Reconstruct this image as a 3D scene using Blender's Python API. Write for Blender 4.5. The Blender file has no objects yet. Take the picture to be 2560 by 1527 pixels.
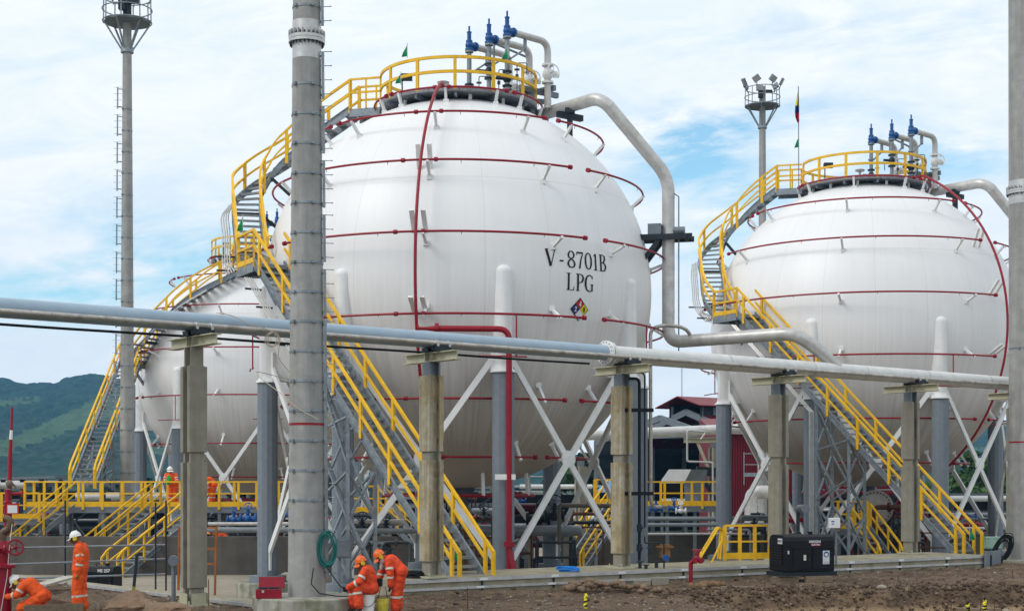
import bpy, bmesh, math, random
from mathutils import Vector, Matrix, noise
from math import sin, cos, pi, radians, sqrt, atan2
random.seed(7)
S = bpy.context.scene
COL = S.collection
V = Vector
# ------------------------------------------------------------------ camera
F = 3735.0; CX = 1280.0; HY = 1205.0; EYE = 2.76
cam = bpy.data.cameras.new('camera'); camo = bpy.data.objects.new('camera', cam); COL.objects.link(camo)
camo.location = (0, 0, EYE); camo.rotation_euler = (pi/2, 0, 0)
cam.sensor_width = 36; cam.lens = F/2560*36; cam.shift_y = (HY-763.5)/2560; cam.clip_end = 9000; cam.clip_start = .5
S.camera = camo
# ------------------------------------------------------------------ light
SUN_AZ, SUN_EL = radians(240), radians(44)          # azimuth measured clockwise from +Y
w = bpy.data.worlds.new('World'); S.world = w; w.use_nodes = True
NT = w.node_tree; NT.nodes.clear()
def nd(nt, t, **k):
    n = nt.nodes.new(t)
    for a, b in k.items():
        if a.startswith('i_'):
            n.inputs[int(a[2:])].default_value = b
        else: setattr(n, a, b)
    return n
def mth(nt, op, a, b=None, c=None, clamp=False):
    n = nt.nodes.new('ShaderNodeMath'); n.operation = op; n.use_clamp = clamp
    for i, x in enumerate((a, b, c)):
        if x is None: continue
        if isinstance(x, (int, float)): n.inputs[i].default_value = x
        else: nt.links.new(x, n.inputs[i])
    return n.outputs[0]
def build_world():
    L = NT.links.new
    tc = nd(NT, 'ShaderNodeTexCoord'); sep = nd(NT, 'ShaderNodeSeparateXYZ'); L(tc.outputs['Generated'], sep.inputs[0])
    x, y, z = sep.outputs
    ay = mth(NT, 'MAXIMUM', mth(NT, 'ABSOLUTE', y), .25)
    a = mth(NT, 'DIVIDE', x, ay); e = mth(NT, 'DIVIDE', z, ay)
    cmb = nd(NT, 'ShaderNodeCombineXYZ'); L(mth(NT, 'MULTIPLY', a, 1.0), cmb.inputs[0]); L(mth(NT, 'ADD', mth(NT, 'MULTIPLY', e, 3.0), mth(NT, 'MULTIPLY', a, -.35)), cmb.inputs[1]); L(y, cmb.inputs[2])
    def noi(scale, detail, dist=.3, rough=.6):
        n = nd(NT, 'ShaderNodeTexNoise'); n.inputs['Scale'].default_value = scale; n.inputs['Detail'].default_value = detail
        n.inputs['Roughness'].default_value = rough; n.inputs['Distortion'].default_value = dist
        L(cmb.outputs[0], n.inputs['Vector']); return n.outputs[0]
    n1 = noi(11, 10, .6, .64); n2 = noi(3.0, 4, .3); n3 = noi(30, 6, .2, .6)
    def blob(px, py, sx, sy, amp):
        a0 = (px-CX)/F; e0 = (HY-py)/F
        da = mth(NT, 'DIVIDE', mth(NT, 'SUBTRACT', a, a0), sx/F); de = mth(NT, 'DIVIDE', mth(NT, 'SUBTRACT', e, e0), sy/F)
        g = mth(NT, 'POWER', 2.718, mth(NT, 'MULTIPLY', mth(NT, 'ADD', mth(NT, 'MULTIPLY', da, da), mth(NT, 'MULTIPLY', de, de)), -1.0))
        return mth(NT, 'MULTIPLY', g, amp)
    tot = None
    for bl in ((1730, 345, 170, 62, .62), (1700, 440, 200, 40, .25), (2330, 400, 200, 60, .4), (2050, 280, 260, 40, .16), (380, 640, 340, 110, .31), (120, 740, 260, 80, .32), (60, 610, 60, 45, -.35), (190, 610, 60, 30, -.3), (240, 700, 70, 24, -.2),
               (100, 400, 200, 100, .03), (620, 560, 120, 80, .1), (1950, 520, 160, 60, .2), (1830, 560, 160, 160, .22), (2200, 80, 400, 60, .12)):
        b = blob(*bl); tot = b if tot is None else mth(NT, 'ADD', tot, b)
    cl = mth(NT, 'ADD', mth(NT, 'MULTIPLY', mth(NT, 'SUBTRACT', n1, .5), 1.5), mth(NT, 'MULTIPLY', mth(NT, 'SUBTRACT', n3, .5), .8))
    f = mth(NT, 'SUBTRACT', mth(NT, 'MULTIPLY', tot, 1.55), mth(NT, 'MULTIPLY', cl, mth(NT, 'ADD', .22, mth(NT, 'MULTIPLY', tot, 3.6))))
    f = mth(NT, 'ADD', f, mth(NT, 'MULTIPLY', mth(NT, 'SUBTRACT', n2, .5), .14))
    hz_ = nd(NT, 'ShaderNodeMapRange'); hz_.interpolation_type = 'SMOOTHSTEP'; hz_.inputs[1].default_value = .07; hz_.inputs[2].default_value = .135; L(e, hz_.inputs[0]); f = mth(NT, 'MULTIPLY', f, hz_.outputs[0])
    f = mth(NT, 'MAXIMUM', mth(NT, 'MINIMUM', f, .85), .0)
    sky = nd(NT, 'ShaderNodeTexSky'); sky.sky_type = 'NISHITA'; sky.sun_disc = False
    sky.sun_elevation = SUN_EL; sky.sun_rotation = SUN_AZ; sky.air_density = 1.0; sky.dust_density = .6; sky.ozone_density = 1.5
    b1 = nd(NT, 'ShaderNodeBackground'); tn = nd(NT, 'ShaderNodeMixRGB'); tn.blend_type = 'MULTIPLY'; tn.inputs[0].default_value = 1; tn.inputs[2].default_value = (.72, 1.12, 1.12, 1); L(sky.outputs[0], tn.inputs[1]); L(tn.outputs[0], b1.inputs[0]); b1.inputs[1].default_value = .15
    # cloud layer: bright, faintly grey in its thicker parts
    ramp = nd(NT, 'ShaderNodeMixRGB'); ramp.inputs[1].default_value = (.74, .87, .98, 1); ramp.inputs[2].default_value = (1.0, 1.02, 1.03, 1)
    L(mth(NT, 'ADD', mth(NT, 'ADD', .05, mth(NT, 'MULTIPLY', n2, 1.15)), mth(NT, 'MULTIPLY', mth(NT, 'SUBTRACT', n1, .5), 1.5), None, True), ramp.inputs[0])
    b2 = nd(NT, 'ShaderNodeBackground'); L(ramp.outputs[0], b2.inputs[0]); b2.inputs[1].default_value = 1.0
    mx = nd(NT, 'ShaderNodeMixShader'); L(f, mx.inputs[0]); L(b2.outputs[0], mx.inputs[1]); L(b1.outputs[0], mx.inputs[2])
    out = nd(NT, 'ShaderNodeOutputWorld'); L(mx.outputs[0], out.inputs[0])
build_world()
sl = bpy.data.lights.new('sun', 'SUN'); so = bpy.data.objects.new('sun', sl); COL.objects.link(so)
sl.energy = 1.5; sl.angle = radians(24); sl.color = (1, .96, .9)
sd = V((sin(SUN_AZ)*cos(SUN_EL), cos(SUN_AZ)*cos(SUN_EL), sin(SUN_EL)))
so.rotation_euler = sd.to_track_quat('Z', 'Y').to_euler(); so.location = (-30, -20, 60)
S.view_settings.view_transform = 'Standard'; S.view_settings.look = 'None'; S.view_settings.exposure = .12; S.view_settings.gamma = 1
S.view_settings.use_curve_mapping = False
try: S.cycles.max_bounces = 6; S.cycles.volume_bounces = 0
except Exception: pass
# ------------------------------------------------------------------ helpers
def P(x, y, d): return V(((x-CX)/F*d, d, EYE+(HY-y)/F*d))
class MB:
    def __init__(s): s.v = []; s.f = []; s.m = []; s.mi = 0
    def add(s, vs, fs):
        o = len(s.v); s.v += [V(p) for p in vs]; s.f += [[i+o for i in f] for f in fs]; s.m += [s.mi]*len(fs); return s
    def box(s, c, size, rot=None, taper=1.0):
        x, y, z = [k/2 for k in size]; c = V(c)
        vs = [V((a*x*(taper if k > 0 else 1), b*y*(taper if k > 0 else 1), k*z)) for k in (-1, 1) for b in (-1, 1) for a in (-1, 1)]
        if rot is not None:
            R_ = rot if isinstance(rot, Matrix) else Matrix.Rotation(rot, 3, 'Z'); vs = [R_ @ p for p in vs]
        return s.add([c+p for p in vs], [(0, 2, 3, 1), (4, 5, 7, 6), (0, 1, 5, 4), (2, 6, 7, 3), (0, 4, 6, 2), (1, 3, 7, 5)])
    def bar(s, p, q, wd, ht, up=(0, 0, 1)):
        p, q = V(p), V(q); t = (q-p)
        if t.length < 1e-6: return s
        t.normalize(); up = V(up)
        if abs(t.dot(up)) > .97: up = V((1, 0, 0)) if abs(t.x) < .9 else V((0, 1, 0))
        a = t.cross(up).normalized(); b = a.cross(t).normalized()
        vs = [r + a*(i*wd/2) + b*(j*ht/2) for r in (p, q) for j in (-1, 1) for i in (-1, 1)]
        return s.add(vs, [(0, 1, 3, 2), (4, 6, 7, 5), (0, 4, 5, 1), (2, 3, 7, 6), (0, 2, 6, 4), (1, 5, 7, 3)])
    def tube(s, path, r, seg=10, cap=True):
        path = [V(p) for p in path]; n = len(path); rr = r if isinstance(r, (list, tuple)) else [r]*n
        vs = []; fs = []; a = None
        for i, p in enumerate(path):
            t = (path[min(i+1, n-1)]-path[max(i-1, 0)])
            t = t.normalized() if t.length > 1e-9 else V((0, 0, 1))
            if a is None:
                a = t.cross(V((0, 0, 1)) if abs(t.z) < .9 else V((0, 1, 0))).normalized()
            else:
                a = (a - t*a.dot(t)); a = a.normalized() if a.length > 1e-6 else t.orthogonal().normalized()
            b = t.cross(a)
            vs += [p + (a*cos(2*pi*k/seg)+b*sin(2*pi*k/seg))*rr[i] for k in range(seg)]
        for i in range(n-1):
            for k in range(seg):
                k2 = (k+1) % seg; fs.append((i*seg+k, i*seg+k2, (i+1)*seg+k2, (i+1)*seg+k))
        if cap: fs.append(tuple(range(seg-1, -1, -1))); fs.append(tuple((n-1)*seg+k for k in range(seg)))
        return s.add(vs, fs)
    def cyl(s, p, q, r, r2=None, seg=14): return s.tube([p, q], [r, r if r2 is None else r2], seg)
    def lathe(s, prof, c=(0, 0, 0), seg=24, a0=0.0, a1=2*pi, axis=None):
        c = V(c); n = len(prof); full = abs(a1-a0-2*pi) < 1e-6; K = seg if full else seg+1
        M = V((0, 0, 1)).rotation_difference(V(axis).normalized()).to_matrix() if axis is not None else Matrix.Identity(3)
        vs = [c + M @ V((r*cos(a0+(a1-a0)*k/seg), r*sin(a0+(a1-a0)*k/seg), z)) for r, z in prof for k in range(K)]
        fs = [(i*K+k, i*K+(k+1) % K, (i+1)*K+(k+1) % K, (i+1)*K+k) for i in range(n-1) for k in range(seg)]
        if full:
            if prof[0][0] > 1e-4: fs.append(tuple(range(K-1, -1, -1)))
            if prof[-1][0] > 1e-4: fs.append(tuple((n-1)*K+k for k in range(K)))
        return s.add(vs, fs)
    def ball(s, c, r, seg=12, rings=8, sc=(1, 1, 1), rot=None):
        c = V(c); vs = []; fs = []
        for i in range(rings+1):
            th = pi*i/rings
            for k in range(seg):
                p = V((sin(th)*cos(2*pi*k/seg)*sc[0], sin(th)*sin(2*pi*k/seg)*sc[1], cos(th)*sc[2]))*r
                if rot is not None: p = rot @ p
                vs.append(c+p)
        for i in range(rings):
            for k in range(seg): fs.append((i*seg+k, (i+1)*seg+k, (i+1)*seg+(k+1) % seg, i*seg+(k+1) % seg))
        return s.add(vs, fs)
    def prism(s, poly, z0, z1, c=(0, 0), rot=0.0):
        n = len(poly); R_ = Matrix.Rotation(rot, 2)
        q = [R_ @ V(p) + V(c) for p in poly]
        return s.add([(p.x, p.y, z0) for p in q]+[(p.x, p.y, z1) for p in q],
                     [tuple(range(n-1, -1, -1)), tuple(range(n, 2*n))]+[(i, (i+1) % n, n+(i+1) % n, n+i) for i in range(n)])
    def sweep(s, pts, lefts, off, wd, ht, zo=0.0):
        vs = []; fs = []; n = len(pts)
        for p, l in zip(pts, lefts):
            for (i, j) in ((-1, -1), (1, -1), (1, 1), (-1, 1)):
                vs.append(V(p)+V(l)*(off+i*wd/2)+V((0, 0, zo+j*ht/2)))
        for i in range(n-1):
            for k in range(4): fs.append((i*4+k, i*4+(k+1) % 4, (i+1)*4+(k+1) % 4, (i+1)*4+k))
        fs.append((3, 2, 1, 0)); fs.append(tuple((n-1)*4+k for k in range(4)))
        return s.add(vs, fs)
    def build(s, name, mat, parent=None, smooth=False, bev=0.0, world=True, auto=True):
        """links everything collected as ONE mesh object; world coords are made local to the parent's Empty"""
        me = bpy.data.meshes.new(name)
        org = V((0, 0, 0))
        if parent is not None and world:
            p = parent
            while p is not None: org = org + p.location; p = p.parent
        elif parent is None and world and s.v:
            xs = [p.x for p in s.v]; ys = [p.y for p in s.v]; zs = [p.z for p in s.v]
            org = V(((min(xs)+max(xs))/2, (min(ys)+max(ys))/2, min(zs)))
        me.from_pydata([p-org for p in s.v], [], s.f)
        mats = mat if isinstance(mat, (list, tuple)) else [mat]
        for m_ in mats: me.materials.append(m_)
        if len(mats) > 1: me.polygons.foreach_set('material_index', s.m)
        bm = bmesh.new(); bm.from_mesh(me); bmesh.ops.recalc_face_normals(bm, faces=bm.faces); bm.to_mesh(me); bm.free()
        if smooth:
            me.polygons.foreach_set('use_smooth', [True]*len(me.polygons))
            if auto:
                try: me.set_sharp_from_angle(angle=radians(40))
                except Exception: pass
        me.update()
        o = bpy.data.objects.new(name, me); COL.objects.link(o)
        if parent is not None: o.parent = parent
        else: o.location = org
        if bev:
            b = o.modifiers.new('bevel', 'BEVEL'); b.width = bev; b.segments = 2; b.limit_method = 'ANGLE'; b.angle_limit = radians(40)
        return o
def thing(name, label, cat, loc=(0, 0, 0), group=None, rz=0.0):
    o = bpy.data.objects.new(name, None); COL.objects.link(o); o.location = loc; o.rotation_euler = (0, 0, rz); o.empty_display_size = .2
    o['label'] = label; o['category'] = cat
    if group: o['group'] = group
    return o
def tag(o, label, cat, group=None, kind=None):
    if label: o['label'] = label
    if cat: o['category'] = cat
    if group: o['group'] = group
    if kind: o['kind'] = kind
    return o
def copy_tree(o, parent=None, label=None, loc=None, rz=None):
    c = o.copy(); COL.objects.link(c); c.parent = parent
    if label: c['label'] = label
    if loc is not None: c.location = loc
    if rz is not None: c.rotation_euler = (0, 0, rz)
    for ch in list(o.children): copy_tree(ch, c)
    return c
def arcpts(c, r, a0, a1, n, z=0.0):
    return [V((c[0]+r*sin(a0+(a1-a0)*i/n), c[1]-r*cos(a0+(a1-a0)*i/n), z)) for i in range(n+1)]
def bend(pts, r, n=6):
    """round the corners of a polyline"""
    pts = [V(p) for p in pts]; out = [pts[0]]
    for i in range(1, len(pts)-1):
        a, b, c = pts[i-1], pts[i], pts[i+1]; u = (a-b); v_ = (c-b)
        rr = min(r, u.length*.49, v_.length*.49); p0 = b+u.normalized()*rr; p1 = b+v_.normalized()*rr
        for k in range(n+1):
            t = k/n; out.append(p0*(1-t)**2+b*2*t*(1-t)+p1*t*t)
    out.append(pts[-1]); return out
def catmull(pts, n=8):
    pts = [V(p) for p in pts]; q = [pts[0]*2-pts[1]]+pts+[pts[-1]*2-pts[-2]]; out = []
    for i in range(1, len(q)-2):
        for k in range(n):
            t = k/n; a, b, c, d = q[i-1], q[i], q[i+1], q[i+2]
            out.append(.5*((2*b)+(c-a)*t+(2*a-5*b+4*c-d)*t*t+(3*b-a-3*c+d)*t**3))
    out.append(pts[-1]); return out
# ------------------------------------------------------------------ materials
MATS = {}
def mat(name, col, rough=.6, metal=0.0, var=.12, scale=6.0, bump=0.0, bscale=40.0, stretch=None, col2=None, thr=None, spec=.5, streak=None, coat=0.0):
    """procedural paint/metal/concrete: base colour, large soft variation, optional second colour blotches, optional vertical streaks, optional bump"""
    if name in MATS: return MATS[name]
    m = bpy.data.materials.new(name); m.use_nodes = True; nt = m.node_tree; L = nt.links.new
    bs = nt.nodes['Principled BSDF']; bs.inputs['Roughness'].default_value = rough; bs.inputs['Metallic'].default_value = metal
    bs.inputs['Specular IOR Level'].default_value = spec if spec != .5 else (.2 if rough >= .55 else .32); bs.inputs['Coat Weight'].default_value = coat
    tc = nd(nt, 'ShaderNodeTexCoord'); vec = tc.outputs['Object']
    if stretch:
        mp = nd(nt, 'ShaderNodeMapping'); mp.inputs['Scale'].default_value = stretch; L(vec, mp.inputs[0]); vec = mp.outputs[0]
    n1 = nd(nt, 'ShaderNodeTexNoise'); n1.inputs['Scale'].default_value = scale; n1.inputs['Detail'].default_value = 6; n1.inputs['Roughness'].default_value = .6; L(vec, n1.inputs['Vector'])
    cur = None
    hv = nd(nt, 'ShaderNodeMixRGB'); hv.blend_type = 'MIX'
    hv.inputs[1].default_value = [c*(1-var) for c in col]+[1]; hv.inputs[2].default_value = [min(1, c*(1+var)) for c in col]+[1]
    rp = nd(nt, 'ShaderNodeMapRange'); rp.inputs[1].default_value = .3; rp.inputs[2].default_value = .7; L(n1.outputs[0], rp.inputs[0]); L(rp.outputs[0], hv.inputs[0])
    cur = hv.outputs[0]
    if col2:
        n2 = nd(nt, 'ShaderNodeTexNoise'); n2.inputs['Scale'].default_value = scale*.55; n2.inputs['Detail'].default_value = 8; n2.inputs['Roughness'].default_value = .7
        L(vec, n2.inputs['Vector'])
        r2 = nd(nt, 'ShaderNodeMapRange'); a, b = thr or (.52, .68); r2.inputs[1].default_value = a; r2.inputs[2].default_value = b; L(n2.outputs[0], r2.inputs[0])
        mx = nd(nt, 'ShaderNodeMixRGB'); L(r2.outputs[0], mx.inputs[0]); L(cur, mx.inputs[1]); mx.inputs[2].default_value = list(col2)+[1]; cur = mx.outputs[0]
    if streak:
        scol, amt, sx = streak
        mp = nd(nt, 'ShaderNodeMapping'); mp.inputs['Scale'].default_value = (sx, sx, sx*.05); L(tc.outputs['Object'], mp.inputs[0])
        n3 = nd(nt, 'ShaderNodeTexNoise'); n3.inputs['Scale'].default_value = 1.0; n3.inputs['Detail'].default_value = 6; n3.inputs['Roughness'].default_value = .65; L(mp.outputs[0], n3.inputs['Vector'])
        r3 = nd(nt, 'ShaderNodeMapRange'); r3.inputs[1].default_value = .45; r3.inputs[2].default_value = .75; r3.inputs[4].default_value = amt; L(n3.outputs[0], r3.inputs[0])
        mx = nd(nt, 'ShaderNodeMixRGB'); L(r3.outputs[0], mx.inputs[0]); L(cur, mx.inputs[1]); mx.inputs[2].default_value = list(scol)+[1]; cur = mx.outputs[0]
    L(cur, bs.inputs['Base Color'])
    rr = nd(nt, 'ShaderNodeMapRange'); rr.inputs[3].default_value = max(.05, rough-.1); rr.inputs[4].default_value = min(1, rough+.12); L(n1.outputs[0], rr.inputs[0]); L(rr.outputs[0], bs.inputs['Roughness'])
    if bump:
        nb = nd(nt, 'ShaderNodeTexNoise'); nb.inputs['Scale'].default_value = bscale; nb.inputs['Detail'].default_value = 5; L(vec, nb.inputs['Vector'])
        bp = nd(nt, 'ShaderNodeBump'); bp.inputs['Strength'].default_value = bump; bp.inputs['Distance'].default_value = .03; L(nb.outputs[0], bp.inputs['Height']); L(bp.outputs[0], bs.inputs['Normal'])
    MATS[name] = m; return m
def shell_mat():
    m = bpy.data.materials.new('sphere_white'); m.use_nodes = True; nt = m.node_tree; L = nt.links.new
    bs = nt.nodes['Principled BSDF']; tc = nd(nt, 'ShaderNodeTexCoord'); sep = nd(nt, 'ShaderNodeSeparateXYZ'); L(tc.outputs['Object'], sep.inputs[0])
    ang = mth(nt, 'ARCTAN2', sep.outputs[0], sep.outputs[1])
    cmb = nd(nt, 'ShaderNodeCombineXYZ'); L(mth(nt, 'MULTIPLY', ang, 34), cmb.inputs[0]); L(mth(nt, 'MULTIPLY', sep.outputs[2], .22), cmb.inputs[1])
    n1 = nd(nt, 'ShaderNodeTexNoise'); n1.inputs['Scale'].default_value = 1; n1.inputs['Detail'].default_value = 7; n1.inputs['Roughness'].default_value = .72; L(cmb.outputs[0], n1.inputs['Vector'])
    n2 = nd(nt, 'ShaderNodeTexNoise'); n2.inputs['Scale'].default_value = .55; n2.inputs['Detail'].default_value = 6; L(tc.outputs['Object'], n2.inputs['Vector'])
    # run-off dirt streaks, plus brown shade of the underside painted in, growing downwards
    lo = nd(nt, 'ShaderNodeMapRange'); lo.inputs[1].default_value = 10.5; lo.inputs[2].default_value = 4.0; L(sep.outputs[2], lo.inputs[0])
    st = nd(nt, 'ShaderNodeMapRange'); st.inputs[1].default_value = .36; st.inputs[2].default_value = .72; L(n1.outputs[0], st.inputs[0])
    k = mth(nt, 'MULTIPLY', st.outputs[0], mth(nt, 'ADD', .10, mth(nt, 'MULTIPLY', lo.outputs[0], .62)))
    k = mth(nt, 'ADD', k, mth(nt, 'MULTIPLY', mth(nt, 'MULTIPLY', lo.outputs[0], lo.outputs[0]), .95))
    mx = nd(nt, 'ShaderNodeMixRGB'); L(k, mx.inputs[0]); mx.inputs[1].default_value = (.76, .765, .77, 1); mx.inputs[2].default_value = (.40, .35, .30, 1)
    # plate seams: 20 meridians and three parallels
    fr = mth(nt, 'ABSOLUTE', mth(nt, 'SUBTRACT', mth(nt, 'FRACT', mth(nt, 'MULTIPLY', ang, 20/(2*pi))), .5))
    ln = mth(nt, 'LESS_THAN', fr, .008)
    z = sep.outputs[2]
    for zz in (12.9, 6.2):
        ln = mth(nt, 'MAXIMUM', ln, mth(nt, 'LESS_THAN', mth(nt, 'ABSOLUTE', mth(nt, 'SUBTRACT', z, zz)), .02))
    mx2 = nd(nt, 'ShaderNodeMixRGB'); mx2.blend_type = 'MULTIPLY'; L(mth(nt, 'MULTIPLY', ln, .2), mx2.inputs[0]); L(mx.outputs[0], mx2.inputs[1]); mx2.inputs[2].default_value = (.5, .48, .46, 1)
    r2 = nd(nt, 'ShaderNodeMapRange'); r2.inputs[1].default_value = .35; r2.inputs[2].default_value = .7; r2.inputs[4].default_value = .16; L(n2.outputs[0], r2.inputs[0])
    mx3 = nd(nt, 'ShaderNodeMixRGB'); L(r2.outputs[0], mx3.inputs[0]); L(mx2.outputs[0], mx3.inputs[1]); mx3.inputs[2].default_value = (.66, .66, .66, 1)
    L(mx3.outputs[0], bs.inputs['Base Color']); bs.inputs['Roughness'].default_value = .42
    bp = nd(nt, 'ShaderNodeBump'); bp.inputs['Strength'].default_value = .25; bp.inputs['Distance'].default_value = .04
    n4 = nd(nt, 'ShaderNodeTexNoise'); n4.inputs['Scale'].default_value = .9; n4.inputs['Detail'].default_value = 2; L(tc.outputs['Object'], n4.inputs['Vector'])
    L(mth(nt, 'ADD', n4.outputs[0], mth(nt, 'MULTIPLY', ln, .06)), bp.inputs['Height']); L(bp.outputs[0], bs.inputs['Normal'])
    return m
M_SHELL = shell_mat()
M_WHITE = mat('white_paint', (.74, .75, .75), .45, var=.06, scale=2, streak=((.52, .48, .43), .35, 6))
M_LEG = mat('grey_fireproofing', (.185, .215, .25), .75, var=.10, scale=5, bump=.25, bscale=60, streak=((.20, .22, .24), .35, 5))
M_RED = mat('fire_red_paint', (.27, .006, .018), .38, var=.18, scale=5)
M_BRED = mat('bright_red_paint', (.25, .005, .018), .38, var=.15, scale=6)
M_YEL = mat('safety_yellow_paint', (.78, .45, .010), .45, var=.14, scale=3, col2=(.48, .29, .03), thr=(.56, .78))
M_GALV = mat('galvanised_steel', (.22, .25, .275), .45, .5, var=.22, scale=9, col2=(.33, .36, .39), thr=(.5, .7))
M_DSTEEL = mat('dark_steel', (.020, .028, .035), .5, .2, var=.2, scale=5)
M_GSTEEL = mat('grey_steel', (.17, .195, .22), .5, .3, var=.15, scale=5)
M_SILV = mat('weathered_silver_cladding', (.52, .51, .49), .42, .35, var=.16, scale=3.0, col2=(.36, .33, .30), thr=(.5, .78), streak=((.30, .27, .24), .3, 9))
M_BLUEP = mat('pale_blue_pipe_paint', (.31, .40, .48), .40, .05, var=.07, scale=3, col2=(.40, .43, .45), thr=(.55, .8))
M_WPIPE = mat('white_pipe_cladding', (.62, .62, .60), .42, .1, var=.1, scale=2.5, col2=(.45, .41, .37), thr=(.56, .8))
M_SPIPE = mat('stained_steel_pipe', (.45, .42, .38), .38, .45, var=.25, scale=5, col2=(.22, .18, .14), thr=(.5, .72))
M_BLACK = mat('black_rubber', (.010, .0105, .011), .6, var=.3, scale=8)
M_GENB = mat('black_sheet_metal', (.009, .0095, .011), .45, 0, var=.3, scale=4, spec=.18, col2=(.022, .021, .019), thr=(.58, .8))
M_CREAM = mat('cream_beam_paint', (.43, .41, .29), .5, var=.12, scale=5, col2=(.34, .31, .22), thr=(.55, .75))
M_CONC = mat('grey_concrete', (.285, .265, .21), .85, var=.16, scale=3, bump=.35, bscale=35, col2=(.24, .22, .19), thr=(.52, .74), streak=((.16, .14, .11), .5, 5))
M_CONCY = mat('stained_yellow_concrete', (.37, .305, .18), .85, var=.28, scale=2.6, bump=.7, bscale=30, col2=(.47, .43, .34), thr=(.46, .60), streak=((.10, .08, .05), .75, 6))
M_POLE = mat('spun_concrete', (.335, .33, .315), .8, var=.17, scale=2.5, bump=.2, bscale=45, col2=(.26, .26, .25), thr=(.5, .75), streak=((.15, .15, .15), .55, 4))
M_FLOOR = mat('pale_concrete_floor', (.29, .255, .195), .85, var=.2, scale=.8, bump=.2, bscale=20, col2=(.34, .30, .24), thr=(.52, .72))
M_MOSS = mat('mossy_concrete', (.36, .35, .30), .88, var=.18, scale=2.2, bump=.4, bscale=30, col2=(.20, .20, .12), thr=(.47, .63), streak=((.07, .07, .045), .75, 4))
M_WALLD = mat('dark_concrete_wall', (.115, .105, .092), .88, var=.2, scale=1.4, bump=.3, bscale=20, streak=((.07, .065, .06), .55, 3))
M_ALU = mat('aluminium_strip', (.50, .50, .49), .4, .5, var=.15, scale=6)
M_BLUE = mat('valve_blue_paint', (.012, .085, .28), .35, var=.2, scale=10)
M_GREEN = mat('green_cloth', (.01, .22, .09), .8, var=.15)
M_HOSE = mat('green_hose_rubber', (.015, .14, .13), .45, var=.2)
M_RUST = mat('rusty_steel', (.10, .045, .025), .8, .2, var=.35, scale=14)
M_PIPED = mat('dark_process_pipe', (.075, .085, .092), .45, .3, var=.25, scale=5)
M_PIPEG = mat('grey_process_pipe', (.22, .245, .265), .42, .3, var=.18, scale=4)
M_TREAD = mat('tread_grating', (.25, .27, .285), .5, .4, var=.25, scale=12)
# ================================================================== SPHERES
KS = 6.5/6.0                                     # sphere yard is laid out in units of R/6 about the eye
def K(p): p = V(p); return V((p.x*KS, p.y*KS, EYE+(p.z-EYE)*KS))
def KB(mb, *a, **k):
    mb.v = [K(p) for p in mb.v]; return mb.build(*a, **k)
R6 = 6.0; FLOOR6 = -.69; FLOOR = EYE+(FLOOR6-EYE)*KS
SPH = [V((-1.667, 46.70, 8.56)), V((13.96, 59.44, 8.56)), V((-12.79, 75.96, 8.09))]
def dirv(a): return V((sin(a), -cos(a), 0))
def RB(C, dz, r): return r
def solve_ring(y, delta=.5):
    """ring of the spray piping seen at picture height y on the nearest sphere's front"""
    for i in range(400):
        dz = 6.3-i*.0325; rr = (R6+delta)**2-dz*dz
        if rr <= 0: continue
        r = sqrt(rr)
        if HY-F*(8.56+dz-EYE)/(46.7-r) >= y: return dz, r
RINGS = [solve_ring(y) for y in (276, 397, 576, 782, 993, 1139)]
def glyph_map(C, az, el, u, v, R_):
    """point on the shell: u metres along the parallel, v metres up the meridian"""
    e = el+v/R_; a = az+u/(R_*cos(el)); return C+V((sin(a)*cos(e), -cos(a)*cos(e), sin(e)))*R_
def ray_hit(C, R_, x, y):
    d = V(((x-CX)/F, 1, (HY-y)/F)).normalized(); o = V((0, 0, EYE)); oc = C-o; t = oc.dot(d); t -= sqrt(max(0, R_*R_-(oc.length_squared-t*t)))
    p = o+d*t-C; return atan2(p.x, -p.y), math.asin(p.z/R_)
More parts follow.
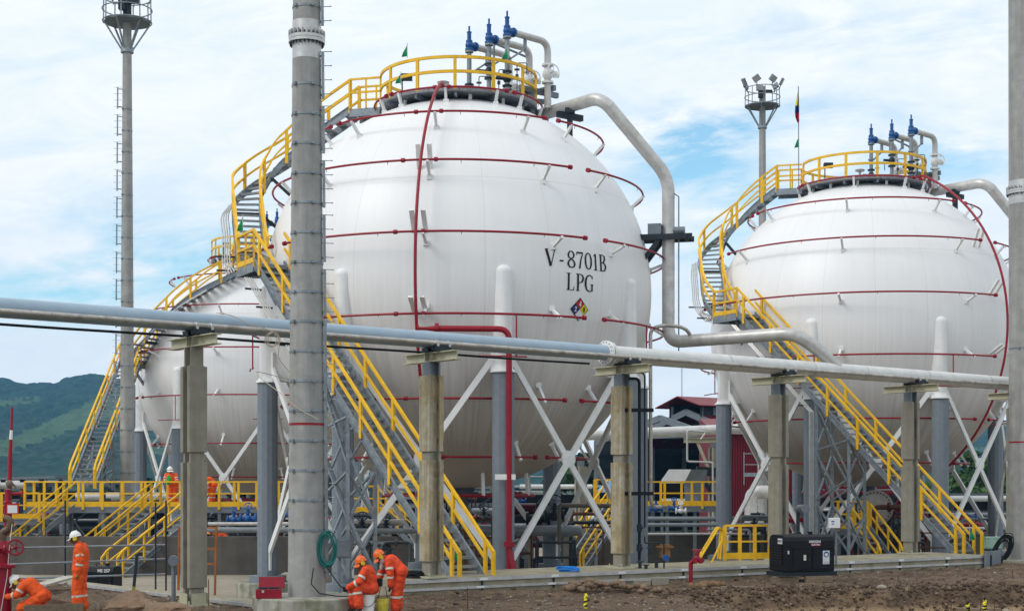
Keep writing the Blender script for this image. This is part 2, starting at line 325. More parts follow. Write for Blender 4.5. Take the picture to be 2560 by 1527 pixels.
# serif capitals and figures as pen strokes: (points, half width at each point)
TK, TN = .075, .028
GL = {
 'V': (.62, [([(.04, 1), (.30, .0)], [TK, TK]), ([(.58, 1), (.31, .0)], [TN, TN]), ([(-.04, .985), (.17, .985)], [.018]*2), ([(.47, .985), (.66, .985)], [.018]*2)]),
 '-': (.34, [([(.03, .36), (.29, .36)], [.045, .045])]),
 '8': (.52, [([(.26, .52), (.09, .62), (.06, .78), (.14, .94), (.26, .985), (.38, .94), (.45, .78), (.41, .64), (.26, .52), (.09, .40), (.03, .23), (.11, .06), (.26, .012), (.42, .06), (.49, .23), (.42, .40), (.26, .52)],
        [TN, .045, .055, .04, TN, .04, .055, .045, .04, .045, .062, .045, TN, .045, .062, .045, TN])]),
 '7': (.50, [([(.03, .94), (.48, .94)], [.05, .05]), ([(.03, .97), (.03, .78)], [.02, .02]), ([(.47, .94), (.30, .50), (.20, .0)], [.03, .045, .06])]),
 '0': (.52, [([(.26, .985), (.12, .90), (.05, .66), (.05, .34), (.12, .10), (.26, .012), (.40, .10), (.47, .34), (.47, .66), (.40, .90), (.26, .985)],
        [TN, .045, .06, .06, .045, TN, .045, .06, .06, .045, TN])]),
 '1': (.40, [([(.20, .99), (.20, .0)], [.06, .06]), ([(.05, .84), (.20, .97)], [.025, .03]), ([(.04, .015), (.36, .015)], [.018, .018])]),
 'B': (.58, [([(.13, 1), (.13, 0)], [TK*.85]*2), ([(.0, .982), (.30, .982), (.44, .90), (.46, .76), (.40, .60), (.28, .53), (.13, .53)], [.02, .025, .05, .065, .05, .025, .02]),
        ([(.28, .53), (.46, .44), (.52, .27), (.45, .08), (.28, .018), (.0, .018)], [.025, .05, .068, .05, .025, .02])]),
 'L': (.56, [([(.15, 1), (.15, 0)], [TK*.85]*2), ([(.0, .985), (.30, .985)], [.018]*2), ([(.0, .018), (.50, .018)], [.02]*2), ([(.50, .0), (.53, .24)], [.03, .015])]),
 'P': (.56, [([(.15, 1), (.15, 0)], [TK*.85]*2), ([(.0, .982), (.32, .982), (.48, .90), (.52, .74), (.46, .57), (.32, .48), (.15, .47)], [.02, .025, .05, .068, .05, .025, .02]), ([(.02, .015), (.29, .015)], [.018]*2)]),
 'G': (.66, [([(.56, .78), (.50, .92), (.34, .985), (.16, .90), (.06, .68), (.05, .36), (.14, .12), (.34, .015), (.50, .06), (.57, .14)], [.015, .03, .03, .05, .07, .07, .05, .03, .03, .04]),
        ([(.56, .96), (.56, .74)], [.015, .02]), ([(.55, .44), (.55, .04)], [.055, .055]), ([(.40, .44), (.66, .44)], [.018]*2)]),
}
def letters(mb, txt, C, az, el, h, squeeze, lift=.012):
    tot = sum(GL[c][0]+.10 if c != ' ' else .12 for c in txt)-.10; x = -tot/2
    for c in txt:
        if c == ' ': x += .12; continue
        wd, strokes = GL[c]
        for pts, hw in strokes:
            q = []
            for i in range(len(pts)-1):
                for k in range(4): t = k/4; q.append((pts[i][0]*(1-t)+pts[i+1][0]*t, pts[i][1]*(1-t)+pts[i+1][1]*t, hw[i]*(1-t)+hw[i+1]*t))
            q.append((pts[-1][0], pts[-1][1], hw[-1]))
            vs = []
            for i, (a, b, hh) in enumerate(q):
                a0, b0, _ = q[max(i-1, 0)]; a1, b1, _ = q[min(i+1, len(q)-1)]; dx, dy = a1-a0, b1-b0; l = sqrt(dx*dx+dy*dy) or 1
                nx, ny = -dy/l, dx/l
                for s_ in (-1, 1):
                    vs.append(glyph_map(C, az, el, (x+a+nx*hh*s_)*h*squeeze, (b+ny*hh*s_-.5)*h, R6+lift+random.random()*.002))
            mb.add(vs, [(2*i, 2*i+1, 2*i+3, 2*i+2) for i in range(len(q)-1)])
        x += wd+.10
BD = {'4': [[(.36, 0), (.36, 1)], [(.40, 1), (.02, .30)], [(.0, .27), (.52, .27)]], '2': [[(.03, .76), (.14, .93), (.30, .95), (.42, .82), (.40, .62), (.05, .06)], [(.03, .07), (.48, .07)]],
      '0': [[(.25, .95), (.09, .78), (.07, .25), (.25, .05), (.43, .25), (.43, .78), (.25, .95)]]}
M_INK = mat('black_letter_paint', (.012, .012, .014), .6, var=.1)
M_NR, M_NB, M_NY, M_NW = [mat('placard_'+n, c, .5, var=.05) for n, c in (('red', (.42, .01, .015)), ('blue', (.012, .02, .14)), ('yellow', (.60, .52, .01)), ('white', (.62, .64, .66)))]
def placard(C, az, el, half, parent):
    def q(u, v, lift): return glyph_map(C, az, el, u, v, R6+lift)
    mb = MB(); b = half*1.09
    mb.add([q(0, b, .02), q(b, 0, .02), q(0, -b, .02), q(-b, 0, .02)], [(0, 1, 2, 3)])
    base = KB(mb, 'hazard_placard', M_INK, parent)
    k = half/2
    for n, (u, v), m in (('red_field', (0, k), M_NR), ('blue_field', (-k, 0), M_NB), ('yellow_field', (k, 0), M_NY), ('white_field', (0, -k), M_NW)):
        e = k*.985; mb = MB(); mb.add([q(u, v+e, .026), q(u+e, v, .026), q(u, v-e, .026), q(u-e, v, .026)], [(0, 1, 2, 3)]); KB(mb, n, m, base)
    for ch, (u, v), mi in (('4', (0, k), M_NW), ('2', (-k, 0), M_NW), ('0', (k, 0), M_INK)):
        mb = MB()
        for st in BD[ch]:
            h = half*.46; W = .085
            for i in range(len(st)-1):
                (a0, b0), (a1, b1) = st[i], st[i+1]; l = sqrt((a1-a0)**2+(b1-b0)**2); ux, uy = (a1-a0)/l*W*.6, (b1-b0)/l*W*.6; nx, ny = -(b1-b0)/l*W, (a1-a0)/l*W
                pts = [(a0-ux+nx, b0-uy+ny), (a0-ux-nx, b0-uy-ny), (a1+ux-nx, b1+uy-ny), (a1+ux+nx, b1+uy+ny)]
                mb.add([q(u+(a-.25)*h, v+(b_-.5)*h, .032+i*.0008) for a, b_ in pts], [(0, 1, 2, 3)])
        KB(mb, 'number', mi, base)
def storage_sphere(C, label, az_riser, gap0, arcs=None, letters_at=None, feed=None, vis=(-125, 125), nm=0):
    dz0 = C.z-8.56
    base = K((C.x, C.y, FLOOR6+dz0))
    t = thing('storage_sphere', label, 'gas sphere', base, 'spherical gas tanks')
    def B(mb, *a, **k): return KB(mb, *a, **k)
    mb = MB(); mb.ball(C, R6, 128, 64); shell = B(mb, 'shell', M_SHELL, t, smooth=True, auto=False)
    # legs
    rho = 5.916; ang = [radians(14+45*k) for k in range(8)]
    hi, lo = 6.18+dz0, .66+dz0; jz = 5.81+dz0
    for i, a in enumerate(ang):
        d = dirv(a); p = C+d*rho; tn = V((-d.y, d.x, 0))
        mb = MB(); r = .243; poly = []
        for k in range(13):
            th = -pi/2+pi*k/12; q = d*(r*cos(th))+tn*(r*sin(th)); poly.append((q.x, q.y))
        poly += [(tn*r-d*.75)[:2], (-tn*r-d*.75)[:2]]
        mb.prism(poly, jz, C.z-.04, (p.x, p.y))
        for k in range(6):                                         # rounded cap
            z0 = C.z-.04+.2*sin(k*pi/12); s0, s1 = cos(k*pi/12), cos((k+1)*pi/12); z1 = C.z-.04+.2*sin((k+1)*pi/12)
            n = 13; vs = [(p.x+poly[j][0]*s0, p.y+poly[j][1]*s0, z0) for j in range(n)]+[(p.x+poly[j][0]*s1, p.y+poly[j][1]*s1, z1) for j in range(n)]
            mb.add(vs, [(j, j+1, n+j+1, n+j) for j in range(n-1)])
        leg = B(mb, 'support_leg', M_WHITE, t, smooth=True)
        mb = MB(); mb.lathe([(.25, jz+.16), (.27, jz+.06), (.355, jz-.015), (.355, jz-.05), (.28, jz-.045)], (p.x, p.y, 0), 28); B(mb, 'rain_collar', M_WHITE, leg, smooth=True)
        mb = MB(); mb.prism([(.305*cos(2*pi*k/12+.1), .305*sin(2*pi*k/12+.1)) for k in range(12)], -.06+dz0, jz-.03, (p.x, p.y)); B(mb, 'fireproofing', M_LEG, leg, bev=.012)
        mb = MB(); mb.cyl((p.x, p.y, -.25+dz0), (p.x, p.y, -.055+dz0), .56, seg=32); B(mb, 'base_ring', M_LEG, leg, smooth=True)
        mb = MB(); mb.prism([(.98*cos(2*pi*k/8+.39), .98*sin(2*pi*k/8+.39)) for k in range(8)], FLOOR6-.3+dz0, -.25+dz0, (p.x, p.y)); B(mb, 'pedestal', M_MOSS, leg, bev=.03)
    # X braces
    for i in range(8):
        p0, p1 = C+dirv(ang[i])*(rho+.02), C+dirv(ang[(i+1) % 8])*(rho+.02); u = (p1-p0).normalized(); n = V((u.y, -u.x, 0))
        if n.dot((p0+p1)/2-C) < 0: n = -n
        off = .27
        for k, (za, zb) in enumerate(((hi, lo), (lo, hi))):
            a, b = V((*(p0+u*off)[:2], za)), V((*(p1-u*off)[:2], zb)); sh = n*(.05 if k else -.05)
            mb = MB(); mb.bar(a+sh, b+sh, .085, .165, up=n.cross((b-a).normalized()))
            for e, s_ in ((a, 1), (b, -1)):                       # gusset at each leg
                zz = e.z; low = zz < 3
                g = e-u*s_*.05+sh; mb.bar(g+V((0, 0, -.55 if low else -.42)), g+V((0, 0, .15 if low else .5)), .24, .07, up=n)
            B(mb, 'cross_brace', M_WHITE, t)
        m = V((*((p0+p1)/2)[:2], (hi+lo)/2)); mb = MB(); mb.cyl(m-n*.03, m+n*.03, .24, seg=28); B(mb, 'brace_hub', M_WHITE, t, smooth=True)
    # spray rings: four arcs each, blind flanges at their ends, brackets to the shell
    def ring(dz, r, rad, first=True, brk=True):
        for a0, a1 in (arcs or [(gap0+3.5+90*q, gap0+86.5+90*q) for q in range(4)]):
            a0, a1 = radians(a0), radians(a1)
            pts = arcpts(C, r, a0, a1, 36, C.z+dz); mb = MB(); mb.tube(pts, rad, 8)
            for e, f in ((0, 1), (-1, -2)):
                d = (pts[e]-pts[f]).normalized(); mb.cyl(pts[e]-d*.03, pts[e]+d*.06, rad*2.0, seg=12)
            am = az_riser
            if a0 < am < a1:
                for s_ in (-1, 1):
                    i = int((am-a0)/(a1-a0)*36+s_*(1.4+.4*5/r)); i = max(1, min(35, i)); d = (pts[i+1]-pts[i-1]).normalized(); mb.cyl(pts[i]-d*.05, pts[i]+d*.05, rad*1.9, seg=10)
            for k in range(4, 36, 9):                              # little spray nozzles
                mb.cyl(pts[k], pts[k]-V((0, 0, .08))+(C-pts[k]).normalized()*.04, .008, seg=6)
            ob = B(mb, 'spray_ring', M_RED, t, smooth=True)
            if not brk: continue
            for k in (3, 18, 33):
                am_ = math.degrees(a0+(a1-a0)*k/36); am_ = (am_+180) % 360-180
                if not vis[0] < am_ < vis[1]: continue
                p = pts[k]; d = dirv(a0+(a1-a0)*k/36); low = dz < -1
                sz = dz+(.42 if low else -.42)*(.6 if abs(dz) < 3 else 1); sr = sqrt(max(.2, 36-sz*sz)) if abs(sz) < 5.95 else 1.0
                foot = C+d*(sr-.04)+V((0, 0, sz)); mb = MB(); mb.bar(foot, p+(p-foot).normalized()*.05+V((0, 0, -rad-.03)), .075, .075, up=d)
                mb.box(foot+d*.02, (.16, .16, .14)); B(mb, 'bracket', M_WHITE, ob)
    for k, (dz, r) in enumerate(RINGS): ring(dz, r, .033)
    ring(5.86, 2.62, .033)
    bz = -6.2; ring(bz, 2.35, .055, brk=False)
    for k in range(8):
        a = radians(20+45*k); p = C+dirv(a)*2.3; mb = MB(); mb.bar(p+V((0, 0, -5.4)), C+dirv(a)*2.38+V((0, 0, bz)), .09, .09, up=dirv(a)); B(mb, 'hanger', M_WHITE, t)
    # riser over the meridian, from the crown to the bottom ring
    pts = [C+dirv(az_riser)*(6.58*cos(e))+V((0, 0, 6.58*sin(e))) for e in [radians(64-124*k/40) for k in range(41)]]
    mb = MB(); mb.tube([C+dirv(az_riser)*2.62+V((0, 0, 5.9))]+pts, .045, 10); i = 30; B(mb, 'riser_pipe', M_RED, t, smooth=True)
    for e in (14, -7, 33):
        d = dirv(az_riser); tn = V((-d.y, d.x, 0)); e = radians(e); q = C+d*(6.5*cos(e))+V((0, 0, 6.5*sin(e))); f = C+d*(5.98*cos(e-.07))+V((0, 0, 5.98*sin(e-.07)))
        for s_ in (-1, 1): mb = MB(); mb.bar(q+tn*.16*s_, f+tn*.16*s_, .07, .13, up=tn); B(mb, 'bracket', M_WHITE, t)
    if feed:
        mb = MB(); mb.tube(feed[0], .045, 10); mb.cyl(feed[0][0], feed[0][0]+V((.05, 0, 0)), .09); a = feed[1]; mb.tube([a[0], a[1]], [.05, .085], 12); mb.tube(bend(a[1:], .3), .082, 14)
        mb.cyl(feed[0][-1]-V((.04, 0, 0)), feed[0][-1]+V((.04, 0, 0)), .11); mb.cyl(a[1]-V((.05, 0, 0)), a[1]+V((.05, 0, 0)), .15)
        e = a[-1]; mb.cyl(V((e.x, e.y, 6.36)), V((e.x, e.y, 6.52)), .13); mb.cyl(V((e.x, e.y, 1.02)), V((e.x, e.y, 1.16)), .15, seg=16)
        B(mb, 'feed_pipe', M_RED, t, smooth=True)
        mb = MB(); mb.tube([V((e.x, e.y, 1.0)), V((e.x+.03, e.y-.02, .72)), V((e.x+.14, e.y-.1, .42))], .1, 12); B(mb, 'feed_foot', M_BRED, t, smooth=True)
        mb = MB(); mb.box((e.x-.1, e.y+.03, 2.9), (.56, .16, .15)); B(mb, 'pipe_clamp', M_WHITE, t, bev=.01)
    # small-bore red drops beside two legs
    for a in (14, -31, 14+45, -76):
        d = dirv(radians(a)); p = C+d*6.3; tn = V((-d.y, d.x, 0)); dz, r = RINGS[3]
        q = C+d*r+tn*.25; z0 = C.z+dz; z1 = z0-1.15
        mb = MB(); mb.tube([V((q.x, q.y, z0)), V((q.x, q.y, z1))], .022, 6); mb.tube([V((q.x, q.y, z1))-tn*.2+d*.05, V((q.x, q.y, z1))-tn*1.1+d*.0], .022, 6); mb.tube([V((q.x, q.y, z1))+tn*.3, V((q.x, q.y, z1))-tn*.2], .022, 6); B(mb, 'drop_pipe', M_RED, t)
    # bottom nozzle
    mb = MB(); mb.lathe([(.5, C.z-5.9), (.5, C.z-6.1), (.62, C.z-6.1), (.62, C.z-6.2), (.3, C.z-6.2), (.3, C.z-6.9)], (C.x, C.y, 0), 24); B(mb, 'bottom_nozzle', M_PIPED, t, smooth=True)
    # crown platform
    def W(x, y, z): return C+V((x, y, z-8.56))
    zc = 14.44; tp = MB(); tp.lathe([(.95, zc-.09), (2.46, zc-.09), (2.46, zc+.06), (2.40, zc+.06), (2.40, zc), (.95, zc)], (C.x, C.y, dz0), 48); deck = B(tp, 'crown_platform', M_TREAD, t)
    mb = MB()
    for k in range(12):
        d = dirv(2*pi*k/12); mb.bar(C+d*.9+V((0, 0, zc-.16-8.56)), C+d*2.42+V((0, 0, zc-.16-8.56)), .08, .14)
    mb.lathe([(1.55, zc-.5), (1.62, zc-.5), (1.62, zc-.1), (1.55, zc-.1)], (C.x, C.y, dz0), 40); B(mb, 'deck_frame', M_GSTEEL, deck)
    for k in range(12):
        d = dirv(2*pi*k/12+.2); q = C+d*2.1; zz = sqrt(36-2.1**2); mb = MB(); mb.bar(q+V((0, 0, zz-.03)), q+V((0, 0, zc-.1-8.56)), .10, .06, up=d); B(mb, 'deck_post', M_WHITE, deck)
    a0, a1 = radians(-84), radians(250)
    for zz, nme in ((15.36, 'top_rail'), (14.93, 'mid_rail')):
        pts = arcpts(C, 2.43, a0, a1, 60, zz+dz0); lf = [(p-V((C.x, C.y, p.z))).normalized() for p in pts]; mb = MB(); mb.sweep(pts, lf, 0, .06, .085); B(mb, nme, M_YEL, deck)
    for k in range(13):
        a = a0+(a1-a0)*k/12; p = C+dirv(a)*2.43; mb = MB(); mb.bar(V((p.x, p.y, zc-.04+dz0)), V((p.x, p.y, 15.35+dz0)), .095, .06, up=dirv(a)); B(mb, 'rail_post', M_YEL, deck)
    # relief valves with their tail pipes
    for k, (rx, ry) in enumerate(((.33, 0.0), (.96, -.75), (1.52, -1.5))):
        q = W(rx, ry, 14.4); z = lambda h: V((q.x, q.y, h+dz0)); od = V((.73, .68, 0)); L_ = 1.72
        mb = MB(); mb.cyl(z(16.28), z(16.50), .10, seg=16); mb.ball(z(16.40), .125, 14, 8); mb.cyl(z(16.49), z(16.55), .105); mb.cyl(z(16.52), z(16.80), .066, seg=12); mb.cyl(z(16.79), z(16.82), .078, seg=12); mb.cyl(z(16.82), z(17.0), .03, seg=8)
        mb.tube([z(16.42), z(16.40)+od*.26], .11, 14); mb.cyl(z(16.40)+od*.22, z(16.40)+od*.28, .145, seg=16); mb.cyl(z(16.24), z(16.30), .13, seg=16)
        rv = B(mb, 'relief_valve', M_BLUE, t, smooth=True)
        mb = MB(); mb.cyl(z(14.4), z(16.15), .074, seg=12); mb.cyl(z(16.17), z(16.23), .13, seg=16); mb.cyl(z(15.55), z(15.6), .12); mb.cyl(z(14.62), z(14.66), .14); B(mb, 'inlet_pipe', M_PIPEG, rv, smooth=True)
        zz = 15.38 if k == 1 else 14.95
        mb = MB(); mb.ball(z(zz), .13, 12, 8, (1, 1, 1.1)); mb.cyl(z(zz-.24), z(zz-.19), .145, seg=16); mb.cyl(z(zz+.19), z(zz+.24), .145, seg=16); mb.cyl(z(zz), z(zz)+V((-.34, -.1, 0)), .05, seg=8); B(mb, 'inlet_valve', M_DSTEEL, rv, smooth=True)
        e = z(16.40)+od*L_; mb = MB(); mb.tube(bend([z(16.40)+od*.28, e, V((e.x, e.y, 14.5+dz0)), V((e.x, e.y, 14.36+dz0))], .34, 8), .105, 14); B(mb, 'tail_pipe', M_SILV, rv, smooth=True)
        h = V((e.x, e.y, 15.42+dz0)); mb = MB(); mb.ball(h, .17, 14, 8, (1, 1, 1.2)); mb.cyl(h+V((0, 0, .24)), h+V((0, 0, .30)), .185, seg=16); mb.cyl(h-V((0, 0, .30)), h-V((0, 0, .24)), .185, seg=16)
        wn = V((.55, -.8, .1)).normalized(); wc = h+wn*.3; mb.cyl(h, wc, .04, seg=8); M3 = V((0, 0, 1)).rotation_difference(wn).to_matrix()
        rim = [wc+M3 @ V((.21*cos(2*pi*j/18), .21*sin(2*pi*j/18), 0)) for j in range(19)]; mb.tube(rim, .02, 6, False)
        for j in range(3): a = 2*pi*j/3; mb.cyl(wc, wc+M3 @ V((.21*cos(a), .21*sin(a), 0)), .014, seg=6)
        mb.cyl(h, h+V((.34, .1, 0)), .1, seg=12); B(mb, 'gate_valve', M_WHITE, rv, smooth=True)
        mb = MB(); mb.bar(z(16.0)+od*.75, z(15.6)+od*.16, .05, .05); mb.bar(z(16.30)+od*.75, z(15.95)+od*.75, .12, .04, up=od); B(mb, 'pipe_stay', M_GALV, rv)
        mb = MB(); o2 = V((.3, .25, 0)); mb.tube(bend([z(14.5)+o2, z(15.5)+o2, z(15.5)+o2+V((.3, 0, 0)), z(15.2)+o2+V((.3, 0, 0))], .05, 3), .016, 6); mb.cyl(z(15.3)+o2-V((.08, 0, 0)), z(15.3)+o2+V((.08, 0, 0)), .035, seg=8); mb.cyl(z(15.05)+o2, z(15.15)+o2, .05, seg=8); B(mb, 'gauge_line', M_PIPED, rv)
    # bleed line across the tail pipes, deck collector, steel frame that carries them
    mb = MB(); a = W(1.1, .1, 16.45); b = W(2.2, 1.2, 16.35); mb.tube(bend([a-V((0, 0, .6)), a+V((0, 0, .05)), b, b-V((0, 0, 1.5))], .15), .035, 8); mb.cyl(b-V((0, 0, 1.45)), b-V((0, 0, 1.2)), .1, seg=10); mb.cyl(b-V((0, 0, .75)), b-V((0, 0, .68)), .07, seg=8); B(mb, 'bleed_line', M_GSTEEL, t, smooth=True)
    mb = MB()
    for x, y in ((2.3, -.35), (2.75, .35), (1.3, 1.2)):
        f = W(x, y, 8.56); rr = V((x, y, 0)).length; f.z = C.z+sqrt(36-rr*rr); mb.bar(f, W(x, y, 15.0), .14, .14)
    mb.bar(W(1.2, 1.35, 15.0), W(3.0, -.3, 15.0), .12, .16); mb.bar(W(1.7, .5, 14.85), W(2.9, .9, 14.85), .12, .14); mb.bar(W(1.9, -.7, 14.9), W(3.1, .3, 14.9), .12, .16); B(mb, 'valve_frame', M_GSTEEL, t)
    mb = MB(); p = W(-1.7, -.9, zc); mb.cyl(p, p+V((0, 0, .75)), .022, seg=8); mb.box(p+V((.14, 0, .72)), (.34, .16, .2)); mb.cyl(p+V((-.05, 0, .72)), p+V((.3, 0, .72)), .09, seg=10); B(mb, 'level_gauge', M_DSTEEL, t)
    mb = MB(); p = W(-.42, -1.3, zc); mb.cyl(p, p+V((0, 0, .42)), .045, seg=10); mb.lathe([(.04, .36), (.17, .40), (.19, .46), (.1, .5), (.0, .51)], p, 16); B(mb, 'vent_cowl', M_SILV, t, smooth=True)
    mb = MB(); p = W(.9, -1.6, zc-.05); q = W(2.2, -.1, zc+.5); mb.tube(bend([p, p+V((.5, .2, .05)), q], .2), .11, 12); B(mb, 'balance_pipe', M_PIPEG, t, smooth=True)
    if letters_at:
        for txt, x, y, h, sq in letters_at:
            az, el = ray_hit(C, R6, x, y); mb = MB(); letters(mb, txt, C, az, el, h, sq); B(mb, 'painted_lettering', M_INK, shell)
        az, el = ray_hit(C, R6, 1448, 773); placard(C, az, el, .30, shell)
    return t
C2, C3, C1 = SPH
storage_sphere(C2, 'largest and nearest white gas sphere, the one with black tank lettering', radians(-8.2), -51.5,
    letters_at=[('V - 8701B', 1446, 650, .475, 1.06), ('LPG', 1451, 706, .475, 1.04)], feed=([P(1043, 821, 40.25), P(1092, 821, 40.25)], [P(1068, 821, 40.25), P(1092, 821, 40.25), V((-.08, 40.4, 6.9)), V((-.08, 40.4, .4))]))
storage_sphere(C3, 'white gas sphere at right, its red riser curving down its right side', radians(37.8), -62, arcs=[(-75, 33.5), (43, 124), (132, 205), (213, 277)])
storage_sphere(C1, 'white gas sphere farthest back at left, half hidden behind the nearest one', radians(140), -55)
# ================================================================== STAIRS
def lefts_of(pts):
    out = []
    for i in range(len(pts)):
        t = pts[min(i+1, len(pts)-1)]-pts[max(i-1, 0)]; t.z = 0
        t = t.normalized() if t.length > 1e-6 else V((0, 1, 0)); out.append(V((-t.y, t.x, 0)))
    return out
def resample(pts, step):
    out = [pts[0]]; acc = 0.0
    for a, b in zip(pts, pts[1:]):
        l = (b-a).length
        if l < 1e-9: continue
        d = step-acc
        while d <= l: out.append(a+(b-a)*(d/l)); d += step
        acc = l-(d-step)
    return out
def flight(t, pts, wd, rise, bld, h=.92, post=1.35, str_h=.24, rails=(1, 1), rs=.075, treads=True, post_first=True, endcap=True):
    """one flight: treads, two channel stringers, two top rails, two mid rails, posts"""
    lf = lefts_of(pts)
    n = max(2, int(round(abs(pts[-1].z-pts[0].z)/rise))); dz = (pts[-1].z-pts[0].z)/n
    if treads:
        for k in range(1, n+1):
            z = pts[0].z+dz*(k-.5)
            for i in range(len(pts)-1):
                if pts[i].z <= z <= pts[i+1].z:
                    u = (z-pts[i].z)/max(1e-6, pts[i+1].z-pts[i].z); p = pts[i].lerp(pts[i+1], u); l = lf[i].lerp(lf[i+1], u).normalized(); f = V((l.y, -l.x, 0))
                    mb = MB(); a = p-l*(wd/2-.02); b = p+l*(wd/2-.02); mb.bar(a, b, .24, .035, up=(0, 0, 1)); mb.bar(a-f*.115+V((0, 0, -.02)), b-f*.115+V((0, 0, -.02)), .02, .06); bld(mb, 'tread', M_TREAD, t); break
    for s in (-1, 1):
        mb = MB(); mb.sweep(pts, lf, s*wd/2, .02, str_h); mb.sweep(pts, lf, s*(wd/2+.03), .06, .018, str_h/2); mb.sweep(pts, lf, s*(wd/2+.03), .06, .018, -str_h/2); bld(mb, 'stringer', M_GALV, t)
        if not rails[0 if s > 0 else 1]: continue
        for hh, nm_, k in ((h, 'handrail', 1), (h*.52, 'mid_rail', .85)):
            mb = MB(); mb.sweep(pts, lf, s*(wd/2+.03), rs*k, rs*k*1.15, hh); bld(mb, nm_, M_YEL, t)
        q = resample(pts, post); q = q if (pts[-1]-q[-1]).length < .5 else q+[pts[-1]]
        for p in q:
            j = min(range(len(pts)), key=lambda i: (pts[i]-p).length); e = p+lf[j]*(s*(wd/2+.03)); mb = MB(); mb.bar(e-V((0, 0, str_h/2)), e+V((0, 0, h)), rs*1.35, rs*.8, up=lf[j]); bld(mb, 'rail_post', M_YEL, t)
        if endcap:
            e = pts[0]+lf[0]*(s*(wd/2+.03)); d = (pts[0]-pts[1]); d.z = 0; d = d.normalized()
            mb = MB(); mb.bar(e+V((0, 0, h)), e+d*.3+V((0, 0, h-.28)), rs*1.1, rs, up=lf[0]); mb.bar(e+d*.3+V((0, 0, h-.25)), e+d*.3+V((0, 0, -.1)), rs*1.35, rs*.8, up=lf[0]); bld(mb, 'handrail', M_YEL, t)
def lattice(t, corners, z0, ztops, bld, name='support_tower', bays=3, wd=.10):
    """braced tower: posts at the corners and crossed diagonals on every side"""
    n = len(corners)
    for c, zt in zip(corners, ztops):
        mb = MB(); mb.bar((c[0], c[1], z0), (c[0], c[1], zt), wd, wd); bld(mb, 'tower_post', M_GALV, t)
    for i in range(n):
        a, b = corners[i], corners[(i+1) % n]; za, zb = ztops[i], ztops[(i+1) % n]
        for k in range(bays):
            f0, f1 = k/bays, (k+1)/bays
            la, ha = z0+(za-z0)*f0, z0+(za-z0)*f1; lb, hb = z0+(zb-z0)*f0, z0+(zb-z0)*f1
            mb = MB(); mb.bar((a[0], a[1], la+.1), (b[0], b[1], hb-.05), wd*.7, wd*.55); mb.bar((a[0], a[1], ha-.05), (b[0], b[1], lb+.1), wd*.7, wd*.55); bld(mb, 'tower_brace', M_GALV, t)
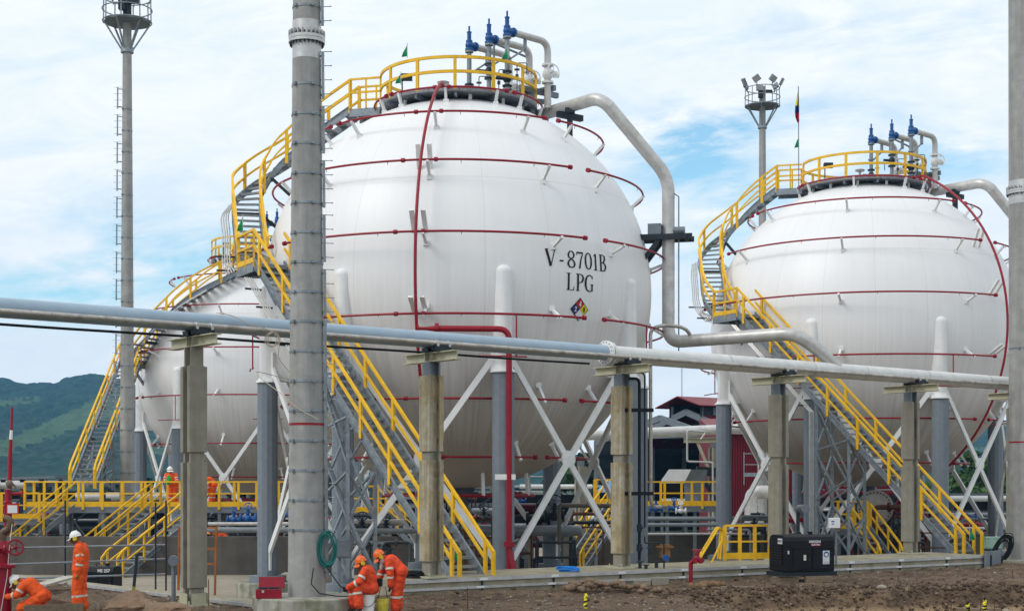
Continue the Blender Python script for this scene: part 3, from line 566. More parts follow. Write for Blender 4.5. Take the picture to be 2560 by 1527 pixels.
def sphere_stair(C, label, low=None, tight=False, cond=.5, up=None, sgn=1, wa=-97):
    dz0 = C.z-8.56
    zb = .46
    if low is None:
        bot = C+V((.643, -11.27, zb-8.56)); 
    else: bot = low
    land = C+V((-5.42, -3.47, 9.0-8.56)); t = thing('access_staircase', label, 'staircase', K(V((bot.x, bot.y, bot.z-.15))), 'stairways up the gas spheres')
    bld = lambda mb, *a, **k: KB(mb, *a, **k)
    u = land-bot; u.z = 0; u.normalize(); wd = .94; lv = V((-u.y, u.x, 0)); land = land+lv*.2
    e = land-u*.5
    pts = [bot.lerp(e, k/24) for k in range(25)]
    flight(t, pts, wd, .205, bld, post=1.75)
    # landing, then the curved flight that winds round behind the shell up to the crown
    up = up or [(-64, 6.58, 9.02), (-70, 6.50, 9.5), (-77, 6.46, 10.15), (-85, 6.55, 10.95), (-91, 6.6, 11.6), (-96.5, 6.2, 12.35), (-99.5, 5.5, 13.0), (-100.5, 4.55, 13.7), (-99.5, 3.35, 14.44)]
    if tight: up = [(a, r-(0, 0, .14, .42, .52, .5, .4, .2, 0)[i_], z) for i_, (a, r, z) in enumerate(up)]
    q = [C+dirv(radians(a))*r+V((0, 0, z-8.56)) for a, r, z in up]
    lc = [e+lv*(wd/2+.02), e-lv*(wd/2+.02), V((*(q[0]-lefts_of(q)[0]*.46)[:2], 9.0+dz0)), V((*(q[0]+lefts_of(q)[0]*.46)[:2], 9.0+dz0)), V((*(e+lv*(wd/2+.02)+u*1.0)[:2], 9.0+dz0))]
    mb = MB(); n = 4; poly = [lc[0], lc[1], lc[2], lc[3]]
    mb.add([V((p.x, p.y, 8.93+dz0)) for p in poly]+[V((p.x, p.y, 9.0+dz0)) for p in poly], [(3, 2, 1, 0), (4, 5, 6, 7)]+[(i, (i+1) % 4, 4+(i+1) % 4, 4+i) for i in range(4)])
    for i in range(4): a, b = poly[i], poly[(i+1) % 4]; mb.bar(V((a.x, a.y, 8.84+dz0)), V((b.x, b.y, 8.84+dz0)), .06, .2)
    mb.bar(land+V((0, 0, -.2)), C+dirv(radians(-62))*5.9+V((0, 0, -.6)), .09, .12); mb.bar(land+V((-.3, .3, -.2)), C+dirv(radians(-66))*5.9+V((0, 0, .2)), .09, .12)
    ld = bld(mb, 'landing', M_GALV, t)
    for hh, nm_, k in ((.92, 'guard_rail', 1), (.48, 'guard_rail', .85)):
        a, b = lc[0]+V((0, 0, hh)), lc[3]+V((0, 0, hh)); a.z = b.z = 9.0+dz0+hh
        mb = MB(); mb.bar(a, b, .07*k, .075*k); bld(mb, nm_, M_YEL, ld)
    mb = MB(); a, b = V((lc[0].x, lc[0].y, 9.08+dz0)), V((lc[3].x, lc[3].y, 9.08+dz0)); mb.bar(a, b, .03, .14); bld(mb, 'toe_plate', M_YEL, ld)
    for k in range(3):
        p = lc[0].lerp(lc[3], k/2); mb = MB(); mb.bar(V((p.x, p.y, 8.85+dz0)), V((p.x, p.y, 9.92+dz0)), .075, .05); bld(mb, 'rail_post', M_YEL, ld)
    cp = catmull(q, 7); flight(t, cp, .78, .205, bld, post=1.5, endcap=False)
    # struts from the curved flight to the shell
    lf = lefts_of(cp)
    for k in (10, 24, 36):
        p = cp[k]-lf[k]*.43*sgn+V((0, 0, -.15)); d = (p-C); d = d.normalized(); mb = MB(); mb.bar(p, C+d*5.95-V((0, 0, .25)), .1, .1); mb.bar(p+lf[k]*.86*sgn, p, .08, .1); bld(mb, 'stair_bracket', M_DSTEEL, t)
    # walkway from the top tread to the crown platform
    a, b = q[-1], C+dirv(radians(wa))*2.35+V((0, 0, 14.44-8.56)); l = lefts_of([a, b])[0]
    mb = MB(); mb.bar(a+V((0, 0, -.03)), b+V((0, 0, -.03)), .9, .06); mb.bar(a+V((0, 0, -.14))+l*.43, b+V((0, 0, -.14))+l*.43, .05, .2); mb.bar(a+V((0, 0, -.14))-l*.43, b+V((0, 0, -.14))-l*.43, .05, .2); wk = bld(mb, 'walkway', M_GALV, t)
    for s in (-1, 1):
        for hh in (.92, .5): mb = MB(); mb.bar(a+l*.46*s+V((0, 0, hh)), b+l*.46*s+V((0, 0, hh)), .05, .06); bld(mb, 'guard_rail', M_YEL, wk)
        for k in (0, .55): p = a.lerp(b, k)+l*.46*s; mb = MB(); mb.bar(p, p+V((0, 0, .92)), .07, .05); bld(mb, 'rail_post', M_YEL, wk)
    # bundle of conduits clipped outside the flights
    for k in range(4):
        o = .12+.07*k
        pth = [p+lf[i]*sgn*(.43+o+.08*sin(min(1, i/14)*pi)) - V((0, 0, .12+.03*k)) for i, p in enumerate(cp) if i in (0, 5, 11, 17, 23, 29)]; pth = catmull(pth, 6)
        mb = MB(); mb.tube(pth, .024, 7); bld(mb, 'conduit', M_ALU, t, smooth=True)
        mb = MB(); a = e+lv*(wd/2+.1+.07*k)+V((0, 0, -.45)); b = bot.lerp(e, cond)+lv*(wd/2+.1+.07*k)+V((0, 0, -.45)); mb.tube([a, b]+([V((b.x, b.y, bot.z-.6))] if tight else []), .02, 7); bld(mb, 'conduit', M_ALU, t, smooth=True)
    mb = MB()
    for k in range(4): p = bot.lerp(e, cond+.03+k*(.93-cond)/3)+V((0, 0, -.48)); mb.bar(p+lv*(wd/2), p+lv*(wd/2+.5), .05, .05)
    for i in (2, 9): p = cp[i]+V((0, 0, -.2)); mb.bar(p+lf[i]*.43*sgn, p+lf[i]*1.05*sgn, .05, .05)
    bld(mb, 'conduit_bracket', M_DSTEEL, t)
    return t, bot, e, u, lv, wd, bld
def stair_tower(r, f0, f1, ins=.05):
    t, bot, e, u, lv, wd, bld = r
    a, b = bot.lerp(e, f0), bot.lerp(e, f1); c = []
    for p, s in ((a, 1), (b, 1), (b, -1), (a, -1)): c.append(((p+lv*s*(wd/2-ins))[:2], p.z-.12))
    lattice(t, [k[0] for k in c], bot.z-.2, [k[1] for k in c], bld)
r2 = sphere_stair(C2, 'tall yellow-railed stairway rising from behind the second concrete pier to the nearest sphere', cond=.73); stair_tower(r2, .49, .65)
r3 = sphere_stair(C3, 'yellow-railed stairway climbing the sphere at right, lattice tower behind the black generator', tight=True, cond=.61); stair_tower(r3, .46, .61)
r1 = sphere_stair(C1, 'yellow-railed stairway at far left winding up the farthest sphere', low=P(208, 1214, 66.5/KS), sgn=-1, wa=-4, up=[(-57, 6.45, 9.0), (-50, 6.3, 9.7), (-42, 6.0, 10.6), (-35, 5.62, 11.4), (-22, 5.1, 12.35), (-10, 4.5, 13.05), (-5, 3.95, 13.6), (-4, 3.35, 14.44)]); stair_tower(r1, .15, .38)
# ---- big silver vent line of the nearest sphere and the one of the right sphere
def vent_line(C, label, tail):
    o = C-C2; W = lambda x, y, z: V((x, y, z))+o
    pts = [W(-.15, 48.3, 14.3), W(2.68, 44.95, 14.34), W(4.74, 45.3, 11.98), W(4.74, 45.3, 7.0)]
    kp = [K(p) for p in pts]
    if tail: kp += tail
    mb = MB(); mb.tube(bend(kp, .5, 10), .207, 22); t = mb.build('vent_line', M_SILV, None, smooth=True); tag(t, label, 'vent pipe', 'silver vent pipes off the spheres')
    def bp(m_, n, mt, **k): return m_.build(n, mt, t, **k)
    # seams and support steel
    for i, f in ((1, .12), (1, .88), (2, .12), (2, .55), (2, .93)):
        a, b = kp[i], kp[i+1]; p = a.lerp(b, f); d = (b-a).normalized(); mb = MB(); mb.cyl(p-d*.02, p+d*.02, .213, seg=22); bp(mb, 'cladding_band', M_SILV, smooth=True)
    z = 10.15; f1 = C+(W(4.74, 45.3, z)-C).normalized()*5.8; p = W(4.74, 45.3, z); d = V((p.x-C.x, p.y-C.y, 0)).normalized(); n = V((-d.y, d.x, 0)); f = V((C.x, C.y, z))+d*5.72
    mb = MB()
    for s in (-1, 1):
        mb.bar(f+n*.36*s, p+n*.30*s+d*.75, .11, .16); mb.bar(f+n*.36*s-V((0, 0, .95))-d*.1, p+n*.30*s-d*.25-V((0, 0, .08)), .11, .13)
    mb.bar(p+d*.55-n*.4, p+d*.55+n*.4, .11, .15); mb.bar(p-d*.35-n*.4, p-d*.35+n*.4, .11, .15)
    KB(mb, 'support_frame', M_DSTEEL, t)
    mb = MB(); mb.box(p-d*.42+V((0, -.15, .24)), (.4, .36, .34), atan2(d.y, d.x)); mb.cyl(p-d*.2+V((0, 0, .22)), p+d*.5+V((0, 0, .22)), .12); KB(mb, 'spring_can', M_GSTEEL, t)
    a = W(1.78, 45.95, 13.9); mb = MB(); f = a-C; fz = C.z+sqrt(36-f.x**2-f.y**2); mb.bar(V((a.x, a.y, fz-.05)), a+V((0, 0, .1)), .17, .17); mb.bar(a+V((-.38, -.3, .1)), a+V((.38, .3, .1)), .16, .18); mb.box(a+V((0, 0, .26)), (.3, .3, .16)); KB(mb, 'support_post', M_DSTEEL, t)
    a = W(5.05, 45.25, 11.4); mb = MB(); mb.tube([a-V((.15, 0, -.1)), a, a-V((0, 0, 4.7))], .022, 6); KB(mb, 'drain_line', M_GSTEEL, t)
    return t
hd = V((.775, .632, 0)); H0 = V((-7.04, 33.05, 6.25))
q = (2092-CX)/F; tt = (H0.y*q-H0.x)/(hd.x-hd.y*q); TEE = H0+hd*tt
ZV = EYE+(7.0-EYE)*KS
vl = vent_line(C2, 'large silver vent pipe dropping beside the nearest sphere and bending into the long header', [P(1985, 833, 46.6), P(2040, 868, 46.8), TEE+V((0, 0, .1))])
vent_line(C3, 'silver vent pipe sloping down behind the right-hand mast from the right sphere', None)
mb = MB(); mb.tube(bend([P(1652, 1266, 48.6), P(1627, 1266, 48.0), P(1626, 822, 48.0), P(1660, 812, 48.0), P(1712, 818, 48.2), P(1735, 850, 48.9)], .3), .06, 10); o = mb.build('bypass_pipe', M_SPIPE, None, smooth=True); tag(o, 'thin bent silver pipe standing beside the elbow of the vent pipe', 'pipe')
# ================================================================== PIPE RACK
hn = V((.632, -.775, 0))                           # towards the camera, square to the rack
def HP(t, off=0.0, z=6.3): p = H0+hd*t+hn*off; p.z = z; return p
mb = MB(); mb.tube([HP(-14), HP(12.35)], .208, 28); t = mb.build('header_pipe', M_BLUEP, None, smooth=True); tag(t, 'pale blue header pipe crossing the left half of the picture on concrete piers', 'pipe', 'long pipes on the rack')
def bolts(mb, p, d, R_, n, r=.016, l=.05):
    a = d.orthogonal().normalized(); b = d.cross(a)
    for k in range(n): q = p+(a*cos(2*pi*k/n)+b*sin(2*pi*k/n))*R_; mb.cyl(q-d*l, q+d*l, r, seg=6)
mb = MB(); mb.cyl(HP(12.36), HP(12.44), .33, seg=40); mb.build('blind_flange', M_WHITE, t, smooth=True)
mb = MB(); bolts(mb, HP(12.40), hd, .285, 16); mb.build('flange_bolts', M_BLACK, t)
mb = MB(); mb.cyl(HP(12.47, 0, 6.27), HP(12.56, 0, 6.27), .33, seg=40); mb.tube([HP(12.56, 0, 6.27), HP(40, 0, 6.27)], .24, 28); t = mb.build('header_pipe', M_WPIPE, None, smooth=True); tag(t, 'white insulated header pipe on the right half of the rack, starting at a bolted flange', 'pipe', 'long pipes on the rack')
for k in (17.2, 21.0, 23.6, 26.9, 30.5):
    mb = MB(); mb.cyl(HP(k, 0, 6.27), HP(k+.06, 0, 6.27), .246, seg=28); mb.build('cladding_band', M_SILV, t, smooth=True)
mb = MB(); mb.tube([HP(-14, .43, 6.19), HP(40, .43, 6.17)], .056, 16); sp = mb.build('steam_pipe', M_SPIPE, None, smooth=True); tag(sp, 'slim stained steel pipe running along the front of both header pipes', 'pipe', 'long pipes on the rack')
mb = MB(); mb.tube([HP(-14, -.62, 6.05)]+[HP(k*.65, -.62, 6.04-.012*sin(k*pi/10)**2) for k in range(-10, 20)], .03, 8); o = mb.build('cable', M_BLACK, None, smooth=True); tag(o, 'black cable strung below the blue header from pier to pier', 'cable')
def Hpoly(b, d, tf, tw):
    b, d = b/2, d/2; w_ = tw/2
    return [(-b, -d), (b, -d), (b, -d+tf), (w_, -d+tf), (w_, d-tf), (b, d-tf), (b, d), (-b, d), (-b, d-tf), (-w_, d-tf), (-w_, -d+tf), (-b, -d+tf)]
def rough_prism(mb, poly, z0, z1, c, rot, amp, step=.16):
    """concrete prism whose arrises are chipped"""
    n = len(poly); m = max(2, int((z1-z0)/step)); R_ = Matrix.Rotation(rot, 2); vs = []
    for k in range(m+1):
        z = z0+(z1-z0)*k/m
        for i, p in enumerate(poly):
            s = 1-amp*max(0, noise.noise(V((i*3.1+c[0], z*2.3, c[1])))-.05)*(1 if 0 < k < m else .4); q = R_ @ (V(p)*s); vs.append((q.x+c[0], q.y+c[1], z))
    fs = [(k*n+i, k*n+(i+1) % n, (k+1)*n+(i+1) % n, (k+1)*n+i) for k in range(m) for i in range(n)]
    fs += [tuple(range(n-1, -1, -1)), tuple(m*n+i for i in range(n))]; mb.add(vs, fs)
PANG = atan2(hd.y, hd.x)
PIERS = [(0.0, 'leftmost concrete pier under the blue header, rope tied above it', .02, 5.33), (6.5, 'yellow-stained concrete pier in front of the nearest stairway', .38, 5.42), (13.0, 'yellow-stained chipped concrete pier at the bolted pipe flange', .38, 5.42),
         (19.53, 'grey concrete pier right behind the black generator', .38, 5.42), (26.14, 'grey concrete pier standing before the right-hand stairway', .38, 5.42), (32.3, 'grey concrete pier close beside the right-hand mast', .30, 5.42)]
for i, (tt_, lab, zb, zt) in enumerate(PIERS):
    p = HP(tt_, 0, 0); t = thing('pipe_pier', lab, 'concrete pier', (p.x, p.y, zb), 'concrete piers of the pipe rack')
    yel = i in (1, 2); mt = M_CONCY if yel else M_CONC; rot = PANG if i == 0 else PANG+pi/2
    c = (p.x, p.y)
    mb = MB(); rough_prism(mb, Hpoly(.33, .35, .08, .10), zb+.08, zt, c, rot, .0, 3); mb.build('core', M_CONC if not yel else M_CONC, t)
    g = 3.2 if i == 0 else 3.3
    for z0, z1 in ((zb+.42, g), (g+.22, zt-.02)):
        mb = MB(); rough_prism(mb, Hpoly(.43, .45, .13, .17), z0, z1, c, rot, .10 if yel or i == 5 else .045); mb.build('concrete_casing', mt, t, bev=.008)
    mb = MB(); mb.prism(Hpoly(.30, .33, .05, .05), zt, 5.74, c, rot); mb.build('steel_stub', M_GSTEEL if i else M_CONC, t)
    mb = MB(); L_ = 1.06
    a, b = HP(tt_, -L_, 0), HP(tt_, L_, 0)
    for z, wd, h in ((5.755, .24, .025), (5.965, .24, .025), (5.86, .022, .19)): mb.bar(V((a.x, a.y, z)), V((b.x, b.y, z)), wd, h)
    for k in (-.13, .13): q = HP(tt_, k, 5.86); mb.box(q, (.22, .02, .19), PANG)
    for q in (a, b): mb.box((q.x, q.y, 5.86), (.02, .02, .19), PANG)
    mb.build('cap_beam', M_CREAM, t)
    mb = MB(); q = HP(tt_, 0, 6.03); mb.box(q, (.42, .04, .12), PANG); mb.box(q-V((0, 0, .045)), (.42, .26, .02), PANG); mb.box(q+V((0, 0, .05)), (.42, .30, .02), PANG)
    for k in (-.2, .2): mb.box(q+hd*k, (.02, .24, .1), PANG)
    mb.build('pipe_shoe', M_DSTEEL, t)
    mb = MB(); q = HP(tt_, .43, 6.055); mb.box(q, (.5, .16, .13), PANG); mb.build('small_shoe', M_DSTEEL, t, bev=.008)
    for k in (-.18, .18):
        ring_ = [HP(tt_+k, .43, 6.18)+(hn*cos(a_)+V((0, 0, 1))*sin(a_))*.066 for a_ in [2*pi*j/14 for j in range(15)]]
        mb = MB(); mb.tube(ring_, .014, 6, False); e = HP(tt_+k, .43, 6.18)+hn*.09-V((0, 0, .05)); mb.box(e, (.05, .05, .07), PANG); mb.build('pipe_clamp', M_ALU, t)
    mb = MB(); mb.box((p.x, p.y, zb+.03), (.62, .62, .05), PANG)
    for sx in (-1, 1):
        for sy in (-1, 1): q = p+hd*.24*sx+hn*.24*sy; mb.cyl((q.x, q.y, zb+.05), (q.x, q.y, zb+.14), .018, seg=8)
    if i == 0:
        for s_ in (-1, 1): mb.box(p+hd*.25*s_+V((0, 0, zb+.18)), (.02, .36, .24), PANG); mb.box(p+hn*.25*s_+V((0, 0, zb+.18)), (.36, .02, .24), PANG)
    mb.build('base_plate', M_CREAM, t, bev=.005)
mb = MB(); p = HP(0, 0, 0); mb.box((p.x, p.y, -.22), (1.25, 1.25, .46), PANG); o = mb.build('pier_footing', M_CONC, None, bev=.03); tag(o, 'square concrete footing under the leftmost pier', 'footing')
# black downpipes strapped to the third pier, rope at the first
mb = MB()
for dx, r, zt in ((.0, .042, 5.62), (.14, .024, 5.78)):
    a = HP(13.22+dx*.5, .15+dx, 0); mb.tube(bend([HP(13.1, .2+dx, zt), V((a.x+.22, a.y, zt)), V((a.x+.22, a.y, .6 if dx == 0 else 1.5))], .16), r, 10)
t = mb.build('downpipe', M_BLACK, None, smooth=True); tag(t, 'pair of black downpipes strapped beside the third pier', 'downpipes')
for z in (4.75, 2.45): mb = MB(); q = HP(13.22, .2, z); mb.box(q+V((.1, 0, 0)), (.95, .1, .1)); mb.build('strap', M_BLACK, t)
for z in (1.5, .95): mb = MB(); q = HP(13.22, .15, z); mb.cyl(q+V((.22, 0, -.1)), q+V((.22, 0, .1)), .075, seg=10); mb.cyl(q+V((.22, 0, 0)), q+V((.30, -.2, 0)), .02, seg=6); mb.build('stop_cock', M_DSTEEL, t, smooth=True)
rp = [HP(.5, .1, 6.53), HP(.8, .28, 6.47), HP(1.15, .48, 6.27), HP(1.5, .5, 6.22), HP(1.8, .6, 6.0), HP(1.8, .62, 5.55), HP(2.1, .7, 5.1), P(640, 930, 32.6), P(700, 982, 31.9), P(745, 1020, 31.55), P(795, 1048, 31.5)]
mb = MB(); mb.tube(catmull(rp, 5), .009, 6)
for k in range(3): mb.tube([HP(1.62, .55, 6.02)+V((.13*sin(a_)+.04*k, -.02*k, .16*cos(a_)-.05)) for a_ in [2*pi*j/14 for j in range(15)]], .009, 6, False)
M_ROPE = mat('pale_rope', (.46, .38, .30), .9, var=.2, scale=30)
o = mb.build('rope', M_ROPE, None, smooth=True); tag(o, 'pale rope knotted on the header and stretched to the big mast', 'rope')
# ================================================================== MASTS
def mast(name, label, x, d, z0, ztop, r0, r1, collar=None, side=1, bands=(), strips=(), bolt_step=.3, rungs=True, grp='tall concrete lighting masts', red=None):
    c = P(x, HY, d); c.z = 0; t = thing(name, label, 'mast', (c.x, c.y, z0), grp); rz = lambda z: r0+(r1-r0)*(z-z0)/(ztop-z0)
    mb = MB(); n = 14; mb.lathe([(rz(z0+(ztop-z0)*k/n), z0+(ztop-z0)*k/n) for k in range(n+1)], (c.x, c.y, 0), 40); mb.build('shaft', M_POLE, t, smooth=True)
    if red:
        mb = MB(); mb.lathe([(rz(red)+.003, red-.03), (rz(red)+.003, red+.025)], (c.x, c.y, 0), 40); mb.build('red_mark', M_RED, t, smooth=True)
    for z in (collar or ()):
        r = rz(z); mb = MB(); mb.lathe([(r+.006, z-.45), (r+.006, z-.1), (r+.085, z-.1), (r+.085, z-.035), (r+.07, z-.03), (r+.085, z-.025), (r+.085, z+.04), (r+.006, z+.04), (r+.006, z+.36)], (c.x, c.y, 0), 40)
        f = mb.build('flange_collar', M_ALU, t, smooth=True); mb = MB()
        for k in range(24): a = 2*pi*k/24; q = V((c.x+(r+.05)*cos(a), c.y+(r+.05)*sin(a), z)); mb.cyl(q-V((0, 0, .16)), q+V((0, 0, .1)), .015, seg=6)
        mb.build('collar_bolts', M_DSTEEL, f)
        mb = MB()
        for k in range(24): a = 2*pi*(k+.5)/24; q = V((c.x+(r+.045)*cos(a), c.y+(r+.045)*sin(a), z+.1)); mb.box(q, (.09, .012, .13), a)
        mb.build('collar_ribs', M_ALU, f)
    for z in bands:
        r = rz(z)+.012; mb = MB(); mb.lathe([(r-.01, z-.025), (r, z-.025), (r, z+.025), (r-.01, z+.025)], (c.x, c.y, 0), 36)
        for a in (-2.25, -1.05): q = V((c.x+(r+.02)*cos(a), c.y+(r+.02)*sin(a), z)); mb.box(q, (.05, .07, .06), a); mb.cyl(q-V((.05, 0, 0)), q+V((.07, 0, 0)), .012, seg=6)
        mb.build('clamp_band', M_GALV, t, smooth=True)
    for za, zb in strips:
        mb = MB(); g_ = .05 if side > 0 else .20; p0 = V((c.x+side*(rz(za)+g_), c.y-.10, za)); p1 = V((c.x+side*(rz(zb)+g_), c.y-.10, zb)); mb.bar(p0, p1, .055, .055)
        for zz in (za+.08, zb-.08): r = rz(zz); mb.bar(V((c.x+side*r*.9, c.y-.05, zz)), V((c.x+side*(r+g_+.02), c.y-.1, zz)), .06, .03)
        n = int((zb-za-.05)/bolt_step)+1
        for k in range(n):
            z = za+.1+bolt_step*k
            if z > zb: break
            q = p0.lerp(p1, (z-za)/(zb-za)); mb.cyl(q+V((-.19, .09, .02)), q+V((.19, -.09, -.02)), .009, seg=6); mb.ball(q+V((.19, -.09, -.02)), .016, 6, 4)
        mb.build('step_ladder', M_GALV, t)
    return t, c, rz
ms = mast('lighting_mast', 'big concrete mast nearest the camera, bolted collar and step irons on its right', 767, 32, .33, 24, .405, .20, (12.24,), 1,
    [1.75+.632*k for k in range(16)]+[12.9, 13.6], [(.75, 2.35), (2.35, 4.6), (4.6, 6.2)]+[(6.3+1.16*k, 7.3+1.16*k) for k in range(5)]+[(12.5+1.3*k, 13.6+1.3*k) for k in range(5)], red=4.0)
ms2 = mast('lighting_mast', 'concrete mast cut by the right edge of the picture, black cable hung at its foot', 2562, 51.9, .1, 25, .52, .55, (12.84,), 1, [7.4], red=4.15)
mb = MB(); mb.prism([(1.2*cos(2*pi*k/8+.39), 1.2*sin(2*pi*k/8+.39)) for k in range(8)], -.8, .33, (ms[1].x, ms[1].y), .3); o = mb.build('mast_footing', M_MOSS, None, bev=.03); tag(o, 'mossy octagonal footing under the nearest mast, red toolbox on its edge', 'footing', 'mast footings')
mb = MB(); mb.prism([(1.2*cos(2*pi*k/8+.39), 1.2*sin(2*pi*k/8+.39)) for k in range(8)], -.6, .1, (ms2[1].x, ms2[1].y), .1); o = mb.build('mast_footing', M_MOSS, None, bev=.03); tag(o, 'concrete footing under the mast at the right edge', 'footing', 'mast footings')
def basket(r, zf, lights=True):
    t, c, rz = r; R_ = 1.12
    b = MB(); b.prism([(R_*cos(2*pi*k/8), R_*sin(2*pi*k/8)) for k in range(8)], zf, zf+.06, (c.x, c.y)); bk = b.build('basket_floor', M_GALV, t)
    mb = MB()
    for zz, rr in ((zf+.05, R_), (zf+.62, R_+.02), (zf+1.18, R_-.03)):
        mb.tube([V((c.x+rr*cos(a), c.y+rr*sin(a), zz)) for a in [2*pi*k/32 for k in range(33)]], .028, 6, False)
    mb.build('basket_rail', M_GALV, bk)
    for k in range(8): a = 2*pi*k/8; mb = MB(); mb.bar((c.x+R_*cos(a), c.y+R_*sin(a), zf), (c.x+(R_-.02)*cos(a), c.y+(R_-.02)*sin(a), zf+1.18), .05, .05); mb.build('basket_post', M_GALV, bk)
    for k in range(6): a = 2*pi*k/6+.3; rr = rz(zf-1.2); mb = MB(); mb.bar((c.x+R_*.93*cos(a), c.y+R_*.93*sin(a), zf), (c.x+(rr+.05)*cos(a), c.y+(rr+.05)*sin(a), zf-1.25), .07, .07); mb.build('strut', M_GALV, t)
    mb = MB(); rr = rz(zf-1.25); mb.lathe([(rr+.01, zf-1.4), (rr+.09, zf-1.4), (rr+.09, zf-1.15), (rr+.01, zf-1.15)], (c.x, c.y, 0), 24); mb.build('strut_collar', M_GALV, t)
    mb = MB(); mb.cyl((c.x, c.y, zf), (c.x, c.y, zf+1.0), .2, seg=16); mb.box((c.x-.16, c.y-.3, zf+.75), (.3, .3, .45)); mb.box((c.x+.35, c.y-.2, zf+.95), (.5, .16, .2)); mb.build('winch_box', M_DSTEEL, t)
    for k in range(7):
        a = -pi/2+.42+2*pi*k/7; q = V((c.x+(R_+.12)*cos(a), c.y+(R_+.12)*sin(a), zf+1.55)); d = V((cos(a), sin(a), -.55)).normalized()
        M3 = V((0, 0, 1)).rotation_difference(d).to_matrix(); mb = MB(); mb.box(q, (.50, .42, .13), M3, .9); fl = mb.build('floodlight', M_GSTEEL, t, bev=.01)
        mb = MB(); mb.box(q+d*.072, (.43, .36, .01), M3); mb.build('lens', mat('lamp_glass', (.30, .31, .31), .2), fl)
        mb = MB(); mb.bar((c.x+(R_-.03)*cos(a), c.y+(R_-.03)*sin(a), zf+1.1), q-V((0, 0, .02)), .05, .05); mb.build('lamp_arm', M_GALV, fl)
lm = mast('lighting_mast', 'slender concrete mast at far left with ladder pieces and lamp basket on top', 318, 70, -1, 26, .37, .185, None, -1, [1.2+1.0*k for k in range(20)], [(z, z+1.0) for z in [2.3+1.28*k for k in range(15)]]); basket(lm, 24.25)
rm = mast('lighting_mast', 'slender concrete mast behind the right sphere carrying a floodlight basket', 1906, 97, -1, 28.4, .33, .2, None, 1); basket(rm, 27.1)
# ================================================================== GROUND
M_FAR = mat('far_ground', (.06, .055, .035), .95, var=.3, scale=.08, col2=(.05, .075, .025), thr=(.45, .6))
M_DIRT = bpy.data.materials.new('dirt'); M_DIRT.use_nodes = True
def dirt_mat(m):
    nt = m.node_tree; L = nt.links.new; bs = nt.nodes['Principled BSDF']; bs.inputs['Roughness'].default_value = .95; bs.inputs['Specular IOR Level'].default_value = .2; tc = nd(nt, 'ShaderNodeTexCoord'); v = tc.outputs['Object']
    def no(s, d=8, r=.65): n = nd(nt, 'ShaderNodeTexNoise'); n.inputs['Scale'].default_value = s; n.inputs['Detail'].default_value = d; n.inputs['Roughness'].default_value = r; L(v, n.inputs['Vector']); return n.outputs[0]
    a, b, c = no(.55), no(5), no(26, 6, .7)
    def mixc(f, c1, c2):
        x = nd(nt, 'ShaderNodeMixRGB'); (L(f, x.inputs[0]))
        for i, q in ((1, c1), (2, c2)):
            if isinstance(q, tuple): x.inputs[i].default_value = (*q, 1)
            else: L(q, x.inputs[i])
        return x.outputs[0]
    def rng(f, lo, hi): r = nd(nt, 'ShaderNodeMapRange'); r.inputs[1].default_value = lo; r.inputs[2].default_value = hi; L(f, r.inputs[0]); return r.outputs[0]
    col = mixc(rng(a, .38, .62), (.092, .060, .038), (.17, .115, .072)); col = mixc(mth(nt, 'MULTIPLY', rng(b, .48, .62), .75), col, (.040, .028, .021)); col = mixc(mth(nt, 'MULTIPLY', rng(c, .56, .68), .7), col, (.26, .205, .15))
    # the hauled road is bare pale clay
    sep = nd(nt, 'ShaderNodeSeparateXYZ'); L(v, sep.inputs[0]); k = rng(mth(nt, 'ADD', sep.outputs[2], mth(nt, 'MULTIPLY', mth(nt, 'SUBTRACT', b, .5), .2)), -.30, -.44); col = mixc(mth(nt, 'MULTIPLY', k, .9), col, (.33, .23, .135))
    L(col, bs.inputs['Base Color']); bp = nd(nt, 'ShaderNodeBump'); bp.inputs['Strength'].default_value = .8; bp.inputs['Distance'].default_value = .05; L(mth(nt, 'ADD', mth(nt, 'MULTIPLY', b, .7), mth(nt, 'MULTIPLY', c, .5)), bp.inputs['Height']); L(bp.outputs[0], bs.inputs['Normal'])
dirt_mat(M_DIRT)
CA, CB = V((-2.73, 36.4, 0)), V((15.56, 49.2, 0)); cdir = (CB-CA).normalized(); cin = V((-cdir.y, cdir.x, 0))
LA, LB = V((-4.6, 31.75, 0)), V((-14.5, 43.1, 0)); ldir = (LB-LA).normalized(); lin = V((ldir.y, -ldir.x, 0))
def ground_z(x, y):
    n = noise.fractal(V((x*.55, y*.55, 3)), 1.0, 2.0, 5)*.075+noise.noise(V((x*3.1, y*3.1, 9)))*.03+noise.noise(V((x*8, y*8, 2)))*.03+max(0, noise.noise(V((x*4.2, y*4.2, 6)))-.25)*.16
    p = V((x, y, 0)); inside = False
    if (p-CA).dot(cin) > .25 and (p-CA).dot(cdir) > .2 and (p-CB).dot(cdir) < 0: return -1.3
    if x < -4.0 and (p-LA).dot(lin) > .1 and y < 60: return -1.3
    if -4.6 <= x <= -2.5 and y > 36.6+(x+2.73)*-.2: return -1.3
    z = .0+n
    if x > -1:
        yb = 36.5+.2*(x-4)+noise.noise(V((x*.6, 0, 5)))*.5; ramp = min(1, max(0, (x-3.5)/3.5)); k = min(1, max(0, (yb-y)/.55)); k = k*k*(3-2*k)
        z += -.52*k*ramp-(n*.55 if k > .9 else 0)+.12*math.exp(-((y-yb-.5)/.6)**2)*ramp
    return z
mb = MB(); x0, x1, y0, y1, st = -14.0, 21.0, 29.5, 52.0, .085; nx, ny = int((x1-x0)/st), int((y1-y0)/st)
mb.v = [V((x0+i*st, y0+j*st, ground_z(x0+i*st, y0+j*st))) for j in range(ny+1) for i in range(nx+1)]
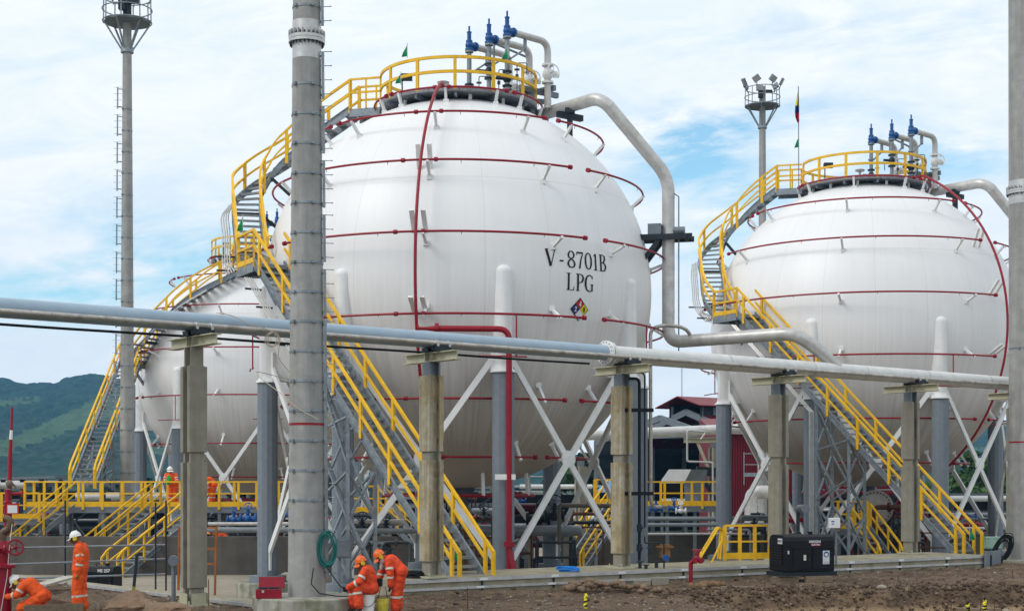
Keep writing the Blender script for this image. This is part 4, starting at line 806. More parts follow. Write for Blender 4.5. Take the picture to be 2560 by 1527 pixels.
mb.f = [[j*(nx+1)+i, j*(nx+1)+i+1, (j+1)*(nx+1)+i+1, (j+1)*(nx+1)+i] for j in range(ny) for i in range(nx)]; mb.m = [0]*len(mb.f)
def raw(mb, name, m, kind='structure'):
    me = bpy.data.meshes.new(name); me.from_pydata(mb.v, [], mb.f); me.materials.append(m); me.polygons.foreach_set('use_smooth', [True]*len(me.polygons)); o = bpy.data.objects.new(name, me); COL.objects.link(o); o['kind'] = kind; return o
raw(mb, 'dirt_ground', M_DIRT)
mb = MB(); E_ = 950; mb.add([(-E_, -60, -1.45), (E_, -60, -1.45), (E_, 1500, -1.45), (-E_, 1500, -1.45)], [(0, 1, 2, 3)]); raw(mb, 'far_ground', M_FAR)
mb = MB(); mb.add([(-60, 31, FLOOR), (70, 31, FLOOR), (70, 105, FLOOR), (-60, 105, FLOOR)], [(0, 1, 2, 3)]); raw(mb, 'concrete_floor', M_FLOOR)
# walls of the containment
t = None
mb = MB(); W_ = 2.3; z0, z1 = -1.1, .38
mb.add([V((*(CA+cin*a+cdir*b)[:2], z)) for z in (z0, z1) for a, b in ((0, 0), (0, (CB-CA).length), (W_, (CB-CA).length), (W_, 0))], [(3, 2, 1, 0), (4, 5, 6, 7), (0, 1, 5, 4), (1, 2, 6, 5), (2, 3, 7, 6), (3, 0, 4, 7)])
M_CURB = mat('stained_curb_concrete', (.32, .285, .205), .85, var=.14, scale=1.6, bump=.3, bscale=25, streak=((.13, .12, .06), .7, 2.2))
t = mb.build('containment_wall', M_CURB, None, bev=.02); tag(t, 'low stained concrete wall below the nearest sphere with two metal strips on its face', 'low wall', 'walls round the tank pit')
Lc = (CB-CA).length
for z, h in ((.325, .085), (.125, .065)):
    mb = MB(); mb.bar(CA-cin*.03+V((0, 0, z))+cdir*.05, CA-cin*.03+cdir*(Lc-.02)+V((0, 0, z)), .05, h); s_ = mb.build('metal_strip', M_ALU, t)
    for k in range(9):
        mb = MB(); p = CA-cin*.058+cdir*(2.2+2.25*k+.1*(z > .2))+V((0, 0, z)); mb.bar(p, p+cdir*.24, .006, h*.75); mb.build('tag_plate', M_WHITE, s_)
for k in range(10): mb = MB(); p = CA-cin*.016+cdir*(2.4+2.25*k); mb.bar(p+V((0, 0, .02)), p+V((0, 0, .36)), .05, .03, up=cin); mb.build('strip_bracket', M_DSTEEL, t)
mb = MB(); mb.add([V((*(LA+lin*a+ldir*b)[:2], z)) for z in (-1.1, .10) for a, b in ((0, 0), (0, 15), (.28, 15), (.28, 0))], [(3, 2, 1, 0), (4, 5, 6, 7), (0, 1, 5, 4), (1, 2, 6, 5), (2, 3, 7, 6), (3, 0, 4, 7)])
t = mb.build('containment_wall', M_CURB, None, bev=.02); tag(t, 'low concrete wall at left running back from the nearest mast behind the leftmost pier', 'low wall', 'walls round the tank pit')
for z, h in ((.045, .08), (-.13, .07)): mb = MB(); mb.bar(LA-lin*.03+V((0, 0, z)), LA-lin*.03+ldir*15+V((0, 0, z)), .05, h); mb.build('metal_strip', M_ALU, t)
# far dark wall of the left pit
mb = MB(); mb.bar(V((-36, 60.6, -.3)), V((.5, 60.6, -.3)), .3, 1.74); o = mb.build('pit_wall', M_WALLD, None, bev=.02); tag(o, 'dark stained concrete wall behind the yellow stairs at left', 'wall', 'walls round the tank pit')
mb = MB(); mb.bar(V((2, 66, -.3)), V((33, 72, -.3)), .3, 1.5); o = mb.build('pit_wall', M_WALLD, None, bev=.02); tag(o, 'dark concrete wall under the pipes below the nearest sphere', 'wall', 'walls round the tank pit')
mb = MB(); mb.bar(V((3.2, 57.5, -.8)), V((13.5, 58.6, -.8)), .4, .55); o = mb.build('beige_kerb', M_FLOOR, None, bev=.02); tag(o, 'beige low concrete kerb behind the third pier', 'kerb')
# pebbles: nobody could count them
rnd = random.Random(3); mb = MB()
ico = [V(p).normalized() for p in ((0, 0, 1), (.9, 0, .4), (.28, .85, .4), (-.72, .53, .4), (-.72, -.53, .4), (.28, -.85, .4), (.72, .53, -.4), (-.28, .85, -.4), (-.9, 0, -.4), (-.28, -.85, -.4), (.72, -.53, -.4), (0, 0, -1))]
icf = [(0, 1, 2), (0, 2, 3), (0, 3, 4), (0, 4, 5), (0, 5, 1), (1, 6, 2), (2, 7, 3), (3, 8, 4), (4, 9, 5), (5, 10, 1), (6, 7, 2), (7, 8, 3), (8, 9, 4), (9, 10, 5), (10, 6, 1), (11, 7, 6), (11, 8, 7), (11, 9, 8), (11, 10, 9), (11, 6, 10)]
M_PEB = [mat('pebble_'+n, c, .9, var=.25, scale=20) for n, c in (('brown', (.17, .12, .085)), ('pale', (.30, .255, .20)), ('grey', (.22, .20, .18)))]
for k in range(15000):
    y = rnd.uniform(31.5, 50); x = rnd.uniform(-.36, .36)*y
    z = ground_z(x, y)
    if z < -.9: continue
    if z < -.3 and rnd.random() < .75: continue
    r = .010+.038*rnd.random()**7; s = V((rnd.uniform(.7, 1.5), rnd.uniform(.7, 1.3), rnd.uniform(.5, .9)))*r; mb.mi = rnd.choice((0, 0, 2, 0, 0, 2, 1)); R3 = Matrix.Rotation(rnd.uniform(0, 6), 3, 'Z')
    mb.add([V((x, y, z+.2*r))+R3 @ V((p.x*s.x, p.y*s.y, p.z*s.z))*rnd.uniform(.85, 1.15) for p in ico], icf)
for k in range(5200):
    y = rnd.uniform(33, 47); x = rnd.uniform(-.12, .36)*y
    if k > 1500:
        x = rnd.uniform(3.5, 14); y = 36.5+.2*(x-4)+rnd.gauss(.1, .45)
    z = ground_z(x, y)
    if z < -.9: continue
    r = .014+.06*rnd.random()**5; s = V((rnd.uniform(.8, 1.4), rnd.uniform(.8, 1.3), rnd.uniform(.6, .95)))*r; mb.mi = rnd.choice((3, 3, 3, 0)); R3 = Matrix.Rotation(rnd.uniform(0, 6), 3, 'Z')
    mb.add([V((x, y, z+.15*r))+R3 @ V((p.x*s.x, p.y*s.y, p.z*s.z))*rnd.uniform(.75, 1.25) for p in ico], icf)
o = mb.build('gravel', M_PEB+[mat('soil_clod', (.075, .048, .031), .95, var=.35, scale=18)], None, smooth=True); o['kind'] = 'stuff'
def rock(name, c, r, m, seed, sc=(1, 1, .75), sub=3, amp=.3):
    bm = bmesh.new(); bmesh.ops.create_icosphere(bm, subdivisions=sub, radius=1)
    for v_ in bm.verts:
        k = 1+amp*noise.fractal(v_.co*1.1+V((seed*7.3, 0, 0)), 1.0, 2.0, 4); v_.co = V((v_.co.x*sc[0], v_.co.y*sc[1], v_.co.z*sc[2]))*k*r
    me = bpy.data.meshes.new(name); bm.to_mesh(me); bm.free(); me.materials.append(m); me.polygons.foreach_set('use_smooth', [True]*len(me.polygons)); o = bpy.data.objects.new(name, me); COL.objects.link(o); o.location = c; o.rotation_euler = (0, 0, seed); return o
M_ROCK = mat('brown_rock', (.20, .135, .088), .9, var=.3, scale=5, bump=.5, bscale=20, col2=(.27, .205, .145), thr=(.54, .7)); M_BOULD = mat('tan_boulder', (.25, .175, .115), .9, var=.35, scale=3, bump=.8, bscale=9, col2=(.20, .12, .075), thr=(.48, .64))
def crag(name, c, r, m, seed, sc):
    bm = bmesh.new(); bmesh.ops.create_icosphere(bm, subdivisions=4, radius=1); pl = [V((noise.noise(V((seed, k, 1))), noise.noise(V((seed, k, 2))), noise.noise(V((seed, k, 3))))).normalized() for k in range(16)]
    for v_ in bm.verts:
        p = v_.co.copy()
        for n in pl:
            h = .70+.2*noise.noise(n*5); e = p.dot(n)-h
            if e > 0: p -= n*e*.9
        p *= 1+.10*noise.fractal(p*2.2+V((seed, 0, 0)), 1, 2, 5)+.05*noise.noise(p*9); v_.co = V((p.x*sc[0], p.y*sc[1], p.z*sc[2]))*r
    me = bpy.data.meshes.new(name); bm.to_mesh(me); bm.free(); me.materials.append(m); o = bpy.data.objects.new(name, me); COL.objects.link(o); o.location = c; return o
for x, y, d, r, sc, lab in ((318, 1522, 31.4, .52, (1.35, 1, .78), 'big cracked tan boulder left of the leftmost pier'), (412, 1534, 31.2, .44, (1.45, 1, .68), 'brown broken boulder touching the footing of the leftmost pier')):
    tag(crag('boulder', P(x, y, d), r, M_BOULD, x*.37, sc), lab, 'boulder', 'boulders at left')
rr_ = random.Random(5)
for k in range(62):
    u = rr_.gauss(0, .48); x = 1505+u*130; d = 37.6+rr_.uniform(-.5, .5); p = P(x, 1470, d); hgt = max(0, .26*(1-abs(u)*1.0)); p.z = ground_z(p.x, p.y)+rr_.uniform(.2, 1)*hgt+.07
    tag(rock('rock', p, rr_.choice((.06, .07, .08, .09, .12)), M_ROCK, k, (rr_.uniform(.9, 1.4), 1, rr_.uniform(.65, .9)), 2), 'rounded brown rock in the heap before the third pier', 'rock', 'rocks heaped before the third pier')
for x, y, r in ((2105, 1484, .09), (2205, 1494, .10), (2303, 1500, .11), (1060, 1482, .05), (2515, 1493, .11), (1900, 1505, .07), (1630, 1508, .08), (2060, 1500, .06), (1345, 1520, .07), (1120, 1500, .05), (1220, 1512, .06), (1780, 1518, .05)):
    d = F*2.9/(y-HY); p = P(x, y, d); p.z = ground_z(p.x, p.y)+.02; tag(rock('rock', p, r, M_PEB[1] if r > .08 else M_ROCK, x, (1.4, 1, .7), 2), 'loose stone lying on the dug bank in the foreground', 'rock', 'loose stones on the bank')
# ================================================================== YELLOW WALKWAYS
plain = lambda mb, *a, **k: mb.build(*a, **k)
def guard(t, pts, h=1.05, gap=1.0, toe=True, r=.062, postw=.105):
    for (a, b) in zip(pts, pts[1:]):
        for hh, nm_, w_ in ((h, 'top_rail', r*1.1), (h*.52, 'mid_rail', r*.8)):
            mb = MB(); mb.bar(a+V((0, 0, hh)), b+V((0, 0, hh)), w_, w_); mb.build(nm_, M_YEL, t)
        if toe: mb = MB(); mb.bar(a+V((0, 0, .09)), b+V((0, 0, .09)), .02, .2); mb.build('toe_plate', M_YEL, t)
        n = max(1, int(round((b-a).length/gap)))
        for k in range(n+1): p = a.lerp(b, k/n); mb = MB(); mb.bar(p+V((0, 0, -.14)), p+V((0, 0, h)), postw, .06, up=(b-a).normalized().cross(V((0, 0, 1)))); mb.build('rail_post', M_YEL, t)
def deck(t, a, b, wd, th=.07, beams=True):
    u = (b-a).normalized(); n = V((-u.y, u.x, 0)); mb = MB(); mb.bar(a+n*wd/2-V((0, 0, th/2)), b+n*wd/2-V((0, 0, th/2)), wd, th); mb.build('deck', M_TREAD, t)
    if beams:
        for s in (.06, wd-.06): mb = MB(); mb.bar(a+n*s-V((0, 0, th+.11)), b+n*s-V((0, 0, th+.11)), .09, .2); mb.build('edge_beam', M_GSTEEL, t)
def legs(t, pts, zb, m=None):
    for p in pts: mb = MB(); mb.bar(V((p.x, p.y, zb)), p-V((0, 0, .1)), .14, .14); mb.box((p.x, p.y, zb+.02), (.3, .3, .04)); mb.build('leg', m or M_GSTEEL, t)
def AT(x, d, z): p = P(x, HY, d); p.z = z; return p
WZ = 1.73
t = thing('access_platform', 'long yellow-railed walkway at left where two workers stand', 'walkway', AT(400, 64.6, FLOOR), 'yellow-railed walkways')
a, b = AT(62, 64, WZ), AT(742, 64, WZ); deck(t, a, b, 1.25); guard(t, [a, b], gap=.85); guard(t, [a+V((0, 1.25, 0)), b+V((0, 1.25, 0))], gap=.95); guard(t, [a, a+V((0, 1.25, 0))])
legs(t, [a.lerp(b, k/7)+V((0, .12, 0)) for k in range(8)]+[a.lerp(b, k/7)+V((0, 1.1, 0)) for k in range(8)], FLOOR)
for k in range(7): mb = MB(); p = a.lerp(b, k/7)+V((0, .6, -.3)); q = a.lerp(b, (k+1)/7)+V((0, .6, -2.5)); mb.bar(p, q, .07, .07); mb.build('deck_brace', M_GSTEEL, t)
t = thing('access_platform', 'lower yellow-railed landing at the left edge of the picture', 'walkway', AT(30, 62.8, FLOOR), 'yellow-railed walkways')
a, b = AT(-90, 62.5, 1.26), AT(98, 62.5, 1.26); deck(t, a, b, 1.2); guard(t, [a, b], gap=1.3); legs(t, [a.lerp(b, k/3)+V((0, .2, 0)) for k in range(4)], FLOOR)
def ystair(label, top, bot, grp='short yellow-railed stairs', wd=.8, h=1.0, rise=.2):
    t = thing('platform_stair', label, 'stair', V((bot.x, bot.y, bot.z-.1)), grp); pts = [bot.lerp(top, k/10) for k in range(11)]
    flight(t, pts, wd, rise, plain, h=h, post=1.3, str_h=.22, rs=.065); return t
ystair('leftmost of three yellow-railed stairs going down from the long walkway', AT(176, 63.7, WZ), AT(-22, 61.4, FLOOR+.05))
ystair('middle of three yellow-railed stairs going down from the long walkway', AT(390, 63.7, WZ), AT(190, 61.4, FLOOR+.05))
ystair('yellow-railed stair coming down over the dark wall beside the leftmost pier', AT(500, 63.0, WZ-.02), AT(288, 58.9, FLOOR+.05))
t = thing('access_platform', 'yellow-railed walkway between the third pier and the left leg of the right sphere', 'walkway', AT(1700, 66, FLOOR), 'yellow-railed walkways')
a, b = AT(1600, 66, WZ), AT(1808, 66, WZ); deck(t, a, b, 1.3); guard(t, [a, b], gap=1.0); guard(t, [a+V((0, 1.3, 0)), b+V((0, 1.3, 0))], gap=1.1); guard(t, [b, b+V((0, 1.3, 0))]); legs(t, [a.lerp(b, k/3)+V((0, .2, 0)) for k in range(4)], FLOOR)
ystair('yellow-railed stair seen through the white cross braces of the nearest sphere', AT(1545, 65, WZ+.1), AT(1432, 61.5, FLOOR+.1), wd=.95)
t = thing('access_platform', 'yellow-railed landing beside the blue canopy', 'walkway', AT(1510, 66, FLOOR), 'yellow-railed walkways')
a, b = AT(1490, 66, WZ+.1), AT(1590, 66, WZ+.1); deck(t, a, b, 1.2); guard(t, [a, b], gap=.8); guard(t, [a+V((0, 1.2, 0)), b+V((0, 1.2, 0))], gap=.9); legs(t, [a, b], FLOOR)
t = thing('access_platform', 'small yellow-railed platform seen between lattice tower and second pier', 'walkway', AT(940, 61, FLOOR), 'yellow-railed walkways')
a, b = AT(872, 61, 1.55), AT(1000, 61, 1.55); deck(t, a, b, 1.2); guard(t, [a, b], gap=.9); guard(t, [a+V((0, 1.2, 0)), b+V((0, 1.2, 0))], gap=.9); legs(t, [a, b], FLOOR)
ystair('yellow-railed stair half hidden behind the nearest stairway', AT(955, 60.8, 1.5), AT(1120, 60, FLOOR+.1))
ystair('small yellow-railed stair beneath the right sphere beside the lattice tower', AT(2150, 58.5, .95), AT(2222, 55.5, -.45), h=.95)
t = thing('access_platform', 'small yellow-railed deck under the right sphere at the head of a short stair', 'walkway', AT(2130, 59, FLOOR), 'yellow-railed walkways')
a, b = AT(2095, 59, .95), AT(2170, 59, .95); deck(t, a, b, 1.0); guard(t, [a, b], gap=.6); guard(t, [a+V((0, 1.0, 0)), b+V((0, 1.0, 0))], gap=.6); legs(t, [a, b], FLOOR)
# step-over at the kerb
t = thing('step_over', 'yellow step-over rail on the containment wall left of the black generator', 'step-over', AT(1868, 45.2, .38))
a, b = AT(1812, 45.6, .42), AT(1924, 45.9, .42); mb = MB(); mb.bar(a+V((0, .5, -.03)), b+V((0, .5, -.03)), 1.0, .06); mb.build('deck', M_GSTEEL, t); guard(t, [a, b], h=1.02, gap=.46, r=.06)
for dx, off in ((0, 0), (-.22, .45)):
    c = AT(1800, 45.5, .42)+V((0, off, 0)); mb = MB(); mb.tube(bend([AT(1721, 43.6, -.02)+V((0, off, 0)), AT(1797, 45.3, 1.4)+V((0, off, 0)), AT(1807, 45.5, 1.30)+V((0, off, 0)), AT(1800, 45.4, .42)+V((0, off, 0))], .1), .032, 8); mb.build('hand_rail', M_YEL, t, smooth=True)
mb = MB(); mb.tube([AT(1762, 44.0, -.02), AT(1803, 45.4, .95)], .03, 8); mb.build('hand_rail', M_YEL, t, smooth=True)
# ================================================================== PEOPLE
M_ORANGE = mat('orange_coverall', (.78, .10, .018), .75, var=.14, scale=7, bump=.35, bscale=16)
M_ORANGE2 = mat('red_orange_coverall', (.68, .068, .022), .75, var=.14, scale=7, bump=.35, bscale=16)
M_SKIN = mat('brown_skin', (.20, .095, .055), .6, var=.08)
M_GLOVE = mat('yellow_glove', (.34, .27, .06), .8, var=.25, scale=25); M_GLOVEB = mat('black_glove', (.02, .02, .022), .7)
M_BOOTY = mat('tan_boot', (.55, .30, .09), .7, var=.2); M_BOOT = mat('dark_boot', (.05, .04, .035), .7)
M_HELW = mat('white_helmet', (.80, .80, .78), .3, var=.03); M_HELO = mat('orange_helmet', (.72, .13, .02), .32, var=.06)
M_MUFF = mat('yellow_ear_muff', (.62, .50, .03), .45); M_REFL = mat('reflective_tape', (.55, .58, .50), .35); M_SCARF = mat('white_scarf', (.60, .60, .60), .85)
def limb(mb, p, q, r1, r2, seg=14):
    p, q = V(p), V(q); mb.tube([p, q], [r1, r2], seg); mb.ball(p, r1, seg, 8); mb.ball(q, r2, seg, 8)
def person(label, base, J, suit=M_ORANGE, glove=M_GLOVE, boot=M_BOOT, helmet=M_HELW, face=(-1, 0, 0), rz=0, k=1.0, scarf=False, group='workers in orange coveralls', voxel=.014, bag=False):
    """J: joints in metres about the feet (x right, y away, z up). One continuous body surface; helmet, muffs, tape are children"""
    M = Matrix.Rotation(rz, 3, 'Z'); j = {n: M @ V(p)*k for n, p in J.items()}; f = (M @ V(face)).normalized()
    t = thing('person', label, 'person', base, group)
    parts = []                                        # (p, q, r1, r2, material slot)
    def S_(a, b, r1, r2, m=0): parts.append((V(a), V(b), r1, r2, m))
    pel, ch, nk, hd_ = j['pelvis'], j['chest'], j['neck'], j['head']; up = (ch-pel).normalized(); sh = (j['shR']-j['shL']).normalized()
    S_(pel-sh*.085, pel+sh*.085, .15, .15); S_(pel, ch-up*.02, .155, .165); S_(ch-sh*.10, ch+sh*.10, .135, .135); S_(ch, nk, .12, .062); S_(pel-sh*.06, ch-sh*.09, .135, .13); S_(pel+sh*.06, ch+sh*.09, .135, .13)
    S_(nk, hd_-f*.01, .055, .06, 1); S_(hd_+V((0, 0, .015)), hd_+V((0, 0, .03))-f*.02, .088, .088, 1); S_(hd_+f*.03-V((0, 0, .045)), hd_+f*.045-V((0, 0, .07)), .058, .045, 1); S_(hd_+f*.095-V((0, 0, .005)), hd_+f*.108-V((0, 0, .03)), .012, .016, 1)
    sd_ = f.cross(V((0, 0, 1))).normalized()
    for s in (-1, 1): S_(hd_+sd_*.088*s-V((0, 0, .02)), hd_+sd_*.09*s+V((0, 0, .01)), .014, .018, 1)
    for s in 'LR':
        a, e, w_ = j['sh'+s], j['el'+s], j['wr'+s]; h, kn, an = j['hip'+s], j['kn'+s], j['an'+s]; S_(ch, a, .11, .092); S_(a, e, .090, .076); S_(e, w_, .076, .062)
        hdv = (w_-e).normalized(); side = hdv.cross(f if abs(hdv.dot(f)) < .9 else V((0, 0, 1))).normalized(); bk = side.cross(hdv); palm = w_+hdv*.07; gs = 2
        S_(w_, w_+hdv*.03, .036, .036, gs); S_(w_+hdv*.04-side*.018, palm-side*.026, .022, .021, gs); S_(w_+hdv*.04+side*.018, palm+side*.026, .022, .021, gs)
        for q, (o, l) in enumerate(((-.034, .062), (-.011, .074), (.011, .068), (.034, .052))):
            p0 = palm+side*o; p1 = p0+hdv*l*.55+bk*.012; p2 = p1+hdv*l*.35+bk*.03; S_(p0, p1, .0125, .0115, gs); S_(p1, p2, .0115, .010, gs)
        p0 = w_+hdv*.03-side*.03; p1 = p0+hdv*.035-side*.03+bk*.015; S_(p0, p1, .015, .013, gs); S_(p1, p1+hdv*.03+bk*.012, .013, .011, gs)
        S_(pel, h, .14, .125); S_(h, kn, .125, .105); S_(kn, an+(kn-an)*.14, .105, .100)
        ft = j.get('ft'+s, an+f*.17-V((0, 0, .05))); fd = (ft-an).normalized(); S_(an+(kn-an)*.28, an, .058, .052, 3); S_(an-V((0, 0, .03))-fd*.04, ft, .050, .042, 3)
    # folds of cloth hanging at the waist and knees
    mb = MB()
    for p, q, r1, r2, m in parts: limb(mb, p, q, r1, r2, 12)
    me = bpy.data.meshes.new('tmp'); me.from_pydata(mb.v, [], mb.f); o = bpy.data.objects.new('tmp', me); COL.objects.link(o)
    rm_ = o.modifiers.new('r', 'REMESH'); rm_.mode = 'VOXEL'; rm_.voxel_size = voxel; sm_ = o.modifiers.new('s', 'SMOOTH'); sm_.factor = .5; sm_.iterations = 3
    dg = bpy.context.evaluated_depsgraph_get(); body = bpy.data.meshes.new_from_object(o.evaluated_get(dg)); bpy.data.objects.remove(o)
    for mt in (suit, M_SKIN, glove, boot): body.materials.append(mt)
    import numpy as np
    nP = len(body.polygons); cc = np.empty(nP*3); body.polygons.foreach_get('center', cc); cc = cc.reshape(-1, 3); best = np.full(nP, 9.0); mi = np.zeros(nP, int)
    for p, q, r1, r2, m in parts:
        d = np.array(q-p); l2 = max(1e-9, float(d @ d)); u = np.clip((cc-np.array(p)) @ d/l2, 0, 1); x = np.linalg.norm(cc-np.array(p)-u[:, None]*d, axis=1)-(r1+(r2-r1)*u); k_ = x < best; best[k_] = x[k_]; mi[k_] = m
    body.polygons.foreach_set('material_index', mi.astype('int32')); body.polygons.foreach_set('use_smooth', [True]*nP)
    for v_ in body.vertices:
        if v_.co.z < j['neck'].z-.05: v_.co += v_.normal*(.016*noise.noise(V((v_.co.x*9, v_.co.y*9, v_.co.z*13))+V(base))+.008*noise.noise(v_.co*24+V(base)))
    bo = bpy.data.objects.new('body', body); COL.objects.link(bo); bo.parent = t
    # helmet with brim
    hz = (V((0, 0, 1))+f*.18*(0 if abs(f.z) > .3 else 1)).normalized(); hz = (hz+(hd_-nk).normalized()*.8).normalized(); R3 = V((0, 0, 1)).rotation_difference(hz).to_matrix(); hc = hd_+hz*.035
    mb = MB(); mb.lathe([(.118*cos(x)*1.02, .115*sin(x)) for x in [pi/2*q/8 for q in range(9)]][::-1]+[(.128, -.006), (.128, -.012), (.11, -.012)], (0, 0, 0), 24); mb.v = [hc+R3 @ V((p.x*1.0, p.y, p.z)) for p in mb.v]
    vis = [hc+R3 @ (Matrix.Rotation(a, 3, 'Z') @ (R3.transposed() @ f))*rr+hz*zz for rr, zz in ((.10, -.004), (.185, -.03)) for a in [-.9+1.8*q/10 for q in range(11)]]
    mb.add(vis+[p-hz*.008 for p in vis], [(q, q+1, 12+q, 11+q) for q in range(10)]+[(22+q, 33+q, 34+q, 23+q) for q in range(10)]+[(11+q, 12+q, 34+q, 33+q) for q in range(10)])
    mb.bar(hc-f*.06+hz*.112, hc+f*.06+hz*.112, .03, .012, up=hz); mb.build('helmet', helmet, t, smooth=True, world=False)
    for s in (-1, 1):
        c = hd_+sd_*.105*s-V((0, 0, .012)); mb = MB(); mb.cyl(c-sd_*.02*s, c+sd_*.032*s, .048, .040, 16); mb.bar(c+V((0, 0, .03)), hc+sd_*.122*s+hz*.02, .02, .02); mb.build('ear_muff', M_MUFF, t, smooth=True, world=False)
        c = hd_+f*.082+sd_*.032*s+V((0, 0, .008)); mb = MB(); mb.ball(c, .012, 8, 6); mb.build('eye', M_GENB, t, world=False)
    mb = MB(); c = hd_+f*.088-V((0, 0, .062)); mb.ball(c, .02, 10, 6, (1.1, 1, .35)); mb.build('mouth', mat('lips', (.16, .05, .04), .6), t, world=False)
    # reflective tape round chest, fore-arms and shins
    def band(p, q, u, r): c = V(p).lerp(V(q), u); d = (V(q)-V(p)).normalized(); mb = MB(); mb.tube([c-d*.022, c+d*.022], r, 18, False); mb.build('reflective_tape', M_REFL, t, smooth=True, world=False)
    for s in 'LR': band(j['el'+s], j['wr'+s], .3, .0765); band(j['kn'+s], j['an'+s], .3, .1085); band(j['sh'+s], j['el'+s], .6, .086)
    if scarf:
        mb = MB(); c = nk; mb.ball(c+f*.05-V((0, 0, .02)), .085, 14, 8, (1, 1, .8)); mb.ball(c+f*.09-V((0, 0, .11)), .06, 12, 8, (.7, 1.3, 1.5)); mb.build('scarf', M_SCARF, t, smooth=True, world=False)
    if bag:
        mb = MB(); c = j['pelvis']-f*.20; mb.box(c, (.12, .22, .17)); mb.build('tool_pouch', M_BLACK, t, bev=.02, world=False)
    return t
def gz(p): return V((p.x, p.y, ground_z(p.x, p.y)))
STAND = dict(pelvis=(.03, 0, .95), chest=(.05, 0, 1.30), neck=(.0, 0, 1.47), head=(-.065, 0, 1.585), shL=(.05, -.19, 1.39), shR=(.05, .19, 1.39), elL=(.10, -.25, 1.12), elR=(.08, .24, 1.12), wrL=(.05, -.25, .87), wrR=(-.04, .22, .90),
    hipL=(.03, -.09, .90), hipR=(.03, .09, .90), knL=(-.02, -.11, .50), knR=(.03, .11, .50), anL=(.02, -.11, .10), anR=(.07, .12, .10))
KNEEL = dict(pelvis=(.25, 0, .36), chest=(-.02, 0, .60), neck=(-.19, 0, .66), head=(-.29, -.03, .66), shL=(-.08, -.18, .60), shR=(-.08, .18, .60), elL=(-.20, -.24, .40), elR=(-.22, .2, .40), wrL=(-.42, -.15, .36), wrR=(-.44, .1, .38),
    hipL=(.22, -.10, .32), hipR=(.22, .10, .32), knL=(-.14, -.14, .13), knR=(-.14, .14, .13), anL=(.27, -.12, .10), anR=(.27, .12, .10), ftL=(.42, -.12, .05), ftR=(.42, .12, .05))
SIT = dict(pelvis=(.10, 0, .52), chest=(.01, -.02, .84), neck=(-.05, -.04, .97), head=(-.12, -.08, 1.055), shL=(-.02, -.20, .90), shR=(.02, .17, .90), elL=(-.14, -.30, .66), elR=(-.12, .2, .64), wrL=(-.36, -.27, .55), wrR=(-.38, .02, .54),
    hipL=(.06, -.10, .50), hipR=(.06, .10, .50), knL=(-.20, -.22, .56), knR=(-.30, .12, .50), anL=(-.14, -.24, .12), anR=(-.30, .12, .11))
BEND = dict(pelvis=(.14, 0, .92), chest=(-.08, 0, 1.13), neck=(-.22, -.01, 1.20), head=(-.31, -.04, 1.24), shL=(-.11, -.19, 1.15), shR=(-.13, .19, 1.15), elL=(-.07, -.24, .88), elR=(-.29, .17, .90), wrL=(-.07, -.22, .64), wrR=(-.34, .1, .66),
    hipL=(.13, -.09, .88), hipR=(.13, .09, .88), knL=(.04, -.11, .50), knR=(.08, .11, .50), anL=(.02, -.11, .10), anR=(.06, .12, .10))
LEAN = dict(pelvis=(.06, 0, .95), chest=(-.04, -.05, 1.28), neck=(-.06, -.08, 1.44), head=(-.06, -.12, 1.56), shL=(-.22, -.06, 1.36), shR=(.16, -.06, 1.36), elL=(-.28, -.18, 1.12), elR=(.24, -.16, 1.12), wrL=(-.12, -.30, 1.05), wrR=(.30, -.30, 1.04),
    hipL=(-.03, 0, .90), hipR=(.14, 0, .90), knL=(-.05, -.03, .5), knR=(.15, -.03, .5), anL=(-.06, 0, .1), anR=(.15, 0, .1))
person('standing worker in orange with white helmet and yellow gloves, looking left', gz(AT(197, 31.1, 0)), STAND, M_ORANGE, boot=M_BOOTY, face=(-.94, -.1, -.32))
person('kneeling worker in orange beside the red valve at the left edge', gz(AT(76, 30.9, 0)), KNEEL, M_ORANGE, face=(-.7, -.2, -.7), scarf=True)
person('seated worker with orange helmet sitting on a white bucket by the mast', gz(AT(918, 31.35, 0)), SIT, M_ORANGE2, M_GLOVEB, helmet=M_HELO, face=(-.75, -.35, -.55), bag=True)
person('stooping worker with orange helmet and white scarf lifting a yellow bag', gz(AT(986, 31.7, 0)), BEND, M_ORANGE2, M_GLOVEB, helmet=M_HELO, face=(-.6, -.25, -.75), scarf=True)
person('worker in white helmet leaning on the walkway rail with a green cloth', AT(430, 64.6, WZ), LEAN, M_ORANGE, face=(.3, -.85, -.4), voxel=.022)
person('worker bending over on the walkway, half hidden by the leftmost pier', AT(527, 64.7, WZ), BEND, M_ORANGE, face=(-.6, -.25, -.75), voxel=.022)
person('worker crouching under the walkway among blue valves', AT(556, 63.0, FLOOR+.9), KNEEL, M_ORANGE, helmet=M_HELO, face=(-.7, -.2, -.7), voxel=.022)
mb = MB(); c = AT(421, 64.15, WZ+1.0); mb.tube([c+V((0, 0, .34)), c+V((.03, -.02, .15)), c+V((0, 0, -.06))], [.05, .11, .08], 10); o = mb.build('green_cloth', mat('bright_green_cloth', (.03, .38, .06), .85), None, smooth=True); tag(o, 'bright green cloth held over the walkway rail', 'cloth')
